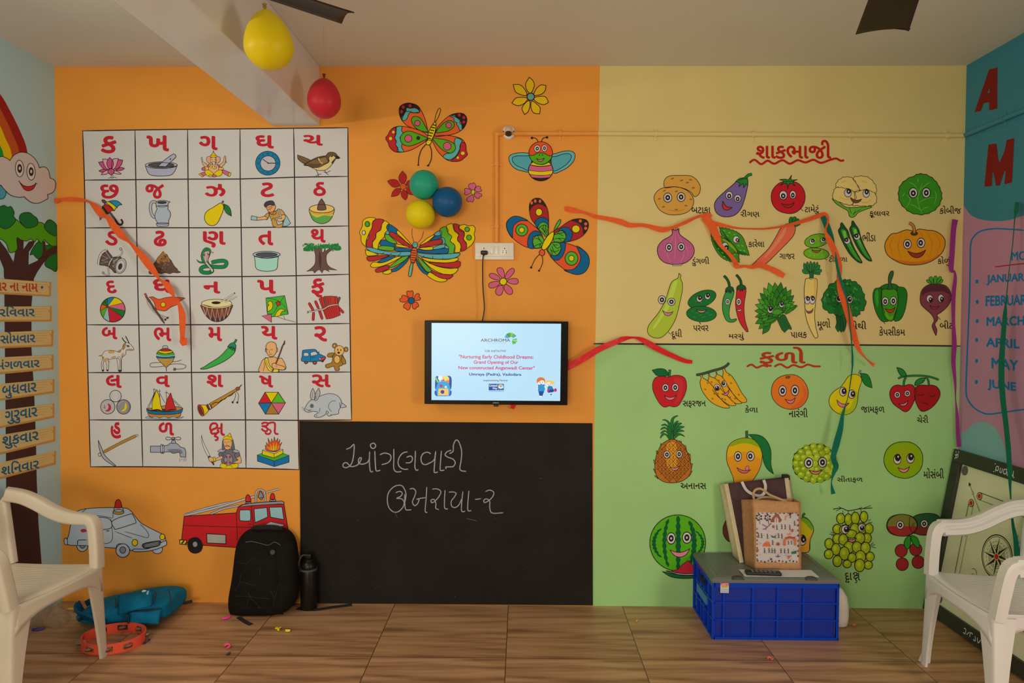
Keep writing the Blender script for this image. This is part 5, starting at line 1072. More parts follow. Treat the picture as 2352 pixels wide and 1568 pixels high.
for t in ('912 325 960 410', '960 420 955 508', '975 305 1010 385', '1012 385 1048 495', '1195 362 1262 430'): p.l(FR_, 20, t, o=4)
p.l((96, 70, 62), 18, '1222 268 1190 350', o=4)
p.f((176, 42, 46), '1013 288 1013 288 1090 262 1195 265 1195 265 1210 360 1228 450 1228 450 1150 480 1088 490 1088 490 1050 390')
for k in range(7): p.k('%d %d %d %d %d %d' % (1035+k*23, 282-k*2, 1058+k*21, 370, 1104+k*18, 488-k*6), 4)
p.f((112, 60, 52), '1062 272 1085 266 1102 360 1080 372', 0).f((150, 60, 50), '1130 265 1150 265 1160 350 1140 355', 0); p.l(WH, 9, '895 420 930 412 960 415 990 398 1030 398 1070 385 1110 362 1160 350 1205 345', o=3); p.k('895 412 915 420', 5).k('895 432 915 420', 5)
for k in range(14): p.k('%d %d %d %d' % (930+k*20, 418-k*5, 938+k*20, 408-k*5), 3)
done(p)
p = pic('C', 'painted_goat', 'white goat with brown patches', 4); GW = (190, 178, 164); p.k('395 675 412 705 438 728', 9).k('430 660 450 700 466 735', 9); p.f(GW, '232 905 245 960 240 1000 258 1000 258 900'); p.f(GW, '345 880 352 950 360 1008 382 1008 380 880'); p.f(GW, '160 857 195 850 225 810 300 805 360 815 392 790 412 742 440 724 482 745 512 788 498 802 440 798 428 845 392 880 388 950 388 1008 368 1008 366 890 270 892 225 900 205 940 212 1005 195 1005 190 930 205 885 195 860'); 
for c, t in ((TAN, '262 812 310 808 312 828 268 830'), ((146, 112, 76), '350 818 385 796 378 822'), ((146, 112, 76), '400 790 415 740 432 730 425 775 410 795'), (TAN, '195 870 215 868 210 890 203 890'), (TAN, '210 900 240 880 260 890 225 910'), (TAN, '290 872 325 862 328 874 300 878'), ((156, 122, 84), '440 795 490 790 500 802 450 802'), ((170, 140, 100), '390 850 405 830 410 850 392 870')): p.f(c, t, 2)
p.e((120, 96, 72), 455, 760, 16, 9, 20, 2); p.e(KX, 455, 760, 6, 5, 0, 0)
for x, y in ((204, 1004), (249, 1003), (366, 1006), (382, 1006)): p.e(KX, x, y, 10, 9, 0, 0)
p.l((160, 130, 120), 5, '250 905 262 922 275 905'); done(p)
p = pic('C', 'painted_spinning_top', 'striped spinning top with string', 5); p.k('990 898 940 914 880 918 760 925 690 930 675 955 700 970 800 962 900 940 990 940 1033 958 1010 985 925 992', 5); p.e((110, 96, 90), 921, 992, 12); p.f((150, 158, 150), '803 785 808 758 846 758 848 785'); top = '828 782 875 795 908 825 918 858 905 905 870 945 836 976 836 976 800 940 760 900 740 858 748 820 780 795'
p.f(TAN, top); p.f(RED, '778 806 800 788 830 783 858 788 882 806 830 812', 4); p.f(YEL, '760 822 778 806 830 812 884 806 900 822 880 832 828 836 780 832', 4); p.f(GRN, '748 842 760 824 828 836 900 824 912 845 860 852 800 852', 4); p.f((130, 176, 196), '742 858 748 842 828 854 912 845 917 860 860 866 790 866', 0); p.f(BLU, '742 862 790 868 860 868 917 860 912 878 830 885 748 878', 4)
for k in range(5): p.k('%d %d %d %d %d %d' % (762+k*13, 895+k*15, 836, 902+k*15, 905-k*13, 892+k*15), 3)
p.k('836 970 838 1014', 6); done(p)
p = pic('C', 'painted_green_chilli', 'green chilli'); p.f((54, 146, 70), '1180 984 1215 968 1280 925 1345 885 1400 840 1450 785 1485 768 1525 790 1520 825 1480 868 1420 910 1340 950 1250 984 1195 992'); p.f((30, 118, 96), '1450 770 1475 738 1510 728 1532 750 1532 785 1518 808 1518 808 1508 775 1498 802 1485 768 1478 790 1462 768'); p.l((38, 112, 64), 14, '1512 732 1530 712 1536 690', o=4); done(p)
p = pic('D', 'painted_young_monk', 'shaven-headed boy with a yellow sash and staff', 5); p.f(SKN, '505 875 570 870 600 885 640 882 670 930 685 975 672 996 640 1000 605 996 605 1020 420 1020 432 940 455 895'); p.k('455 1015 470 950 465 920', 4); p.f((214, 190, 80), '470 890 500 882 520 950 560 985 610 995 605 1018 545 1018 500 985'); p.k('482 890 505 955 555 1010', 4); p.l((112, 58, 54), 10, '545 1018 600 895 655 745', o=3); p.f((112, 58, 54), '655 745 672 703 672 703 672 735 662 750'); p.f(SKN, '545 940 570 930 600 945 650 960 678 975 660 998 600 992 560 985 545 965'); p.k('575 950 595 948', 3).k('575 965 598 962', 3)
p.e(SKN, 590, 798, 12, 22); p.e(SKN, 485, 802, 8, 18); p.f(SKN, '540 717 580 735 590 780 585 825 560 858 530 866 505 848 488 810 484 765 500 730'); p.k('490 798 510 796', 4).k('528 796 555 794', 4).k('520 800 516 826 526 828', 3).k('512 842 528 846 545 838', 4); done(p)
p = pic('D', 'painted_toy_van', 'blue toy van', 5); p.e((120, 80, 70), 885, 920, 18, 18); p.e((120, 80, 70), 972, 924, 20, 20); p.e((56, 46, 46), 1048, 905, 14, 14); p.f((24, 106, 176), '848 815 862 800 960 792 985 800 1010 832 1040 848 1078 868 1078 885 1060 905 1015 912 985 912 935 918 842 910 845 860'); p.e((178, 76, 76), 885, 920, 11, 12, 0, 4); p.e((178, 76, 76), 972, 924, 12, 13, 0, 4)
p.f(WH, '864 832 870 826 905 830 908 858 864 858', 4).f(WH, '928 830 975 815 1000 840 975 850 935 856', 4); p.k('930 830 932 915').k('935 872 985 870'); p.f((178, 60, 64), '1020 885 1075 870 1072 890 1025 905', 4); p.e(WH, 1022, 888, 10, 8, 0, 3); p.k('1012 830 1012 812', 6); done(p)
p = pic('D', 'painted_teddy_bear', 'brown teddy bear', 5); TB = (146, 104, 48); p.e(TB, 1172, 757, 24, 25); p.e(TB, 1285, 793, 20, 24); p.e(SKN, 1168, 757, 11, 12, 0, 3); p.e(SKN, 1288, 795, 9, 12, 0, 3); p.f(TB, '1150 845 1190 830 1250 850 1262 905 1248 950 1215 965 1218 1000 1178 1004 1160 962 1105 980 1080 968 1085 945 1140 925 1150 880'); p.f(TB, '1165 830 1115 832 1098 850 1105 868 1150 868'); p.f(TB, '1245 858 1275 895 1284 930 1268 942 1248 930 1240 895'); p.e((212, 164, 104), 1195, 893, 30, 40); p.e((208, 160, 104), 1217, 805, 48, 50); p.e(KX, 1203, 797, 5, 10, 0, 0).e(KX, 1233, 800, 5, 10, 0, 0); p.e((50, 36, 36), 1211, 826, 13, 11, 0, 0); done(p)
p = pic('C', 'painted_marbles', 'three marbles'); p.e((176, 168, 158), 329, 1260, 58); p.l(GRY, 6, '300 1230 290 1260 305 1290').l(GRY, 6, '350 1225 365 1260 350 1295'); p.e((160, 154, 146), 252, 1367, 72); p.f((170, 40, 52), '250 1335 280 1350 285 1390 255 1415 225 1405 250 1395 260 1365', 0); p.l((170, 60, 70), 6, '215 1345 225 1380 205 1370'); p.l(GRY, 6, '270 1310 305 1350 300 1400'); p.e((128, 124, 118), 410, 1368, 69, 72); p.f((206, 180, 20), '430 1325 445 1365 425 1405 385 1412 415 1385 425 1350', 0); p.l((150, 148, 140), 8, '360 1350 380 1320 410 1312').l((96, 92, 88), 6, '455 1330 470 1370 450 1410'); done(p)
p = pic('C', 'painted_sailing_boat', 'boat with yellow and red sails', 5)
for t in ('716 1180 712 1240', '768 1190 775 1340', '838 1205 838 1300', '735 1195 645 1385', '725 1220 660 1385', '770 1230 825 1330', '885 1270 1000 1382', '845 1225 870 1240', '890 1290 970 1370'): p.k(t, 4)
for x, y in ((716, 1192), (768, 1210), (838, 1225)): p.k('%d %d %d %d' % (x-14, y+2, x+12, y), 5)
p.f((166, 110, 70), '640 1385 700 1378 830 1355 935 1365 1000 1380 980 1400 850 1412 700 1410'); p.f((48, 40, 40), '690 1395 740 1375 830 1390 900 1370 940 1395 860 1408 740 1408', 0); p.f((20, 96, 160), '640 1388 640 1388 700 1405 830 1418 950 1405 1000 1384 1000 1384 985 1425 900 1440 720 1440 655 1425'); p.f((166, 112, 54), '656 1428 720 1442 900 1442 985 1426 985 1426 970 1465 900 1478 720 1475 670 1460'); p.f(YEL, '742 1195 742 1195 772 1280 780 1345 802 1408 802 1408 750 1392 697 1400 697 1400 700 1310'); p.f((176, 34, 40), '882 1228 882 1228 905 1310 935 1395 935 1395 880 1395 827 1412 827 1412 840 1310')
p.f((170, 190, 200), '630 1478 660 1462 690 1478 730 1462 770 1480 820 1465 860 1482 905 1465 950 1478 1010 1465 960 1488 850 1492 720 1488', 3); done(p)
p = pic('C', 'painted_wind_horn', 'brown reed pipe with a red bell', 5); p.f((170, 118, 40), '1258 1345 1400 1262 1560 1172 1560 1172 1572 1190 1572 1190 1420 1285 1282 1388'); p.f((146, 58, 50), '1240 1350 1272 1338 1272 1338 1295 1380 1262 1400 1262 1400'); 
for k in range(4): p.k('%d %d %d %d' % (1246+k*10, 1352-k*4, 1268+k*8, 1392-k*4), 3)
p.l((196, 180, 160), 9, '1262 1340 1284 1388', o=3); p.f(YEL, '1172 1352 1235 1350 1235 1350 1262 1405 1262 1405 1215 1455 1215 1455 1190 1400'); p.e((168, 62, 54), 1183, 1403, 26, 60, -20); p.e((104, 40, 38), 1180, 1405, 14, 44, -20, 3); p.k('1285 1350 1330 1322 1360 1325 1390 1300 1420 1290 1450 1265 1490 1250 1520 1215', 7); p.f((156, 60, 56), '1532 1180 1560 1168 1572 1192 1545 1205', 4); p.l((60, 46, 40), 9, '1565 1178 1592 1145')
for t, e_ in (('1525 1225 1530 1260 1515 1300 1505 1320', (1501, 1322)), ('1540 1215 1560 1250 1555 1300 1550 1320', (1548, 1324))): p.k(t, 4); p.e(KX, e_[0], e_[1], 10, o=0)
done(p)
p = pic('D', 'painted_hexagon', 'six-coloured hexagon'); hx = [(475, 1222), (606, 1222), (678, 1328), (610, 1440), (478, 1440), (410, 1332)]
for k, c in enumerate((YEL, (80, 154, 36), PNK, (150, 104, 50), (20, 100, 172), (176, 32, 44))): p.p(c, [(538, 1328), hx[k], hx[(k+1) % 6]], 7)
done(p)
RB = (160, 162, 160); p = pic('D', 'painted_rabbit', 'grey rabbit', 5); p.f(RB, '1225 1320 1285 1360 1270 1372 1230 1372'); p.f(RB, '870 1392 895 1340 930 1302 975 1288 1020 1262 1085 1240 1155 1238 1212 1268 1240 1320 1228 1370 1210 1408 1208 1436 1150 1448 1112 1460 1095 1440 1110 1425 1090 1410 1082 1440 1030 1470 985 1472 968 1455 1005 1425 960 1412 905 1422 870 1405'); p.f((158, 152, 148), '935 1290 930 1235 952 1182 952 1182 972 1225 975 1290'); p.f((158, 152, 148), '970 1298 980 1235 1012 1180 1012 1180 1025 1230 1005 1285 985 1305'); p.k('945 1285 950 1220', 3).k('985 1295 1000 1225', 3)
p.k('1140 1415 1112 1380 1118 1335 1150 1308 1185 1310').k('1025 1375 1020 1420'); p.k('880 1390 910 1400 940 1395', 4).k('905 1408 935 1405', 4).k('840 1370 870 1385', 3).k('845 1390 872 1392', 3); p.e((120, 118, 116), 943, 1358, 16, 17); p.e(KX, 943, 1358, 7, o=0); p.k('985 1462 1000 1455', 4).k('1130 1450 1140 1440', 4); done(p)
p = pic('E', 'painted_pickaxe', 'pickaxe'); p.l((158, 112, 56), 24, '215 410 400 310 575 228', o=4); p.e((184, 172, 160), 576, 228, 11, 12, 0, 4); p.e((206, 176, 158), 182, 432, 16, 18); p.f((146, 146, 150), '165 278 165 278 195 345 225 420 262 468 352 548 352 548 330 548 240 490 200 440 178 370'); done(p)
TPC = (140, 142, 146); p = pic('E', 'painted_tap', 'dripping grey tap'); p.f(TPC, '718 342 718 342 830 340 900 332 930 310 990 310 1022 335 1040 352 1078 365 1092 400 1092 458 1092 458 1035 455 1035 455 1028 415 1010 408 960 418 920 402 830 408 718 406 718 406'); p.f((104, 106, 110), '900 378 990 372 1040 380 1060 410 1040 425 1015 405 960 414 925 400', 0); p.f((178, 172, 166), '826 336 842 333 845 412 830 410').f((178, 172, 166), '846 336 860 335 862 410 848 410'); p.f(TPC, '948 282 978 282 982 310 945 310'); p.f((178, 170, 160), '960 258 900 246 880 260 900 276 960 268 1020 276 1040 262 1020 246'); p.e((150, 144, 140), 960, 262, 18, 14)
for t in ('1030 470 1032 510', '1048 465 1048 495', '1065 470 1068 500', '1080 465 1085 505', '1094 462 1098 498'): p.l((110, 106, 104), 4, t)
done(p)
p = pic('E', 'painted_warrior', 'armoured warrior with a curved sword', 4); p.f((196, 184, 168), '1258 222 1258 222 1280 300 1330 400 1352 452 1352 452 1335 462 1290 380 1265 300'); p.f((90, 60, 50), '1330 462 1352 450 1390 520 1385 540'); p.f(YEL, '1480 522 1630 522 1632 572 1470 572'); p.k('1550 530 1510 570', 4).k('1560 530 1590 570', 4); p.f((98, 92, 98), '1480 400 1530 378 1590 380 1640 410 1640 470 1625 525 1480 525 1478 460'); p.f((98, 92, 98), '1440 420 1482 400 1490 450 1450 450'); p.f(SKN, '1470 445 1400 475 1360 455 1335 470 1345 500 1380 505 1420 495 1480 475'); p.f(YEL, '1385 462 1402 460 1410 500 1392 504'); p.f(SKN, '1625 460 1665 440 1680 515 1620 522 1600 510 1645 490'); p.f((98, 92, 98), '1615 420 1660 415 1662 450 1620 460')
for t in ('1432 400 1450 380 1490 368 1510 385 1490 405', '1660 408 1640 385 1600 375 1590 395 1620 410'): p.f((150, 144, 150), t)
p.k('1490 395 1510 405 1500 420', 3).k('1600 400 1580 410', 3); p.f((90, 86, 92), '1485 280 1478 375 1505 372 1500 320'); p.f((90, 86, 92), '1590 270 1610 372 1580 380 1572 300'); p.f(SKN, '1494 275 1575 270 1582 320 1570 360 1545 378 1515 372 1500 340'); p.k('1500 300 1518 296', 4).k('1535 296 1558 298', 4).k('1520 342 1535 350 1550 344', 3); p.l(KX, 6, '1505 344 1520 340 1532 334 1548 340 1566 348'); p.k('1528 300 1522 330', 3); p.f(YEL, '1490 272 1500 245 1535 232 1575 245 1590 285 1560 268 1520 268'); p.f(YEL, '1535 235 1560 203 1560 203 1575 240'); p.e((128, 122, 124), 1545, 485, 45, 62)
for x, y in ((1524, 456), (1562, 456), (1524, 516), (1562, 516)): p.e((186, 40, 60), x, y, 10, 12, 0, 3)
p.e((150, 144, 144), 1543, 487, 10); done(p)
p = pic('E', 'painted_fire_altar', 'flames on a stepped altar'); p.p((20, 96, 166), '1850 435 2030 500 2186 440 2186 512 2030 558 1852 500'); p.p((62, 146, 54), '1850 435 2010 380 2186 440 2030 500'); p.ribbon(KX, 6, [(2030, 500), (2030, 556)]); p.p(YEL, '1905 385 2030 422 2122 378 2122 418 2028 466 1903 432'); p.p(WH, '1905 385 1990 352 2122 378 2030 422'); p.ribbon(KX, 5, [(2029, 422), (2029, 464)]); p.f((60, 46, 40), '1940 385 1990 362 2070 370 2090 380 2030 405', 0)
for c, t in (((196, 66, 30), '1945 380 1932 330 1932 330 1950 345 1945 300 1945 300 1970 335 1962 255 1962 255 1995 310 2000 260 2000 260 2020 300 2030 240 2030 240 2045 290 2068 255 2068 255 2068 310 2090 268 2090 268 2085 325 2112 300 2112 300 2090 350 2085 380 2030 395 1980 392'), ((214, 140, 30), '1960 375 1950 335 1950 335 1985 360 1985 305 1985 305 2010 350 2022 290 2022 290 2035 345 2058 300 2058 300 2060 350 2085 325 2085 325 2070 375 2020 388'), ((220, 180, 60), '1985 378 1982 350 2005 370 2015 335 2028 368 2045 345 2048 378 2015 388')): p.f(c, t, 4 if c[0] == 196 else 0)
for t in ('1990 385 1985 350', '2010 385 2012 345', '2035 385 2040 350', '2055 380 2065 350', '1968 380 1960 355'): p.l((110, 36, 20), 5, t)
done(p)
# ---------------- butterflies, bee and flowers on the orange field
def mural(q, name, label): return q.build(name, wall_back, label)
p = N('F', 8)   # spotted butterfly
for c, t in ((ORG, '955 740 935 640 900 540 840 440 760 405 690 405 630 440 612 500 625 570 670 640 740 690 860 730 960 760'), (ORG, '1050 745 1080 680 1150 605 1230 545 1320 522 1390 535 1424 590 1410 660 1365 720 1290 765 1180 790 1050 800'),
             (ORG, '955 800 880 740 760 700 640 680 560 690 510 725 480 780 450 825 480 880 500 935 560 985 640 990 740 970 840 920 940 850'), (ORG, '1005 815 1080 795 1180 790 1290 805 1370 840 1410 900 1415 970 1430 1020 1390 1060 1340 1095 1260 1102 1180 1080 1100 1010 1045 930')): p.f(c, t)
LBF = (78, 148, 164)
p.f((36, 26, 24), '612 500 625 440 690 405 760 405 830 435 860 505 800 520 700 500 660 560 640 600'); p.f(LBF, '640 580 690 500 700 460 745 465 800 460 840 480 856 512 830 512 790 520 745 515 722 545 710 580 672 615'); 
for x, y in ((660, 450), (742, 434), (640, 505)): p.e((168, 32, 54), x, y, 17, 20, o=0)
p.f((36, 26, 24), '1230 545 1320 522 1390 535 1424 590 1410 660 1370 715 1360 640 1320 590 1270 560'); p.f(LBF, '1215 555 1275 545 1295 572 1345 600 1338 640 1368 670 1365 722 1335 725 1320 680 1300 660 1305 640 1272 620 1268 585 1240 568')
for x, y in ((1333, 546), (1387, 576), (1387, 630)): p.e((168, 32, 54), x, y, 17, 18, o=0)
p.f((168, 32, 40), '575 695 510 725 480 780 450 825 480 880 500 935 560 985 600 985 595 950 570 900 575 860 555 820 570 770'); p.f(LBF, '580 690 645 682 640 730 660 770 620 820 650 870 640 930 665 985 590 980 595 940 570 900 578 860 558 820 575 770 568 735')
for x, y, r in ((542, 750, 18), (508, 828, 21)): p.e(YEL, x, y, r, r*1.1, o=4)
p.f((168, 32, 40), '1365 870 1410 900 1415 970 1430 1020 1390 1060 1340 1095 1235 1100 1290 1050 1335 985 1340 920'); p.f(LBF, '1275 860 1300 820 1365 850 1350 890 1340 950 1290 1040 1215 1082 1140 1050 1170 1010 1230 1000 1280 950')
p.e(YEL, 1375, 1004, 25, 23, o=4).e(YEL, 1315, 1057, 17, 18, o=4)
for t, e1 in (('955 745 870 735 800 690 760 620 775 570 830 565 880 600 925 680', (830, 643, 34)), ('1055 755 1090 700 1150 640 1220 612 1270 640 1265 690 1200 735 1120 752', (1206, 668, 34)), ('950 825 860 780 740 740 670 755 625 820 650 890 720 918 800 900 890 860', (722, 828, 44)), ('1015 828 1090 830 1190 850 1270 890 1288 950 1240 1000 1180 990 1110 945', (1189, 920, 48))):
    p.f((76, 142, 26), t); p.e((182, 76, 120), e1[0], e1[1], e1[2], o=7)
p.e((30, 44, 22), 841, 822, 24, o=0); p.k('940 890 880 960 850 1050 840 1150', 10).k('975 900 1000 980 995 1080 960 1155', 10); p.e(KX, 841, 1146, 10, o=0).e(KX, 958, 1152, 14, 11, o=0)
p.f((202, 140, 40), '1040 625 1050 560 1080 480 1100 466 1108 490 1085 560 1055 615'); p.f(YEL, '1040 630 1055 660 1045 740 1010 830 985 855 960 850 955 800 970 740 1000 680')
for k in range(6): x, y = 1035-k*13, 665+k*32; p.l((36, 26, 24), 13, '%d %d %d %d' % (x-26, y-4, x+24, y+6))
p.f(YEL, '945 855 975 845 998 860 985 895 955 905 935 888'); mural(p, 'painted_butterfly', 'orange butterfly with green teardrop spots on its wings')
def petals(p, cx, cy, L, c, w=7):
    for t in L: p.f(c, t, w)
p = N('F', 6); petals(p, 0, 0, ['650 1215 650 1215 690 1260 700 1310 675 1360 640 1365 610 1330 612 1270', '470 1336 470 1336 520 1318 580 1325 615 1370 600 1405 545 1412 500 1380', '515 1525 515 1525 530 1470 570 1430 615 1425 630 1450 605 1500 560 1520', '685 1566 685 1566 645 1530 632 1480 655 1450 690 1455 712 1495 705 1540', '785 1505 785 1505 730 1495 700 1460 705 1415 735 1410 770 1450', '800 1370 800 1370 760 1400 710 1395 695 1370 715 1335 760 1330'], (162, 32, 38), 5); p.e(ORG, 658, 1402, 38, o=6); mural(p, 'painted_flower', 'red pointed-petal flower with an orange centre')
p = N('F', 6); petals(p, 0, 0, ['1485 1440 1450 1420 1445 1385 1470 1365 1490 1368 1505 1358 1530 1385 1522 1425 1505 1445', '1520 1440 1540 1405 1570 1398 1590 1410 1585 1430 1603 1445 1590 1462 1540 1465', '1518 1482 1560 1480 1602 1495 1598 1520 1578 1525 1572 1545 1545 1545 1520 1520', '1490 1505 1508 1530 1505 1570 1488 1590 1470 1580 1440 1585 1420 1560 1440 1530', '1480 1468 1450 1492 1415 1505 1395 1490 1402 1465 1395 1440 1415 1425 1455 1435'], (184, 88, 134), 6); p.e(YEL, 1498, 1470, 21, 28, 10, 5); mural(p, 'painted_flower', 'small mauve flower right of the balloons')
p = N('G', 9); petals(p, 0, 0, ['605 92 605 92 650 135 665 190 640 260 622 280 600 278 570 230 562 170', '412 182 412 182 480 180 530 210 575 285 560 312 500 300 440 265', '396 402 396 402 440 345 500 332 570 340 580 365 530 415 460 432', '548 538 548 538 518 470 545 415 590 375 612 385 612 440 590 505', '728 530 728 530 660 520 630 470 625 400 645 380 690 410 735 460', '835 393 835 393 780 420 720 405 665 365 670 335 730 322 800 328', '805 192 805 192 795 250 750 295 680 310 660 295 690 230 745 185'], (192, 152, 20), 9); p.e((88, 140, 138), 622, 326, 44, o=12); mural(p, 'painted_flower', 'large yellow seven-petalled flower with a blue centre')
p = N('G', 8); p.k('712 870 690 830 640 815', 10).k('750 865 770 825 815 812', 10); p.e(KX, 637, 820, 15, o=0).e(KX, 818, 814, 15, o=0)
for t, t2 in (('640 1025 560 1000 470 1000 390 1020 360 1060 380 1130 440 1190 520 1215 610 1215', '630 1045 560 1035 460 1035 405 1055 405 1100 450 1150 520 1180 610 1205'), ('870 1040 930 1005 1030 978 1110 980 1152 1015 1140 1090 1080 1160 1000 1210 890 1235', '865 1065 930 1040 1020 1012 1080 1010 1110 1040 1085 1100 1020 1160 890 1215')):
    p.f((84, 150, 172), t); p.f((72, 138, 164), t2)
body = [(742+147*math.cos(a), 1205+130*math.sin(a)) for a in [2*math.pi*k/48 for k in range(48)]]
def band(y0, y1, c, sag=18):
    q = []
    for y, dr in ((y0, 1), (y1, -1)):
        r = []
        for k in range(13):
            s = -1+2*k/12; hw = 147*math.sqrt(max(0, 1-((y-1205)/130)**2)); r.append((742+s*hw, y+sag*(1-s*s)))
        q += r[::dr]
    p.p(c, q, 5)
p.poly(KX, body); band(1090, 1140, YEL); band(1145, 1205, (184, 80, 128)); band(1208, 1255, YEL, 14); band(1258, 1292, (184, 80, 128), 10); p.ribbon(KX, 9, body, True)
p.e((206, 72, 36), 742, 1002, 142, 137); p.f((76, 142, 26), '606 1030 650 1030 700 1003 742 1000 790 1005 840 1035 876 1032 860 1090 800 1130 742 1140 670 1120 625 1080'); p.ribbon(KX, 8, [(742+142*math.cos(2*math.pi*k/40), 1002+137*math.sin(2*math.pi*k/40)) for k in range(40)], True)
p.eye(700, 948, 40, 46, pr=.5); p.eye(787, 943, 34, 44, pr=.5); p.e(KX, 727, 1026, 7, o=0).e(KX, 762, 1024, 7, o=0); p.smile(692, 1068, 784, 1062, 38, (200, 110, 120)); mural(p, 'painted_bee', 'smiling bee with a red and green face')
p = N('H', 7)   # rainbow butterfly
RB_, YB, BB, GB, LB_ = (160, 40, 44), (204, 172, 12), (14, 88, 144), (84, 148, 40), (80, 146, 172)
p.k('768 440 765 520 788 605', 5).k('903 475 885 550 838 612', 5)
for c, t in ((YB, '330 325 280 310 215 320 175 355 172 400 160 440 135 490 155 540 155 590 180 635 215 655 215 590 250 500 285 430 290 370'), (RB_, '430 345 380 328 325 335 290 370 288 430 250 500 245 560 215 600 218 660 290 670 292 600 330 560 335 500 390 460 400 400'), (YB, '490 390 440 350 405 390 392 455 340 495 330 560 295 605 295 670 350 690 362 640 385 590 430 545 440 500 470 470'),
             (BB, '490 390 560 430 600 470 580 505 500 490 465 450 462 415'), (YB, '600 468 680 550 760 640 740 640 650 560 585 500'), (RB_, '500 490 540 490 640 560 770 660 770 680 680 650 560 570 495 520'), (LB_, '445 500 470 470 495 490 480 515'), (GB, '440 525 480 515 540 570 585 610 560 625 490 605 450 570'), (BB, '385 600 430 578 500 608 570 640 560 660 470 655 390 645'), (YB, '568 632 640 640 740 670 650 670 575 655'), (GB, '360 670 400 650 490 655 560 670 550 705 440 705 365 690'), (BB, '560 672 660 680 770 695 740 715 620 718 558 705'),
             (YB, '1340 410 1395 395 1440 412 1500 410 1525 450 1510 510 1520 560 1495 620 1455 660 1420 680 1420 620 1385 570 1395 500 1345 470 1325 440'), (RB_, '1260 390 1330 400 1335 440 1390 480 1395 530 1380 570 1420 630 1415 690 1370 715 1345 705 1355 640 1310 580 1325 520 1275 470'), (YB, '1180 410 1255 388 1275 460 1325 510 1310 570 1350 640 1345 720 1270 725 1280 650 1225 590 1245 540 1195 490'), (GB, '1100 455 1165 420 1200 460 1200 500 1245 540 1225 595 1280 645 1270 735 1190 742 1205 680 1150 600 1120 540'),
             (LB_, '1030 510 1090 470 1120 480 1115 520 1040 530'), (YB, '860 640 950 560 1035 515 1025 540 940 610'), (BB, '990 580 1050 535 1115 530 1110 560 1010 585'), (RB_, '850 660 940 610 1040 580 1120 575 1135 595 1120 625 1000 650 890 668'), (LB_, '1115 555 1150 560 1165 600 1150 630 1120 625 1135 595'), (YB, '845 680 930 668 1020 665 1020 695 920 702'), (LB_, '1025 668 1100 640 1160 635 1160 670 1030 695'), (LB_, '1165 645 1200 660 1205 685 1165 680'), (BB, '830 690 920 708 1030 698 1150 682 1200 690 1185 740 1000 742 830 722'),
             (YB, '210 715 215 700 340 745 350 760 240 772 212 745'), (RB_, '228 785 320 775 440 765 490 770 400 805 300 832 240 830'), (BB, '360 840 470 785 560 775 540 800 440 845 370 855'), (YB, '270 880 300 848 360 850 450 842 560 790 640 778 560 830 420 890 320 910 275 900'), (RB_, '330 935 400 902 480 885 488 920 420 955 340 968'), (YB, '420 965 515 932 530 960 480 990 430 985'), (GB, '490 905 560 850 640 790 725 775 660 840 560 895 495 915'), (BB, '520 940 620 880 735 778 735 790 690 860 600 940 535 962'),
             (LB_, '215 670 290 675 420 710 560 725 745 722 740 765 620 772 460 755 320 735 240 700'), (LB_, '830 735 1000 752 1190 748 1335 738 1315 780 1240 805 1080 810 930 790 832 760'), (YB, '880 790 1010 808 1180 815 1310 795 1310 825 1230 852 1060 850 940 832'), (RB_, '960 850 1100 856 1230 850 1325 835 1348 860 1325 910 1220 915 1080 895'), (YB, '890 815 960 850 1080 900 1210 922 1312 920 1300 960 1250 992 1140 990 1000 920'), (RB_, '1000 945 1100 985 1250 1000 1230 1035 1190 1050 1090 1030 1010 975'), (YB, '945 1000 985 970 1080 1025 1185 1055 1150 1080 1080 1080 1000 1045'), (GB, '835 780 900 840 995 940 975 965 930 950 860 850'), (BB, '815 800 850 860 920 950 962 975 945 995 890 965 830 880')): p.f(c, t)
for t in ('430 735 395 755', '525 740 485 775', '635 735 600 770', '905 770 900 785', '1010 775 1018 800', '1140 795 1132 808'): p.k(t, 6)
p.e((60, 140, 60), 230, 390, 27, 32, o=8).e(WH, 187, 493, 20, 26, o=7).e((76, 148, 40), 1428, 454, 28, o=8).e((76, 148, 40), 1450, 552, 29, 31, o=8)
p.f(ORG, '770 685 820 685 825 740 810 810 785 860 755 850 748 780'); 
for k in range(6): p.l(KX, 9, '%d %d %d %d' % (756-k*1, 705+k*28, 820-k*4, 712+k*28))
p.f((96, 150, 142), '755 862 775 870 770 930 755 1005 738 1022 725 1000 735 930'); p.e((88, 150, 172), 804, 640, 30, 33); p.e(KX, 795, 634, 4, o=0).e(KX, 814, 634, 4, o=0); mural(p, 'painted_butterfly', 'rainbow-striped butterfly under the balloons')
p = N('H', 7); petals(p, 0, 0, ['740 1280 705 1240 705 1200 730 1192 745 1200 765 1188 780 1210 775 1260 760 1280', '790 1280 810 1235 840 1222 855 1240 850 1260 868 1280 850 1302 800 1305', '790 1325 825 1330 845 1365 835 1385 820 1385 805 1410 775 1400 768 1350', '745 1335 745 1380 730 1415 705 1418 690 1400 668 1395 665 1365 700 1335', '718 1300 690 1325 630 1320 618 1290 640 1275 650 1245 685 1248 715 1270'], (206, 78, 40), 7); p.e((14, 78, 132), 757, 1308, 38, o=7); mural(p, 'painted_flower', 'small orange flower with a blue centre')
p = N('I', 8)   # eye-spot butterfly
MR = (150, 34, 36); BU = (12, 82, 138); GG = (74, 148, 44)
p.f(MR, '935 520 900 490 830 450 770 380 730 320 710 220 715 150 750 95 800 78 850 90 900 150 935 240 942 380'); p.f((44, 32, 26), '712 235 712 150 750 95 800 78 850 90 895 145 912 185 860 155 800 150 760 170 730 200', 6); p.f(BU, '775 380 800 335 850 308 905 320 938 350 938 430 900 400 840 420 820 450'); p.f(GG, '815 440 830 390 870 366 915 380 938 420 935 500 915 545 870 500')
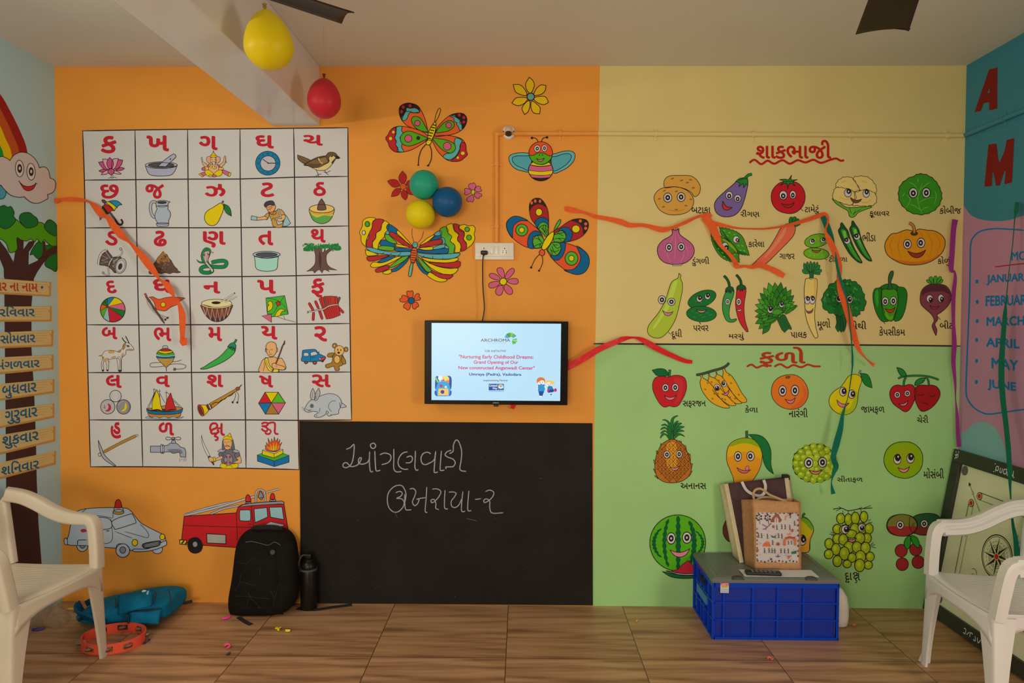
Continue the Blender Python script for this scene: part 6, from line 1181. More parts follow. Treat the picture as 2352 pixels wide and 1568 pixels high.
for x, y in ((738, 135), (780, 113), (838, 115)): p.e((214, 92, 62), x, y, 15, 20, o=0)
p.e(YEL, 825, 247, 40, 44, o=8)
p.f((208, 76, 42), '870 640 850 675 760 680 660 660 560 600 490 530 440 440 445 360 500 305 570 296 650 325 740 390 820 460 870 540'); p.f(BU, '505 555 445 460 438 370 500 305 570 296 640 320 690 350 600 352 530 400 510 470'); p.f(BU, '700 670 688 600 710 520 760 475 810 475 860 520 760 540 750 600 765 680'); p.f(GG, '765 670 750 600 775 545 830 518 875 560 890 600 860 650 830 675'); p.e(GG, 619, 461, 72, o=9); p.e(YEL, 618, 461, 32, o=8)
p.f(MR, '1005 480 1080 430 1140 385 1220 340 1310 325 1390 340 1420 390 1405 460 1350 530 1260 580 1150 605 1040 605'); p.f((44, 32, 26), '1220 345 1310 325 1390 340 1420 390 1405 450 1358 505 1350 440 1310 385 1260 360', 6); p.f(BU, '1065 462 1110 430 1170 430 1220 480 1222 540 1195 590 1130 605 1150 540 1120 480'); p.f(GG, '1005 525 1050 480 1110 468 1150 510 1140 570 1100 605 1010 602')
for x, y in ((1322, 352), (1386, 388), (1386, 440)): p.e((214, 92, 62), x, y, 18, 19, o=0)
p.e(YEL, 1269, 448, 48, 46, o=8)
p.f((208, 76, 42), '990 608 1090 608 1190 630 1300 670 1380 720 1425 790 1425 880 1380 960 1300 995 1200 975 1100 910 1000 820 920 700 940 650'); p.f(BU, '1280 655 1380 720 1425 790 1425 880 1380 960 1300 995 1200 975 1130 940 1230 935 1300 870 1325 780'); p.f(BU, '1080 615 1140 620 1140 690 1110 770 1060 820 1000 815 960 765 1040 765 1090 700'); p.f(GG, '985 612 1050 612 1085 640 1085 700 1050 755 990 765 940 720 930 690 960 640'); p.e(GG, 1216, 802, 77, 82, o=9); p.e(YEL, 1215, 800, 32, 35, o=8)
for t in ('930 545 880 460 880 400', '905 490 850 430', '900 480 905 400', '920 500 925 440', '870 620 820 570 780 560', '845 600 810 530', '860 620 800 640 770 660', '850 620 830 660', '1000 520 1080 500 1140 490', '1040 510 1070 475', '1060 505 1120 530', '1010 570 1080 560 1140 565', '1060 565 1100 590', '985 620 1040 680 1080 660', '1000 640 1050 640', '980 650 1010 720 1070 700', '960 680 990 755', '970 700 1030 745'): p.k(t, 7)
p.k('835 750 780 810 735 905', 8).k('862 765 870 850 830 945', 8); p.e(KX, 731, 911, 13, o=0).e(KX, 826, 949, 12, o=0); p.f((78, 150, 60), '1005 470 1030 400 1065 345 1085 338 1080 380 1040 440'); p.f(YEL, '990 482 1005 505 990 570 945 650 900 695 870 695 860 665 890 590 940 520'); p.e((208, 82, 60), 862, 733, 33, 37); p.e((120, 30, 30), 852, 730, 4, o=0).e((120, 30, 30), 872, 738, 4, o=0); mural(p, 'painted_butterfly', 'butterfly with blue wing tips and green ring spots')
p = N('I', 7); petals(p, 0, 0, ['385 1035 335 980 322 930 355 912 390 925 410 980 408 1030', '420 1035 440 970 490 925 522 925 528 965 490 1015 445 1048', '445 1075 490 1045 560 1045 578 1080 555 1110 490 1105', '412 1120 450 1120 500 1165 508 1215 480 1235 440 1220 410 1170', '385 1128 395 1180 375 1235 340 1245 308 1220 310 1175 345 1130', '355 1085 340 1120 290 1152 240 1155 220 1125 240 1092 300 1078', '365 1060 310 1058 250 1035 228 1005 245 982 290 985 340 1015'], (184, 82, 122), 7); p.e(YEL, 397, 1080, 42, o=8); mural(p, 'painted_flower', 'magenta seven-petalled flower under the switchboard')
# ---------------- ambulance and fire engine
p = N('S', 5); AW = (188, 194, 192)
p.e(AW, 608, 548, 42, 50); p.e((112, 112, 116), 610, 548, 22, 26); p.e(AW, 1162, 580, 38, 34); p.f(AW, '540 335 575 300 640 282 740 275 880 275 950 285 1000 340 1040 385 1100 420 1190 465 1215 480 1222 530 1180 565 1060 580 960 590 870 575 640 555 500 545 510 470'); p.f((172, 188, 192), '770 545 860 560 990 560 1060 580 960 590 870 575', 0)
p.k('585 325 740 335 835 352').k('640 282 585 325').k('835 352 835 300'); p.k('820 355 832 490 805 535 740 535').k('850 450 980 500').k('920 450 1090 498').k('1035 395 1080 440 1100 480 1085 498'); p.f((158, 160, 160), '832 372 960 322 985 335 1005 380 980 395 862 432 845 425'); p.f((158, 160, 160), '690 352 805 355 820 425 690 428'); p.k('785 445 810 445', 6)
p.f(AW, '476 505 495 502 500 545 478 540'); p.f(AW, '990 580 1100 575 1215 520 1232 535 1220 555 1120 590 1000 598'); p.f((64, 60, 60), '1060 540 1175 518 1185 535 1165 558 1070 572'); 
for k in range(4): p.l((150, 150, 150), 2.5, '1068 %d 1175 %d' % (548+k*6, 526+k*7))
p.e(YEL, 997, 532, 21, 24); p.e(YEL, 1200, 490, 19, 22); p.e(AW, 908, 590, 50, 50); p.e((118, 118, 120), 908, 586, 22, 24); p.k('575 550 580 515 640 512', 5).k('860 585 870 545 930 545 965 590', 5); p.f((162, 40, 44), '600 435 632 432 640 450 605 455', 0)
p.e((176, 130, 50), 877, 305, 40, 18); p.f(AW, '850 272 902 272 905 302 850 302'); p.f((176, 34, 36), '850 270 858 225 875 214 890 225 900 270 875 276'); mural(p, 'painted_ambulance', 'white ambulance car with a red beacon')
p = N('T', 7); FE = (172, 28, 36); SG = (170, 166, 168)
p.l(SG, 12, '345 388 480 330 640 298', o=4); p.l(SG, 14, '92 392 330 320 570 262', o=4); p.l(SG, 16, '100 396 420 318 720 228 785 214', o=4); p.l(SG, 12, '895 172 1030 134', o=4)
p.f((186, 34, 38), '700 262 700 215 718 192 740 215 745 262'); p.p(SG, '695 278 702 260 742 260 750 278'); p.f((186, 34, 38), '938 238 942 195 958 180 975 195 978 238'); p.p(SG, '930 254 938 238 985 238 992 254'); p.l(SG, 12, '798 272 798 185 815 152 842 145 870 155 885 190 888 265', o=4); p.f((120, 116, 118), '840 160 858 180 868 220 822 222 828 180'); p.e(SG, 848, 232, 10)
p.p(FE, '100 402 606 370 625 315 660 290 1068 285 1075 320 1112 545 1105 700 590 705 285 685 130 660 75 625'); p.p((130, 124, 126), '640 310 670 288 820 268 1050 255 1070 265 1070 288 1040 282 750 300'); p.k('88 492 610 508 775 508').ribbon(KX, 6, [(606, 372), (618, 640)]); p.ribbon(KX, 6, [(752, 300), (775, 520)])
for t in ('640 350 660 342 735 342 745 365 745 435 730 448 655 446 640 432', '780 330 780 330 905 318 905 318 912 410 912 410 800 460 788 452', '928 315 928 315 1052 312 1052 312 1070 435 1070 435 940 412 940 412'): p.f(SKY, t)
p.p((192, 178, 172), '830 512 940 456 1068 482 1068 498', 5); p.k('720 485 740 475 752 485'); p.p((148, 140, 120), '318 572 505 582 505 670 322 662', 8); p.f((26, 24, 24), '205 608 250 625 278 680 260 740 210 762 160 745 135 690 150 630'); p.e((128, 124, 124), 206, 675, 25, 29); p.p(YEL, '55 632 122 636 122 678 60 672', 8); p.l(KX, 14, '75 668 100 640', smooth=False); p.l(KX, 10, '108 672 122 655', smooth=False); p.e((30, 28, 28), 1030, 690, 60, 70); p.e((128, 124, 124), 1030, 690, 25, 30)
mural(p, 'painted_fire_engine', 'red fire engine with ladder and bell')
# ---------------- vegetables on the yellow field, fruit on the green field, with their captions
CAP = (40, 28, 22)
def cap(q, par, *items):
    """captions: (text, box) or a list of brush strokes, as a sub-part of the picture"""
    for it in items:
        if isinstance(it[0], str) and isinstance(it[1], tuple): q.text(CAP, it[0], it[1], .012, sk=it[2] if len(it) > 2 else 0)
        else: q.l(CAP, it[0], it[1])
    q.build('painted_caption', par)
def lead(q, t, w=5): q.l(KX, w, t); return q
p = N('px', 0); p.l(GL, 3.6, '1363 789 1500 790 1700 791 1900 791.5 2080 793 2208 794.5', 3); p.build('painted_border', wall_back, 'black line between the yellow and green fields')
HR = (160, 26, 24)
p = N('px', 0); p.text(HR, 'શાકભાજી', (1736, 321, 1909, 365), .022); p.l(HR, 5, '1721 374 1733 367 1748 377 1763 369 1778 376 1797 368 1814 376 1832 368 1850 373 1868 367 1885 374 1904 368 1920 364 1930 369 1939 368'); p.build('painted_heading', wall_back, 'red heading with a wavy line over the vegetables')
p = N('px', 0); p.text((156, 46, 28), 'ફળો', (1744, 796, 1850, 842), .022); p.l((156, 46, 28), 4.5, '1715 842 1726 837 1738 844 1752 839 1764 842').l((156, 46, 28), 4.5, '1778 842 1792 836 1808 844 1822 838 1840 843 1855 837 1870 841 1885 841'); p.build('painted_heading', wall_back, 'red heading with a wavy line over the fruit')
def two_eyes(p, *e):
    for a in e: p.eye(*a[:4], **(a[4] if len(a) > 4 else {}))
    return p
UP = dict(dx=6, dy=-13, pr=.62, hx=2, hy=-6)
POT = (184, 132, 62); p = N('J', 6)
p.f(POT, '195 520 215 475 260 452 350 448 460 452 520 490 555 545 558 595 540 640 500 660 470 620 400 580 300 562 210 572'); p.f(POT, '180 575 270 562 340 565 420 595 470 640 492 690 485 750 450 800 390 830 310 842 230 835 150 790 105 710 98 655 130 605')
for x, y in ((280, 480), (372, 497), (462, 492), (488, 572), (200, 600), (320, 607), (150, 682), (465, 687), (190, 762), (415, 750), (318, 790), (430, 520)): p.e((130, 86, 40), x, y, 17, 7, (x*7) % 40-20, 0)
p.l((166, 114, 48), 8, '240 790 320 805 400 790'); two_eyes(p, (233, 670, 44, 50), (367, 664, 43, 48)); o = mural(p, 'painted_potatoes', 'two brown potatoes with round eyes'); cap(N('J', 0), o, ('બટાકા', (472, 765, 662, 828)))
EGG = (104, 82, 122); p = N('J', 7); p.f(EGG, '935 500 880 545 780 630 715 700 700 760 720 820 770 855 840 862 910 840 965 780 1000 690 1025 590 1035 520 1020 480'); p.f((28, 112, 44), '918 505 950 480 1000 470 1030 478 1034 545 1034 545 1018 535 992 572 992 572 985 530 945 560 945 560 952 522 952 522 918 508'); p.l((28, 112, 44), 20, '1005 478 1040 445 1078 437', o=5)
two_eyes(p, (848, 648, 38, 44, dict(dy=6)), (932, 678, 36, 40, dict(dy=6))); p.smile(785, 705, 880, 768, 62, (176, 40, 48)); o = mural(p, 'painted_brinjal', 'smiling purple brinjal'); cap(N('J', 0), o, ('રીંગણ', (962, 790, 1152, 872)))
TOM = (172, 24, 36); p = N('J', 7); p.f(TOM, '1400 510 1340 530 1285 590 1268 660 1285 740 1340 800 1430 828 1510 818 1575 765 1605 690 1600 610 1560 545 1500 512'); p.f((28, 116, 44), '1350 490 1350 490 1410 485 1440 490 1472 445 1472 445 1468 490 1530 490 1530 490 1488 510 1508 555 1508 555 1455 525 1432 582 1432 582 1420 525 1355 548 1355 548 1395 508')
two_eyes(p, (1388, 645, 42, 48, dict(dy=8)), (1484, 640, 33, 44, dict(dy=6))); p.smile(1372, 728, 1500, 718, 48, (150, 30, 40)); p.k('1558 775 1588 805'); o = mural(p, 'painted_tomato', 'smiling red tomato'); cap(N('K', 0), o, ('ટામેટું', (36, 738, 178, 838)))
CAU = (208, 178, 118); p = N('K', 6)
def wob(pts, amp, n=7):
    q = [tuple(v) for v in cr(Pic.pts(pts), 4, True)]
    return [(x+amp*math.sin(i*1.9), y+amp*math.cos(i*1.9)) for i, (x, y) in enumerate(q)]
CGR = (88, 150, 42); p.f(CGR, '312 680 360 700 430 755 480 770 600 765 680 755 705 765 640 790 570 820 540 855 505 868 480 850 468 805 420 775 350 730'); p.k('480 765 500 830').k('520 830 600 785').k('545 790 520 850')
for t in ('520 475 580 455 660 462 720 510 752 570 745 630 700 620 640 592 590 600 570 560', '345 560 360 510 410 470 470 462 520 480 560 540 590 600 540 612 490 600 420 575 380 568', '540 612 600 595 680 600 740 630 755 700 720 745 640 755 560 750 510 745 530 690', '320 620 345 572 400 568 460 582 520 605 550 660 530 715 500 745 440 735 370 710 318 680'): p.p(CAU, wob(t, 4), 5)
for t in ('560 700 640 720 700 690', '380 660 440 690 480 680', '600 500 660 520', '400 520 450 500'): p.l((196, 156, 84), 14, t)
two_eyes(p, (467, 622, 38, 45, dict(dx=8, dy=-16, pr=.6, hx=-2, hy=2)), (650, 627, 36, 44, dict(dx=4, dy=-14, pr=.58))); p.smile(490, 668, 605, 685, 46, (110, 60, 50)); o = mural(p, 'painted_cauliflower', 'cream cauliflower glancing sideways'); cap(N('K', 0), o, ('ફૂલાવર', (684, 805, 882, 872)))
CAB = (52, 124, 28); p = N('K', 7); p.p(CAB, wob('1130 450 1180 432 1250 440 1320 480 1370 540 1400 610 1405 680 1370 760 1300 815 1210 840 1110 825 1040 780 985 710 972 630 990 550 1050 490', 4), 7)
for t in ('1210 830 1180 760 1165 680 1185 600 1215 520', '1200 800 1130 750 1090 740', '1200 800 1240 770 1280 765', '1175 620 1130 540 1080 520', '1185 600 1250 540 1290 520', '1170 680 1110 660', '1175 720 1250 680 1330 670', '1040 780 1090 700 1060 640', '1330 740 1350 660 1340 600', '1165 520 1170 480', '1010 660 1040 620'): p.l((104, 164, 72), 6, t, taper=.5)
two_eyes(p, (1120, 622, 46, 54, dict(dy=4)), (1250, 622, 44, 54)); o = mural(p, 'painted_cabbage', 'round green cabbage with eyes'); cap(N('K', 0), o, ('કોબીજ', (1384, 750, 1600, 832)))
ONI = (164, 78, 128); p = N('J', 7); p.p(WH, '275 1325 385 1325 365 1350 285 1350', 5); p.f(ONI, '275 990 280 1030 250 1060 180 1100 135 1160 132 1220 160 1285 220 1325 310 1337 400 1325 465 1280 497 1220 490 1160 450 1110 380 1060 350 1030 345 985 345 985 310 995 275 988'); p.k('280 990 275 965').k('295 990 292 968').k('310 990 312 965').k('326 990 330 965').k('343 988 345 970')
for t in ('300 1010 270 1100 220 1160 200 1230', '325 1010 370 1110 420 1170 440 1250', '310 1010 310 1150 300 1290', '240 1180 230 1250 260 1310', '390 1190 390 1260 360 1310'): p.l((190, 116, 158), 5, t, taper=.6)
two_eyes(p, (246, 1168, 36, 46), (368, 1162, 37, 44)); o = mural(p, 'painted_onion', 'mauve onion with round eyes'); cap(N('J', 0), o, ('ડુંગળી', (475, 1258, 648, 1355)))
KAR = (58, 122, 32); KA2 = (22, 88, 30); p = N('J', 6)
def spiky(t, amp=5): 
    q = [tuple(v) for v in cr(Pic.pts(t), 5, True)]; return [(x+(amp if i % 2 else -amp)*.7, y+(amp if i % 2 else -amp)) for i, (x, y) in enumerate(q)]
p.p(KAR, spiky('755 970 755 970 830 980 920 1010 980 1060 1015 1140 1050 1245 1050 1245 990 1240 920 1220 880 1180 830 1090 770 1040'), 6); p.f(KA2, '770 990 860 1100 930 1190 1030 1230 960 1230 890 1180 820 1080', 0); p.p(KAR, spiky('662 1020 662 1020 750 1050 840 1100 900 1150 940 1230 950 1315 950 1315 870 1310 790 1280 730 1220 680 1120'), 6); p.f(KA2, '675 1050 720 1180 790 1260 870 1300 930 1305 850 1240 780 1180 720 1100', 0)
random.seed(5)
for k in range(34):
    t = k/34; p.e((120, 176, 70), 720+random.uniform(0, 200)*1, 1075+random.uniform(0, 210)*.9 if k % 2 else 1010+random.uniform(0, 200), 7, 3, 20, 0) if False else None
for x, y in ((800, 1000), (850, 1020), (900, 1040), (950, 1090), (980, 1150), (940, 1150), (1000, 1200), (960, 1195), (830, 1050), (700, 1090), (740, 1120), (780, 1220), (740, 1180), (840, 1220), (860, 1270), (900, 1240), (800, 1260), (760, 1090), (900, 1290), (820, 1120)): p.l((132, 186, 84), 6, '%d %d %d %d' % (x-9, y-4, x+9, y+5))
p.f((120, 150, 30), '770 1080 840 1110 900 1170 920 1220 860 1160 790 1100', 0); two_eyes(p, (917, 1088, 35, 38, dict(dx=12, dy=6, pr=.5)), (805, 1158, 36, 46, dict(dx=14, dy=14, pr=.6))); p.smile(845, 1225, 905, 1215, 14, (190, 70, 30), 3); o = mural(p, 'painted_bitter_gourds', 'two knobbly green bitter gourds'); cap(N('J', 0), o, ('કારેલા', (1040, 1085, 1200, 1165)))
CAR = (206, 92, 74); p = N('J', 6); CL_ = (30, 104, 50)
p.f(CAR, '1400 945 1440 930 1500 940 1510 985 1490 1050 1430 1120 1330 1220 1240 1310 1185 1342 1100 1352 1072 1350 1150 1270 1240 1180 1310 1070 1360 980'); p.f((216, 128, 96), '1395 980 1420 960 1400 1040 1320 1150 1220 1260 1200 1260 1290 1140 1350 1050', 0)
for t in ('1450 935 1445 890 1460 865 1480 870 1475 930', '1480 930 1480 880 1500 860 1520 875 1500 930', '1495 935 1510 890 1540 880 1545 900 1515 935', '1500 945 1530 935 1560 935 1530 955 1505 960'): p.f(CL_, t, 4)
o = mural(p, 'painted_carrot', 'slanting orange carrot with leaf tuft'); cap(N('J', 0), o, ('ગાજર', (1350, 1230, 1502, 1285)))
TIN = (96, 152, 34); p = N('K', 6); p.e(TIN, 155, 1100, 122, 66, -12); p.e(TIN, 152, 1230, 128, 58, 4)
for k in range(22): x = 60+(k*37) % 190; y = 1065+(k*53) % 70 if k < 11 else 1205+(k*31) % 65; p.l((150, 192, 96), 5, '%d %d %d %d' % (x, y, x+14, y-4))
two_eyes(p, (108, 1110, 28, 30, dict(dx=6, dy=-8, pr=.6)), (216, 1095, 27, 29, dict(dx=6, dy=-7, pr=.6))); p.smile(105, 1190, 198, 1190, 28, (190, 70, 50)); p.k('235 1280 255 1295'); o = mural(p, 'painted_ivy_gourds', 'two small green ivy gourds, stacked'); cap(N('K', 0), o, ('ટીંડોળા', (278, 1245, 462, 1312)))
OKR = (58, 138, 40); OKD = (22, 72, 46); p = N('K', 7)
for dx, dy, sx in ((0, 0, 1), (112, -18, .93)):
    tr_ = lambda t: [((x-380)*sx+380+dx, (y-930)*.97+930+dy) for x, y in Pic.pts(t)]
    p.f(OKD, tr_('392 965 395 930 408 920 420 935 440 965 470 1010 490 1080 530 1180 580 1270 608 1325 600 1335 560 1320 490 1250 430 1150 385 1050 372 1000')); p.f(OKR, tr_('400 995 440 1000 465 1060 500 1150 560 1260 600 1322 540 1280 480 1190 430 1090'), 0); p.f((110, 170, 60), tr_('418 1010 445 1010 455 1070 500 1170 470 1130 430 1070'), 0)
two_eyes(p, (460, 1102, 33, 34, dict(dx=-8, dy=-10, pr=.62)), (558, 1062, 34, 34, dict(dx=-6, dy=-10, pr=.62))); o = mural(p, 'painted_okra', 'two slender green okra pods'); cap(N('K', 0), o, ('ભીંડા', (612, 1015, 746, 1108)))
PUM = (190, 122, 20); p = N('K', 7); p.f(PUM, '900 1035 960 1025 1050 992 1130 1005 1180 985 1260 995 1340 1005 1410 1050 1440 1110 1425 1190 1370 1260 1280 1315 1180 1340 1060 1340 960 1310 870 1250 838 1180 845 1110'); p.f((180, 96, 28), '900 1270 1000 1300 1150 1310 1290 1285 1380 1230 1340 1285 1200 1335 1050 1335 950 1305', 0)
for t in ('930 1045 890 1140 920 1260', '1000 1025 970 1150 1000 1300', '1250 1010 1310 1130 1270 1300', '1340 1020 1390 1130 1350 1240', '1180 1010 1220 1060'): p.l((168, 100, 24), 7, t, taper=.7)
p.e((70, 50, 24), 1130, 1028, 34, 20, 0, 5); p.l((168, 110, 44), 22, '1078 922 1115 945 1130 985 1130 1025', o=5); two_eyes(p, (1062, 1135, 42, 50), (1198, 1122, 42, 52, dict(dx=-4))); p.smile(1065, 1205, 1245, 1192, 72, (140, 44, 30)); o = mural(p, 'painted_pumpkin', 'wide smiling amber pumpkin'); cap(N('K', 0), o, ('કોળું', (1364, 1255, 1492, 1355)))
GOU = (150, 164, 52); p = N('L', 8); p.f(GOU, '540 165 540 165 565 195 560 240 585 300 588 380 575 460 545 600 505 760 450 880 380 980 300 1050 220 1062 145 1035 105 980 115 900 170 820 250 720 320 600 370 480 410 350 450 275 520 235 535 200'); p.f((166, 180, 76), '460 290 520 270 480 420 400 640 280 820 200 930 180 910 280 750 370 560 420 400', 0)
two_eyes(p, (303, 532, 55, 62), (434, 560, 57, 56)); p.smile(312, 680, 458, 695, 66, (180, 110, 146)); p.k('390 978 425 1012'); o = mural(p, 'painted_bottle_gourd', 'tall pale green bottle gourd'); cap(N('L', 0), o, ('દૂધી', (436, 935, 580, 1082)))
PAR = (22, 98, 46); p = N('L', 8); p.e(PAR, 858, 522, 205, 108, -22); p.e(PAR, 850, 728, 208, 108, 3)
for k in range(20): x = 720+(k*47) % 260; y = 690+(k*29) % 90 if k < 12 else 480+(k*31) % 100; p.l((90, 150, 84), 4, '%d %d %d %d' % (x, y, x+22, y-4))
two_eyes(p, (822, 520, 42, 46, dict(dx=6, dy=-12, pr=.66, hx=4, hy=-8)), (934, 485, 40, 46, dict(dx=4, dy=-14, pr=.66, hx=4, hy=-8))); p.smile(780, 668, 920, 668, 44, (196, 120, 130)); p.k('820 838 840 870', 9); o = mural(p, 'painted_pointed_gourds', 'two dark green pointed gourds, stacked'); cap(N('L', 0), o, ('પરવર', (735, 885, 948, 965)))
p = N('L', 8); GC = (48, 128, 66); GS_ = (24, 76, 42)
p.l(GS_, 26, '1160 198 1200 240 1230 300 1238 360', o=6); p.f(GC, '1200 400 1250 380 1298 400 1295 470 1260 570 1235 680 1235 760 1260 805 1300 800 1330 795 1335 812 1300 838 1240 842 1190 810 1155 730 1140 640 1150 520'); p.f(GS_, '1180 420 1195 370 1240 352 1285 362 1300 420 1270 400 1260 440 1245 405 1235 440 1220 400 1205 430'); p.l(GS_, 26, '1330 185 1370 230 1395 280 1400 335', o=6); p.f((176, 34, 44), '1345 390 1400 375 1462 390 1462 460 1445 560 1440 680 1455 820 1495 955 1490 972 1465 965 1390 860 1345 740 1322 600 1330 480'); p.f(GS_, '1338 400 1345 350 1400 322 1455 345 1466 390 1430 380 1420 415 1405 385 1390 415 1378 385 1360 390')
two_eyes(p, (1212, 560, 34, 48, dict(pr=.5)), (1366, 560, 36, 54, dict(pr=.5))); p.smile(1335, 665, 1410, 650, 34, WH, 6); o = mural(p, 'painted_chillies', 'green chilli beside a red chilli'); cap(N('L', 0), o, ('મરચું', (1228, 985, 1440, 1095)))
SPI = (46, 120, 28); p = N('L', 7); p.f((34, 88, 46), '1895 790 1930 750 2000 740 2050 830 2095 920 2090 945 2060 935 2030 955 2000 985 1985 965 1960 940', 6)
for t in ('1925 780 1990 960', '1950 770 2030 950', '1975 760 2065 930'): p.l((24, 66, 34), 5, t)
random.seed(11); cxs, cys = 1905, 700; lv_ = []
for ring_, (rad, n, a0, a1) in enumerate(((395, 17, 128, 352), (300, 14, 130, 348), (205, 11, 125, 352), (110, 7, 120, 355))):
    for k in range(n):
        a = a0+(a1-a0)*(k+.5*(ring_ % 2))/(n-.5); lv_.append((rad*(.92+.12*random.random()), a))
for rad, a in lv_:
    ar = math.radians(a); sh = 1-.18*abs(math.cos(ar)) if a < 270 else (1-.32*math.cos(ar)); dx, dy = math.cos(ar), math.sin(ar); r1 = rad*sh; r0 = r1-175; w = 42; c = random.choice([SPI, (62, 136, 40), (34, 104, 34)])
    tx, ty = cxs+dx*r1, cys+dy*r1*1.14; bx, by = cxs+dx*r0*.95, cys+dy*r0*1.14; mx_, my_ = (tx+bx)/2, (ty+by)/2
    p.f(c, [(tx, ty), (tx, ty), (mx_-dy*w, my_+dx*w), (bx, by), (mx_+dy*w, my_-dx*w)], 6, n=4)
for t in ('1700 850 1740 820 1800 800 1880 780 1860 810 1800 845', '1640 770 1700 750 1780 745 1750 775 1700 785', '2165 605 2110 640 2050 670 2010 730 2080 700'): p.f(SPI, t, 6)
two_eyes(p, (1800, 670, 42, 50, dict(dx=4, dy=-14, pr=.7, hx=2, hy=-12)), (1956, 598, 34, 44, dict(dx=4, dy=-12, pr=.7, hx=4, hy=-8))); p.l((150, 60, 30), 7, '1865 675 1890 690 1910 680'); o = mural(p, 'painted_spinach', 'bushy bunch of green spinach leaves'); cap(N('px', 0), o, ('પાલક', (1816, 762, 1853, 776)))
RAD = (206, 178, 112); p = N('M', 7); LFG = (34, 110, 60)
for t in ('90 200 85 150 100 135 125 170 150 250 130 230', '120 180 130 120 150 140 165 250 150 230', '160 160 175 112 195 150 180 250 165 240', '195 170 215 125 235 130 215 200 190 250', '230 170 265 120 270 160 230 230 195 255', '255 180 295 160 290 210 235 250 200 262', '70 225 110 210 160 260 120 275 85 265', '240 225 310 215 315 245 260 275 205 265', '250 255 300 270 280 285 215 270'): p.f(LFG, t, 5)
p.f((30, 88, 56), '160 260 205 255 215 280 205 340 165 340 165 300', 5); p.f(RAD, '110 350 140 332 225 330 260 355 258 480 240 640 228 800 240 940 268 1060 262 1090 240 1098 215 1070 160 960 115 820 100 640 95 480'); p.f((196, 152, 76), '215 345 245 350 245 480 225 620 205 640 225 480', 0)
for y in (370, 395, 425, 455, 850, 880): p.l((190, 150, 90), 3, '140 %d 185 %d' % (y, y+2))
two_eyes(p, (135, 612, 38, 54, dict(dx=6, dy=-22, pr=.56, hx=4, hy=2)), (198, 610, 38, 56, dict(dx=6, dy=-22, pr=.56, hx=4, hy=2))); p.f((104, 66, 62), '108 710 108 710 130 745 175 748 216 705 216 705 200 765 160 785 125 770', 0); o = mural(p, 'painted_radish', 'tall cream radish with leaves'); cap(N('M', 0), o, ('મૂળો', (265, 845, 432, 1000)))
MET = (26, 98, 40); p = N('M', 6); p.f((30, 84, 44), '505 810 560 790 640 800 640 880 630 960 600 1020 590 1000 570 1025 550 1000 530 1020 510 990 495 960 510 900', 4)
for t in ('530 820 520 990', '560 820 560 1000', '590 820 600 990', '620 830 630 960'): p.l((16, 54, 28), 6, t)
q0 = [tuple(v) for v in cr(Pic.pts('640 345 720 365 790 405 835 470 865 540 885 630 870 720 820 760 790 810 720 820 640 790 560 820 500 800 420 770 350 720 322 640 330 560 380 480 430 410 520 365'), 4, True)]
q0 = [(x+9*math.sin(i*1.3), y+9*math.cos(i*1.7)) for i, (x, y) in enumerate(q0)]; p.p(MET, q0, 7)
random.seed(21)
for k in range(90):
    a = random.uniform(0, 6.28); r = random.uniform(.2, .97); x = 605+265*r*math.cos(a); y = 585+215*r*math.sin(a); p.e(random.choice([(46, 122, 46), (20, 78, 38), (60, 132, 60), (38, 110, 52)]), x, y, random.uniform(12, 24), random.uniform(10, 16), random.uniform(0, 90), random.choice([0, 0, 3]))
two_eyes(p, (543, 590, 46, 56, dict(dx=-4, dy=-4, pr=.66, hx=6, hy=-8)), (674, 602, 42, 56, dict(dx=2, dy=-2, pr=.62, hx=6, hy=-8))); o = mural(p, 'painted_fenugreek', 'dark green fenugreek bunch with stalks'); cap(N('M', 0), o, ('મેથી', (705, 875, 895, 985)))
CPS = (56, 128, 22); CPD = (24, 100, 26); p = N('M', 8); p.f(CPD, '1070 460 1110 420 1180 400 1260 405 1310 440 1300 470 1200 480'); p.f(CPD, '1090 470 1040 455 1000 470 978 540 985 640 1020 770 1080 870 1130 888 1180 870 1130 780 1090 640'); p.f(CPD, '1285 455 1340 442 1390 460 1418 530 1410 640 1380 770 1330 860 1260 880 1250 820 1290 700 1300 560'); p.f(CPS, '1100 478 1190 465 1275 480 1300 560 1295 680 1260 820 1220 880 1160 860 1110 780 1085 640 1085 540'); p.f((84, 146, 24), '1130 700 1190 820 1250 800 1210 860 1150 830', 0); p.f((40, 84, 50), '1160 470 1180 430 1175 330 1195 260 1222 235 1242 248 1235 300 1210 380 1225 450 1215 472'); p.f((50, 136, 34), '1010 500 1040 480 1050 560 1040 700 1020 660 1005 580', 0)
two_eyes(p, (1136, 625, 44, 60, dict(dy=4)), (1240, 620, 44, 60, dict(dy=2))); p.smile(1132, 718, 1264, 702, 62, (176, 44, 34)); p.k('1115 890 1135 918', 8); o = mural(p, 'painted_capsicum', 'smiling green capsicum'); cap(N('M', 0), o, ('કેપસીકમ', (1058, 950, 1392, 1068)))
BET = (112, 52, 66); p = N('M', 8)
for t in ('1720 405 1690 390 1665 365 1680 345 1720 370 1750 405', '1735 400 1705 350 1702 320 1740 315 1760 400', '1765 400 1760 320 1785 298 1805 325 1790 400', '1790 400 1820 320 1850 308 1862 335 1820 385', '1810 400 1850 350 1880 350 1870 380 1830 405'): p.f((58, 136, 40), t, 6)
p.f(BET, '1700 412 1790 405 1890 415 1950 460 1982 540 1980 610 1930 700 1850 770 1805 800 1810 860 1775 920 1800 990 1790 1068 1790 1068 1760 1010 1740 940 1765 870 1730 795 1660 730 1600 670 1585 590 1600 500 1640 445'); p.f((76, 36, 40), '1700 420 1790 412 1885 422 1940 470 1960 530 1880 500 1760 500 1660 520 1615 560 1610 500 1650 450', 0)
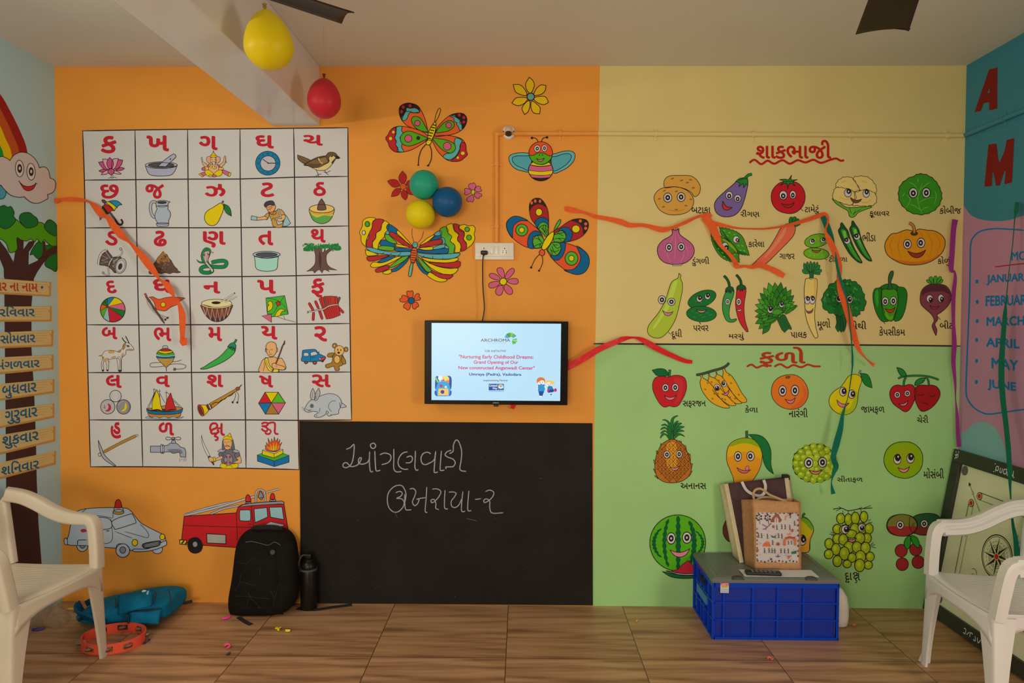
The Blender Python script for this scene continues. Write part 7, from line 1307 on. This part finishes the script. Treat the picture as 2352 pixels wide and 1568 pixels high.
two_eyes(p, (1708, 592, 44, 54, dict(dx=12, dy=14, pr=.6, hx=-4, hy=-8)), (1852, 588, 40, 56, dict(dx=12, dy=12, pr=.6, hx=-2, hy=-8))); p.smile(1708, 678, 1832, 686, 46, (150, 44, 56)); p.k('1810 822 1845 862', 8); o = mural(p, 'painted_beetroot', 'maroon beetroot with wavy root'); cap(N('M', 0), o, ('બીટ', (1838, 870, 2010, 980)))
# fruit
p = N('N', 6); p.f((174, 28, 38), '250 338 300 322 360 322 415 350 434 420 425 490 390 570 350 630 300 645 260 635 210 648 165 620 120 550 88 470 86 400 115 345 170 330 220 335'); p.f((178, 40, 46), '300 360 380 360 400 440 370 560 320 600 350 480', 0); p.p((44, 98, 52), '250 265 272 266 266 335 245 335', 5); p.f((14, 88, 50), '80 268 80 268 150 252 210 260 245 300 240 322 190 328 130 322 105 300'); two_eyes(p, (216, 448, 36, 43), (317, 446, 36, 44)); p.smile(205, 530, 325, 530, 46, (204, 110, 140)); p.l(KX, 4, '195 522 215 540').l(KX, 4, '318 536 334 522'); o = mural(p, 'painted_apple', 'smiling red apple'); cap(N('N', 0), o, ('સફરજન', (395, 582, 632, 656)))
BAN = (204, 146, 30); p = N('N', 6); p.l((56, 66, 50), 20, '532 318 600 305 700 275 790 250 840 225 872 192', o=4)
for t in ('805 250 812 300 805 340 850 430 920 520 985 590 1030 600 1052 590 1045 560 1000 500 940 390 890 320 845 290 825 255', '735 290 740 320 722 360 770 440 850 530 930 605 985 612 1000 600 950 560 890 480 830 380 790 330 750 310 745 288', '655 305 665 340 655 380 700 470 780 560 870 625 925 632 938 618 890 570 830 500 780 410 730 355 680 335 668 305', '572 320 585 350 572 400 600 490 680 590 780 645 860 658 872 640 820 600 750 520 700 430 640 370 605 350 592 320'): p.f(BAN, t)
for x, y in ((650, 400), (690, 390), (625, 465), (720, 510), (700, 560), (830, 570), (755, 510), (765, 375), (870, 320), (890, 400), (970, 520), (880, 545), (800, 560), (930, 560)): p.e((150, 96, 20), x, y, 12, 9, 30, 0)
two_eyes(p, (747, 444, 34, 36, dict(dx=0, dy=8, pr=.66, hx=-4, hy=-10)), (817, 408, 29, 34, dict(dx=-4, dy=-4, pr=.62, hx=2, hy=-6))); p.smile(795, 512, 868, 470, 36, (204, 110, 140)); o = mural(p, 'painted_bananas', 'bunch of yellow bananas on a branch'); cap(N('N', 0), o, ('કેળા', (1034, 628, 1168, 705)))
p = N('N', 6); p.f((206, 104, 32), '1500 314 1570 325 1640 380 1682 470 1675 560 1620 635 1540 668 1450 662 1370 620 1315 545 1308 460 1340 380 1410 330'); p.f((196, 84, 36), '1620 420 1670 480 1660 560 1600 640 1500 665 1580 600 1640 520', 0); p.e((110, 76, 30), 1475, 341, 24, 12, -10, 4); two_eyes(p, (1421, 480, 42, 58), (1548, 476, 42, 58)); p.smile(1448, 566, 1552, 550, 54, (196, 96, 140)); o = mural(p, 'painted_orange', 'smiling orange'); cap(N('N', 0), o, ('નારંગી', (1486, 655, 1680, 752)))
GUA = (192, 170, 14); p = N('O', 6); p.f(GUA, '560 315 610 312 650 330 668 370 650 430 632 500 625 580 600 660 550 710 480 725 410 705 350 650 332 590 345 530 390 480 450 440 490 390 520 345'); p.f((150, 162, 24), '600 480 625 520 615 610 570 690 500 715 440 700 540 660 580 580', 0); p.l((120, 124, 96), 12, '640 308 656 265', o=4); p.f((22, 108, 40), '655 300 655 300 720 310 755 360 775 450 775 450 710 425 672 370'); two_eyes(p, (474, 488, 38, 50, dict(dx=10, dy=-4, pr=.62, hx=2, hy=-6)), (564, 515, 37, 48, dict(dx=12, dy=-2, pr=.62, hx=0, hy=-6))); p.smile(412, 575, 535, 608, 58, (196, 104, 140)); p.l(KX, 5, '408 570 415 585').l(KX, 5, '522 600 540 612'); o = mural(p, 'painted_guava', 'yellow pear-shaped guava with one leaf'); cap(N('O', 0), o, ('જામફળ', (662, 642, 902, 722)))
CHE = (160, 24, 34); p = N('O', 7); p.l((40, 104, 52), 14, '1040 355 1090 335 1200 325 1320 328 1400 345 1462 368', o=4); p.l((40, 104, 52), 16, '1122 340 1105 375 1098 430', o=4); p.l((40, 104, 52), 14, '1330 340 1352 375 1358 430', o=4); p.f((26, 112, 50), '1028 240 1028 240 1080 255 1115 290 1128 328 1128 328 1080 330 1050 295'); p.f((26, 112, 50), '1215 425 1222 385 1260 355 1325 345 1325 345 1300 390 1260 410')
p.f((142, 22, 26), '1340 425 1390 422 1440 440 1472 490 1465 550 1420 620 1360 670 1300 692 1260 670 1225 600 1208 520 1215 460 1250 425 1300 420'); p.f(CHE, '1098 430 1150 415 1195 425 1222 470 1218 540 1190 620 1150 680 1110 695 1060 665 990 610 958 540 960 480 990 435 1040 420'); two_eyes(p, (1033, 521, 33, 35), (1136, 507, 32, 34)); p.smile(1048, 612, 1142, 580, 40, (196, 110, 140)); p.l(KX, 7, '1240 515 1270 528 1305 518').l(KX, 7, '1358 525 1390 538 1425 522').l(KX, 7, '1282 605 1315 602 1348 622'); o = mural(p, 'painted_cherries', 'two red cherries, one smiling and one asleep'); cap(N('O', 0), o, ('ચેરી', (1236, 728, 1352, 810)))
PIN_ = (160, 92, 34); p = N('N', 6)
for t in ('250 980 265 880 270 800 285 760 320 738 345 738 305 765 298 830 300 900 300 980', '270 900 240 810 210 785 185 782 215 775 255 800 280 850', '265 920 225 840 175 838 210 820 255 850 285 900', '260 940 220 870 165 880 205 850 255 890 280 930', '258 960 220 900 165 920 205 885 255 920 275 960', '255 980 210 930 162 968 190 915 245 940 270 975', '290 900 310 810 350 790 320 830 300 890', '295 920 330 820 385 815 340 850 305 910', '295 940 340 850 412 850 350 880 310 930', '298 960 345 880 410 895 350 905 310 950', '300 985 350 915 415 950 360 935 310 975'): p.f((22, 104, 50), t, 4)
body_t = '250 985 300 980 350 995 400 1040 440 1110 470 1200 480 1280 460 1350 400 1400 330 1422 250 1425 180 1405 130 1360 108 1280 115 1180 140 1100 180 1030'
for t in ('180 1035 168 1022 165 1080', '138 1110 122 1095 130 1150', '112 1210 94 1190 110 1250', '110 1300 92 1282 115 1330', '125 1360 104 1352 140 1385', '400 1040 425 1048 432 1100', '455 1150 470 1130 474 1200', '475 1240 495 1230 480 1290', '470 1320 492 1305 460 1360', '350 1000 378 998 380 1025'): p.f(PIN_, t+' '+t.split()[-2]+' '+t.split()[-1], 4)
p.f(PIN_, body_t); p.f((196, 132, 42), '230 1030 320 1020 340 1150 330 1280 270 1300 220 1200', 0)
def inb(x, y): return ((x-295)/188)**2+((y-1205)/222)**2 < .96
for s in (1, -1):
    for c in range(-9, 10):
        pts = [(295+d, 1205+s*d*1.05+c*82) for d in range(-200, 201, 10) if inb(295+d, 1205+s*d*1.05+c*82)]
        if len(pts) > 2: p.ribbon((70, 40, 20), 5, [pts[0], pts[-1]])
for i in range(-6, 7):
    for j in range(-6, 7):
        x, y = 295+(i-j)*39, 1205+(i+j)*41+41
        if ((x-295)/168)**2+((y-1205)/200)**2 < .95: p.l((80, 44, 20), 4, '%d %d %d %d %d %d %d %d' % (x-9, y+12, x, y-16, x+9, y+12, x-9, y+12))
two_eyes(p, (230, 1134, 34, 40), (356, 1130, 32, 40)); p.smile(262, 1264, 362, 1250, 40, (196, 110, 130)); o = mural(p, 'painted_pineapple', 'brown pineapple with green crown'); cap(N('N', 0), o, ('અનાનસ', (372, 1428, 636, 1490)))
MAN = (208, 134, 30); p = N('N', 6); p.f(MAN, '1000 968 1060 965 1130 985 1180 1030 1210 1100 1210 1180 1190 1270 1150 1350 1100 1420 1060 1480 980 1490 925 1450 915 1380 880 1290 850 1210 845 1130 865 1050 920 995'); p.f((196, 150, 20), '900 1030 1000 1010 1100 1020 1190 1070 1205 1120 1190 1180 1100 1120 980 1110 870 1160 856 1110', 0); p.f((120, 146, 16), '925 1000 1000 974 1060 970 1130 990 1180 1035 1195 1070 1100 1030 1000 1020 880 1055', 0); p.ribbon(KX, 6, [tuple(v) for v in cr(Pic.pts('1000 968 1060 965 1130 985 1180 1030 1210 1100 1210 1180 1190 1270 1150 1350 1100 1420 1060 1480 980 1490 925 1450 915 1380 880 1290 850 1210 845 1130 865 1050 920 995'), 5, True)], True)
p.p((44, 92, 48), '1040 895 1062 890 1066 960 1042 965', 5); p.f((20, 98, 52), '1070 930 1070 930 1150 930 1220 955 1275 1020 1302 1110 1302 1240 1328 1335 1328 1335 1270 1290 1230 1220 1212 1130 1180 1040 1130 985'); two_eyes(p, (962, 1154, 41, 54), (1092, 1152, 42, 52, dict(dx=-3))); p.smile(950, 1268, 1090, 1292, 46, (190, 90, 110)); p.f((206, 110, 150), '1040 1290 1045 1260 1065 1250 1075 1270 1062 1300', 4); mural(p, 'painted_mango', 'yellow mango licking its lips, with a long leaf')
SIT = (140, 156, 30); p = N('O', 7); q0 = wob('190 1030 260 1035 330 1070 380 1120 410 1200 408 1270 375 1350 300 1400 200 1422 110 1412 30 1370 -30 1300 -38 1210 -20 1130 50 1070 120 1040', 5); p.p((104, 130, 26), q0, 8)
random.seed(13)
for r_, n_ in ((.86, 17), (.6, 12), (.33, 7), (.06, 1)):
    for k in range(n_):
        a = 2*math.pi*(k+.5*(n_ % 2))/n_; p.e(random.choice([SIT, (152, 166, 44), (124, 146, 26)]), 188+225*r_*math.cos(a), 1225+198*r_*math.sin(a), 40, 33, math.degrees(a), 2.5, (84, 104, 24)); p.e((170, 182, 70), 182+225*r_*math.cos(a), 1218+198*r_*math.sin(a), 16, 12, 0, 0)
two_eyes(p, (120, 1220, 48, 58), (261, 1214, 46, 56)); p.smile(122, 1292, 256, 1292, 46, (196, 100, 104)); o = mural(p, 'painted_custard_apple', 'knobbly green custard apple, smiling'); cap(N('O', 0), o, ('સીતાફળ', (415, 1352, 678, 1428)))
p = N('O', 7); p.f((120, 146, 10), '1095 1004 1170 1010 1240 1050 1285 1115 1295 1190 1280 1270 1230 1335 1160 1372 1090 1378 1010 1358 945 1310 905 1245 897 1170 920 1095 970 1040 1030 1012'); p.e((132, 142, 14), 1100, 1185, 120, 120, 0, 0); two_eyes(p, (1034, 1184, 41, 54, dict(dx=4, dy=-18, pr=.72, hx=4, hy=-8)), (1169, 1174, 42, 54, dict(dx=4, dy=-16, pr=.7, hx=4, hy=-8))); p.smile(1038, 1268, 1160, 1258, 58, (204, 116, 130)); o = mural(p, 'painted_sweet_lime', 'round lime green sweet lime looking up'); cap(N('O', 0), o, ('મોસંબી', (1304, 1275, 1512, 1380)))
WM = (76, 146, 24); WMD = (14, 76, 44); p = N('P', 5); p.e(WM, 271, 490, 201, 202); 
for x, w in ((100, 26), (175, 26), (275, 34), (390, 34), (452, 20)):
    q = []; off = x-271; n = 16
    for sgn in (-1, 1):
        r = []
        for k in range(n+1):
            s = -1+2*k/n; hy = 200*math.sqrt(max(0, 1-(off/203)**2))*.97; cxx = 271+off*math.sqrt(max(0, 1-(s*.72)**2)); r.append((cxx+sgn*(w/2*(1-.4*s*s)+(4 if k % 2 else -4)), 490+s*hy))
        q += r if sgn < 0 else r[::-1]
    q = [(x_, y_) if ((x_-271)/199)**2+((y_-490)/200)**2 < 1 else (271+(x_-271)*199/math.hypot(x_-271, y_-490), 490+(y_-490)*199/math.hypot(x_-271, y_-490)) for x_, y_ in q]
    p.p(WMD, q, 0)
p.ribbon(KX, 5, [(271+201*math.cos(2*math.pi*k/60), 490+202*math.sin(2*math.pi*k/60)) for k in range(60)], True); two_eyes(p, (224, 457, 33, 44), (337, 452, 34, 44)); p.smile(215, 540, 358, 532, 56, (200, 110, 140)); p.l(KX, 5, '346 540 362 528')
p.f((176, 34, 56), '345 618 345 618 300 650 270 680 225 695 320 712 430 700 470 670 420 650 390 660 370 640', 4); p.f((204, 190, 180), '190 692 225 696 320 712 430 702 480 670 470 700 400 722 300 722'); p.f((20, 92, 50), '160 695 160 695 240 712 340 722 430 710 490 670 470 715 400 740 300 745 220 732'); mural(p, 'painted_watermelon', 'striped watermelon with a cut slice')
p = N('P', 5); p.f((96, 48, 40), '640 305 610 345 597 390 605 440 640 480 690 470 700 380'); mural(p, 'painted_brown_fruit', 'dark brown fruit half hidden by the tote bag')
p = N('P', 5); p.f((196, 130, 40), '1150 330 1180 305 1215 325 1245 370 1248 410 1225 470 1220 545 1180 560 1130 540 1120 420'); p.f((176, 156, 20), '1150 330 1180 312 1210 325 1240 370 1240 410 1200 460 1160 440', 0); p.f((96, 140, 30), '1155 325 1180 308 1212 325 1240 365 1235 400 1190 350', 0); p.l((40, 96, 50), 10, '1172 305 1175 290 1188 276', o=3); p.l(KX, 5, '1180 305 1215 325 1245 370 1248 410 1225 470 1220 545'); two_eyes(p, (1170, 470, 27, 40, dict(dx=6, dy=-8, pr=.66, hx=2, hy=4))); mural(p, 'painted_papaya', 'green and orange papaya peeping past the jute bag')
GRP = (140, 150, 18); p = N('P', 5); p.k('1388 248 1450 240 1500 258 1580 245 1675 238', 6).k('1450 240 1430 228', 4).k('1450 240 1410 262', 4).k('1600 244 1665 220', 4).k('1570 246 1600 232', 4)
for x, y in ((1462, 262), (1500, 262), (1545, 262), (1592, 250)): p.k('%d %d %d %d' % (x-2, y-5, x, y+25), 4)
for x, y, rx, ry in ((1445, 315, 30, 38), (1500, 322, 28, 42), (1550, 312, 30, 44), (1612, 302, 28, 40), (1420, 390, 32, 34), (1475, 395, 40, 36), (1595, 385, 38, 40), (1648, 388, 30, 38), (1420, 460, 32, 36), (1545, 395, 34, 46), (1520, 425, 40, 30), (1462, 465, 32, 40), (1635, 455, 30, 36), (1582, 455, 36, 40), (1360, 495, 30, 38), (1410, 535, 32, 42), (1505, 520, 38, 42), (1560, 520, 34, 40), (1622, 525, 34, 42), (1358, 570, 32, 34), (1470, 565, 36, 48), (1585, 590, 38, 46), (1655, 588, 30, 34), (1420, 620, 32, 40), (1525, 595, 30, 34), (1490, 640, 30, 28), (1642, 648, 30, 30), (1580, 650, 36, 46)): p.e(GRP, x, y, rx, ry, 0, 6); p.e((160, 170, 40), x-6, y-8, rx*.4, ry*.4, 0, 0)
two_eyes(p, (1476, 392, 30, 34, dict(dx=8, dy=0, pr=.62, hx=-2, hy=-8)), (1594, 380, 28, 30, dict(dx=4, dy=2, pr=.62, hx=-2, hy=-8))); p.smile(1492, 458, 1556, 452, 28, (200, 110, 140)); 
for t in ('1360 425 1395 428', '1370 410 1398 420', '1375 438 1400 430', '1640 330 1660 320', '1640 340 1672 342', '1660 510 1692 500', '1660 515 1698 525', '1655 505 1680 485'): p.k(t, 4)
o = mural(p, 'painted_grapes', 'bunch of green grapes on a twig'); q = N('P', 0); cap(q, o, ('દા', (1476, 704, 1526, 758)), (6, '1492 745 1482 772 1504 768 1500 778'), (7, '1546 720 1536 712 1545 704 1560 706 1564 716 1550 724 1540 736 1546 746 1560 742 1566 734'), (6, '1552 726 1574 724'), (6, '1560 742 1552 756 1562 764 1556 776 1548 776'), (7, '1574 704 1574 745 1578 756 1586 758'))
MXR = (132, 56, 40); p = N('P', 5); p.f((40, 78, 44), '1940 340 1980 295 2050 278 2120 282 2158 310 2150 370 2100 420 2040 435 1980 420 1945 380'); p.f((112, 40, 40), '1955 380 2050 370 2140 380 2090 425 2035 434 1980 420', 0); p.f((110, 104, 44), '1780 340 1810 300 1880 284 1950 296 1990 330 1995 380 1960 425 1890 442 1810 425 1778 385'); p.f((146, 40, 40), '1785 375 1880 370 1990 375 1955 425 1890 440 1810 422', 0); p.ribbon(KX, 5, [(1887+108*math.cos(2*math.pi*k/36), 363+79*math.sin(2*math.pi*k/36)) for k in range(36)], True); p.l(KX, 4, '1945 300 1938 350 1950 400 1980 425'); two_eyes(p, (1873, 361, 29, 32), (2046, 352, 27, 30)); p.l(KX, 4, '1960 350 1980 352').l(KX, 4, '1955 362 1975 362')
for x, y in ((1880, 546), (1985, 536), (1888, 643), (2002, 628)): p.e((136, 34, 40), x, y, 44, 46)
p.f((34, 124, 36), '1945 440 1915 455 1900 500 1925 535 1945 505'); p.f((34, 124, 36), '1950 438 1990 450 2010 490 2005 525 1975 505 1955 475'); p.f((120, 30, 36), '2060 570 2085 520 2120 540 2110 590'); mural(p, 'painted_berries', 'red and green fruits with small red berries')
# ---------------- chalkboard with chalk writing
cq = [at_y(688, 966.5, 0), at_y(1360.5, 971.5, 0), at_y(1361.5, 1389, 0), at_y(692, 1384.5, 0)]
CHK = mat('chalkboard_black', (.014, .013, .013, 1), .65, spec=.2, noise=.25, nscale=4, bump=.05)
mb = MB(); mb.loft([[Vector((p.x, -.005, max(.002, p.z))) for p in cq], [Vector((p.x, -.0003, max(.002, p.z))) for p in cq]], CHK)
cbx = thing('chalkboard', 'large black chalkboard with two lines of chalk writing below the television', 'chalkboard', (0, 0, 0))
mb.build('panel', cbx, smooth=False)
CHW = mat('chalk_white', C(128, 127, 126), .95, noise=.45, nscale=300)
p = Pic(FR['b1'], (lambda x, y: at_y(x, y, -.005), Vector((0, -1, 0))), base=.0006, ow=0)
W_ = 9
for t in ('125 255 160 240 188 215 190 260 180 340 160 385 125 405 100 395 105 370 130 365 165 395 205 390', '205 390 230 370 250 330 235 325 225 350 235 372 265 375 300 360 318 325', '318 272 315 350 320 420 328 438 345 435', '360 268 362 340 368 420 380 432 405 425', '345 205 325 215 330 240 350 247 367 230 358 208 340 204',
          '400 300 440 285 485 300 490 335 465 365 415 380', '515 250 515 340 515 410 535 438 578 436', '628 275 590 285 560 320 550 365 565 400 600 418 632 416', '618 320 655 310 668 335 650 362 612 365', '692 265 690 340 688 400 700 425 718 420',
          '818 292 790 278 755 290 738 325 745 365 770 380 800 370 845 340 858 270', '858 270 850 360 845 430 852 445 876 440', '905 265 898 350 895 420 908 428 930 424', '985 262 950 275 935 300 960 320 1000 335 1018 365 1000 395 965 398 940 400 945 415', '970 290 1000 270 1003 220 1025 178 1050 200 1070 270 1065 350 1055 410 1070 430 1108 435'): p.l(CHW, W_, t)
for t in ('605 690 615 620 590 560 555 548 510 565 472 610 462 670 475 730 510 765 550 765 588 730 600 690 580 660 540 655 570 640 585 615 565 598 530 610', '605 620 605 690 612 745 640 750 658 748', '645 580 675 575 695 600 685 640 668 680 675 705 690 715 712 695 722 660 700 665', '700 665 735 655 775 650', '785 562 780 650 772 750 778 770 790 770', '830 580 870 578 900 600 885 640 850 680 825 690 820 670 845 665 860 700 858 735 885 748', '935 588 930 660 930 725 940 742 958 740',
          '965 605 1000 603 1025 615 1010 645 985 680 990 720 1020 730 1050 705 1070 660', '1080 598 1072 680 1068 745 1078 765 1098 760', '1130 592 1122 680 1120 745 1130 758 1150 755', '1180 665 1228 658', '1265 600 1300 588 1332 605 1325 640 1290 675 1258 690 1252 670 1275 660 1300 680 1300 730 1320 775 1410 773'): p.l(CHW, W_*.9, t)
p.build('chalk_writing', cbx, 'white chalk writing')
SM = mat('chalk_smear', C(62, 60, 58), .95)
p = Pic(FR['b1'], (lambda x, y: at_y(x, y, -.005), Vector((0, -1, 0))), base=.0003, ow=0); random.seed(2)
for k in range(60): x, y = random.uniform(20, 2100), random.uniform(90, 1520); p.l(SM, random.uniform(2, 5), [(x, y), (x+random.uniform(-6, 6), y+random.uniform(2, 7))])
p.l(SM, 5, '520 765 545 815').l(SM, 7, '1110 820 1195 840').l(SM, 5, '1705 495 1725 490').l(SM, 5, '2125 430 2130 408'); p.build('chalk_specks', cbx, 'faint chalk dust specks')['kind'] = 'stuff'
# ---------------- left wall: rainbow, cloud, tree with day boards
def NL(fr, ow=6, base=.0008): return N(fr, ow, base, 'L')
def muralL(q, name, label): return q.build(name, wall_left, label)
p = NL('Q', 0)
arcs = [((-300, -215), (110, 160), (220, 560), (132, 26, 22)), ]
def arc(o0, o1): return o0+o1[::-1]
e1 = [tuple(v) for v in cr([(-260, -130), (-120, -60), (0, 55), (80, 190), (150, 330), (200, 450), (222, 560)], 6)]
def inset(k): return [tuple(v) for v in cr([(-260, -130+125*k), (-130, -60+125*k), (-20-15*k, 70+98*k), (50-30*k, 200+75*k), (105-50*k+45*(1-k), 340+40*k), (195-62*k, 450+20*k), (222-65*k, 570)], 6)]
lay = [e1]+[[(x-62*k*(.4+.6*max(0, min(1, (y+130)/500))), y+k*(70-60*max(0, min(1, (y+130)/600)))) for x, y in e1] for k in (1, 2, 3, 4, 5)]
for a_, b_, c in zip(lay, lay[1:], ((136, 28, 24), (164, 70, 30), (204, 162, 12), (20, 126, 40), (40, 110, 170))): p.poly(c, a_+b_[::-1])
muralL(p, 'painted_rainbow', 'rainbow ending in the cloud')
p = NL('Q', 5, .0018); p.f((64, 132, 164), '0 770 30 790 45 830 25 870 -10 875 -60 860 -70 780'); CLD = (178, 160, 144); p.f(CLD, '75 575 75 575 105 535 150 512 205 515 255 545 290 590 305 632 305 632 345 625 375 650 390 712 390 712 425 730 432 775 415 820 368 842 368 842 372 870 350 885 300 908 250 905 210 880 188 858 188 858 140 862 80 845 35 805 5 768 5 768 -60 750 -90 680 -70 600 0 545 45 555')
for x, y, rx, ry in ((150, 637, 33, 65), (240, 662, 33, 66)): p.e((190, 174, 158), x, y, rx, ry, -3, 5); p.e((50, 34, 26), x+1, y, 19, 35, -3, 0); p.e((190, 174, 158), x+1, y-2, 8, 14, 0, 0)
p.f((170, 34, 40), '148 740 148 740 180 770 220 778 258 768 280 752 280 752 258 795 222 812 185 798', 5); p.l(KX, 4, '138 742 152 732').l(KX, 4, '272 748 290 760'); muralL(p, 'painted_cloud', 'smiling white cloud')
p = NL('Q', 5, .0008); TRK = (62, 36, 28)
p.f((20, 96, 36), '235 1310 270 1240 320 1200 360 1240 440 1230 445 1430 400 1425 350 1390 370 1320 300 1345 260 1310'); 
p.poly(TRK, [(30, 1490), (28, 1420), (0, 1350), (-60, 1300), (-60, 1190), (0, 1205), (50, 1270), (105, 1370), (135, 1180), (185, 1190), (182, 1270), (225, 1210), (275, 1200), (260, 1240), (225, 1290), (222, 1390), (290, 1360), (330, 1310), (335, 1205), (352, 1205), (360, 1280), (400, 1255), (444, 1245), (444, 1300), (380, 1330), (330, 1390), (290, 1450), (262, 1505)])
p.f((72, 136, 16), '-80 1110 -20 1090 60 1100 120 1040 150 1055 200 1095 260 1075 310 1058 345 1075 380 1130 444 1160 444 1160 444 1240 444 1240 410 1245 370 1220 345 1195 320 1222 290 1190 270 1210 240 1190 205 1205 160 1195 130 1180 135 1260 110 1290 70 1290 50 1230 0 1190 -80 1200')
for t in ('-60 930 0 935 30 925 60 940 85 935 110 980 105 1010 122 1040 90 1085 40 1110 0 1095 -60 1100', '155 1005 180 985 230 982 260 1005 290 1030 295 1065 270 1092 205 1102 170 1070 152 1040', '345 1090 365 1050 390 1038 420 1055 442 1085 442 1160 400 1155 360 1120'): p.f((22, 96, 44), t)
tree = muralL(p, 'painted_tree', 'brown tree with green crowns carrying day boards')
p = NL('px', 0, .0008); p.poly(TRK, [(10, 636), (78, 636), (72, 700), (72, 800), (78, 900), (82, 1000), (84, 1100), (88, 1200), (98, 1330), (12, 1330), (14, 1100), (12, 900), (10, 700)]); p.build('painted_trunk', tree)
BOA = (182, 155, 116); BOE = (170, 122, 66); DB = (26, 80, 122)
boards = [('વાર ના નામ', (-26, 638, 117, 648, 116, 681, -26, 674), (-18, 648, 86, 667), (164, 48, 34), 3, 'red heading'), ('રિવવાર', (-30, 704, 118, 703, 118, 738, -30, 739), (-2, 702, 79, 727), DB, -1, ''), ('સોમવાર', (-30, 764, 122, 758, 121, 795, -30, 801), (0, 762, 80, 789), DB, -3, ''), ('મંગળવાર', (-30, 822, 122, 814, 122, 848, -30, 862), (-8, 826, 90, 849), DB, -6, ''),
          ('બુધવાર', (-30, 884, 124, 870, 124, 902, -30, 924), (4, 885, 83, 917), DB, -9, ''), ('ગુરુવાર', (-30, 946, 124, 926, 124, 959, -30, 989), (10, 945, 85, 976), DB, -11, ''), ('શુક્રવાર', (-30, 1004, 126, 978, 126, 1013, -30, 1051), (4, 1003, 88, 1033), DB, -14, ''), ('શનિવાર', (-30, 1068, 128, 1035, 127, 1066, -30, 1108), (2, 1064, 89, 1092), DB, -17, '')]
for txt, b, bx, c, sk, _n in boards:
    p = NL('px', 0, .0016); p.poly(BOE, [(b[0], b[1]), (b[2], b[3]), (b[4], b[5]), (b[6], b[7])]); p.poly(BOA, [(b[0], b[1]), (b[2]-4, b[3]+1), (b[4]-4, b[5]-4), (b[6], b[7]-5)])
    for k in range(4): y0, y1 = b[1]+6+k*6, b[3]+6+k*6; p.l((168, 134, 84), 1.2, [(b[0]+40+k*11, y0+(y1-y0)*.4), (b[2]-8-k*5, y1)])
    p.l((150, 110, 60), 1.5, [(b[2]-8, b[3]+8), (b[2]-4, b[3]+14)])
    bo_ = p.build('painted_board', tree, ('tan board with a red heading' if c[0] > 100 else 'tan day board lettered in blue'))
    q = NL('px', 0, .0022)
    t2 = {'શુક્રવાર': 'શુકવાર', 'શનિવાર': 'શિનવાર'}.get(txt, txt); q.text(c, t2, bx, .018, sk=sk)
    if txt == 'શુક્રવાર': q.l(c, 2.4, '30 1021 38 1027')
    if c[0] > 100: q.e(DB, 95.5, 659.5, 2.6, 3.2, o=0)
    q.mb.build('painted_lettering', tree, smooth=False)
# ---------------- right wall: teal and pink fields, months
def NR(fr, ow=0, base=.0008): return N(fr, ow, base, 'R')
p = NR('b2', 0, .0005); PK = (162, 112, 150)
low = [(95, 30)]+[tuple(v) for v in cr([(98, 40), (130, 85), (185, 115), (270, 128), (360, 125), (465, 95), (620, 60), (760, 120), (1200, 200)], 5)]
# bounded by the corner: the pink field starts at the wall's edge
zt_ = [p.P(q) for q in low]
y_c = 0.0
cz = at_x(2208, 478, XR).z
base_pts = [Vector((XR-.0005, -.0005, cz))]+[Vector((XR-.0005, v.y, v.z)) for v in zt_ if v.y < -.001]+[Vector((XR-.0005, -2.6, 1.9)), Vector((XR-.0005, -2.6, .0)), Vector((XR-.0005, -.0005, 0))]
tri = tessellate_polygon([[Vector((v.y, v.z, 0)) for v in base_pts]]); p.mb.add(base_pts, tri, paint(PK)); p.build('painted_field', wall_right, 'pink field')
LTB = (112, 146, 166); p = NR('b2', 0, .0011); p.f(LTB, '65 1540 100 1440 150 1390 205 1373 260 1390 300 1430 335 1500 365 1600 400 1700 420 2400 60 2400'); p.build('painted_field', wall_right, 'pale blue cloud shape')
MB_ = (20, 100, 166); p = NR('b2', 0, .0014)
p.l(MB_, 9, '465 185 360 178 280 176 200 190 155 225 135 275 132 400 128 600 120 800 112 1000 106 1180 120 1240 160 1290 220 1322 270 1325 340 1315 465 1298 600 1285'); p.l(MB_, 9, '465 185 620 150'); p.build('painted_frame', wall_right, 'blue rounded outline')
p = NR('b2', 0, .0014); p.l((160, 30, 48), 7, '285 413 365 403 465 392 640 375'); p.build('painted_underline', wall_right)
p = NR('b2', 0, .0014); p.text(MB_, 'MONTHS', (388, 318, 640, 375), .02, sk=-12); mo = p.build('painted_heading', wall_right, 'blue heading of the months')
for txt, bx, sk, dot in (('JANUARY', (234, 462, 505, 528), -14, (174, 504)), ('FEBRUARY', (228, 592, 520, 658), -10, (176, 630)), ('MARCH', (234, 722, 470, 782), -6, (176, 749)), ('APRIL', (230, 850, 440, 908), 12, (172, 866)), ('MAY', (264, 975, 430, 1042), 18, (172, 996)), ('JUNE', (240, 1108, 418, 1178), 22, (170, 1127))):
    p = NR('b2', 0, .0014); p.text(MB_, txt, bx, .03, sk=sk); p.e(MB_, dot[0], dot[1], 9, 13, o=0); p.build('painted_month', wall_right)
MRN = (112, 26, 24)
def poly_letter(t, fr, holes=()):
    q = NR(fr, 0, .0014); L = [[Vector((x, y, 0)) for x, y in Pic.pts(h)] for h in (t,)+tuple(holes)]
    tri = tessellate_polygon(L); flat = [(v.x, v.y) for l in L for v in l]; q.mb.add([q.P(v) for v in flat], tri, paint(MRN)); return q.build('painted_capital', wall_right)
poly_letter('346 155 396 143 394 390 347 400 346 352 312 358 296 405 258 412', 'W', ('348 264 334 298 349 296',))
poly_letter('342 606 390 600 400 690 408 716 440 640 452 578 497 567 483 834 437 844 445 770 440 760 410 850 388 854 372 775 366 770 362 855 317 858', 'W')
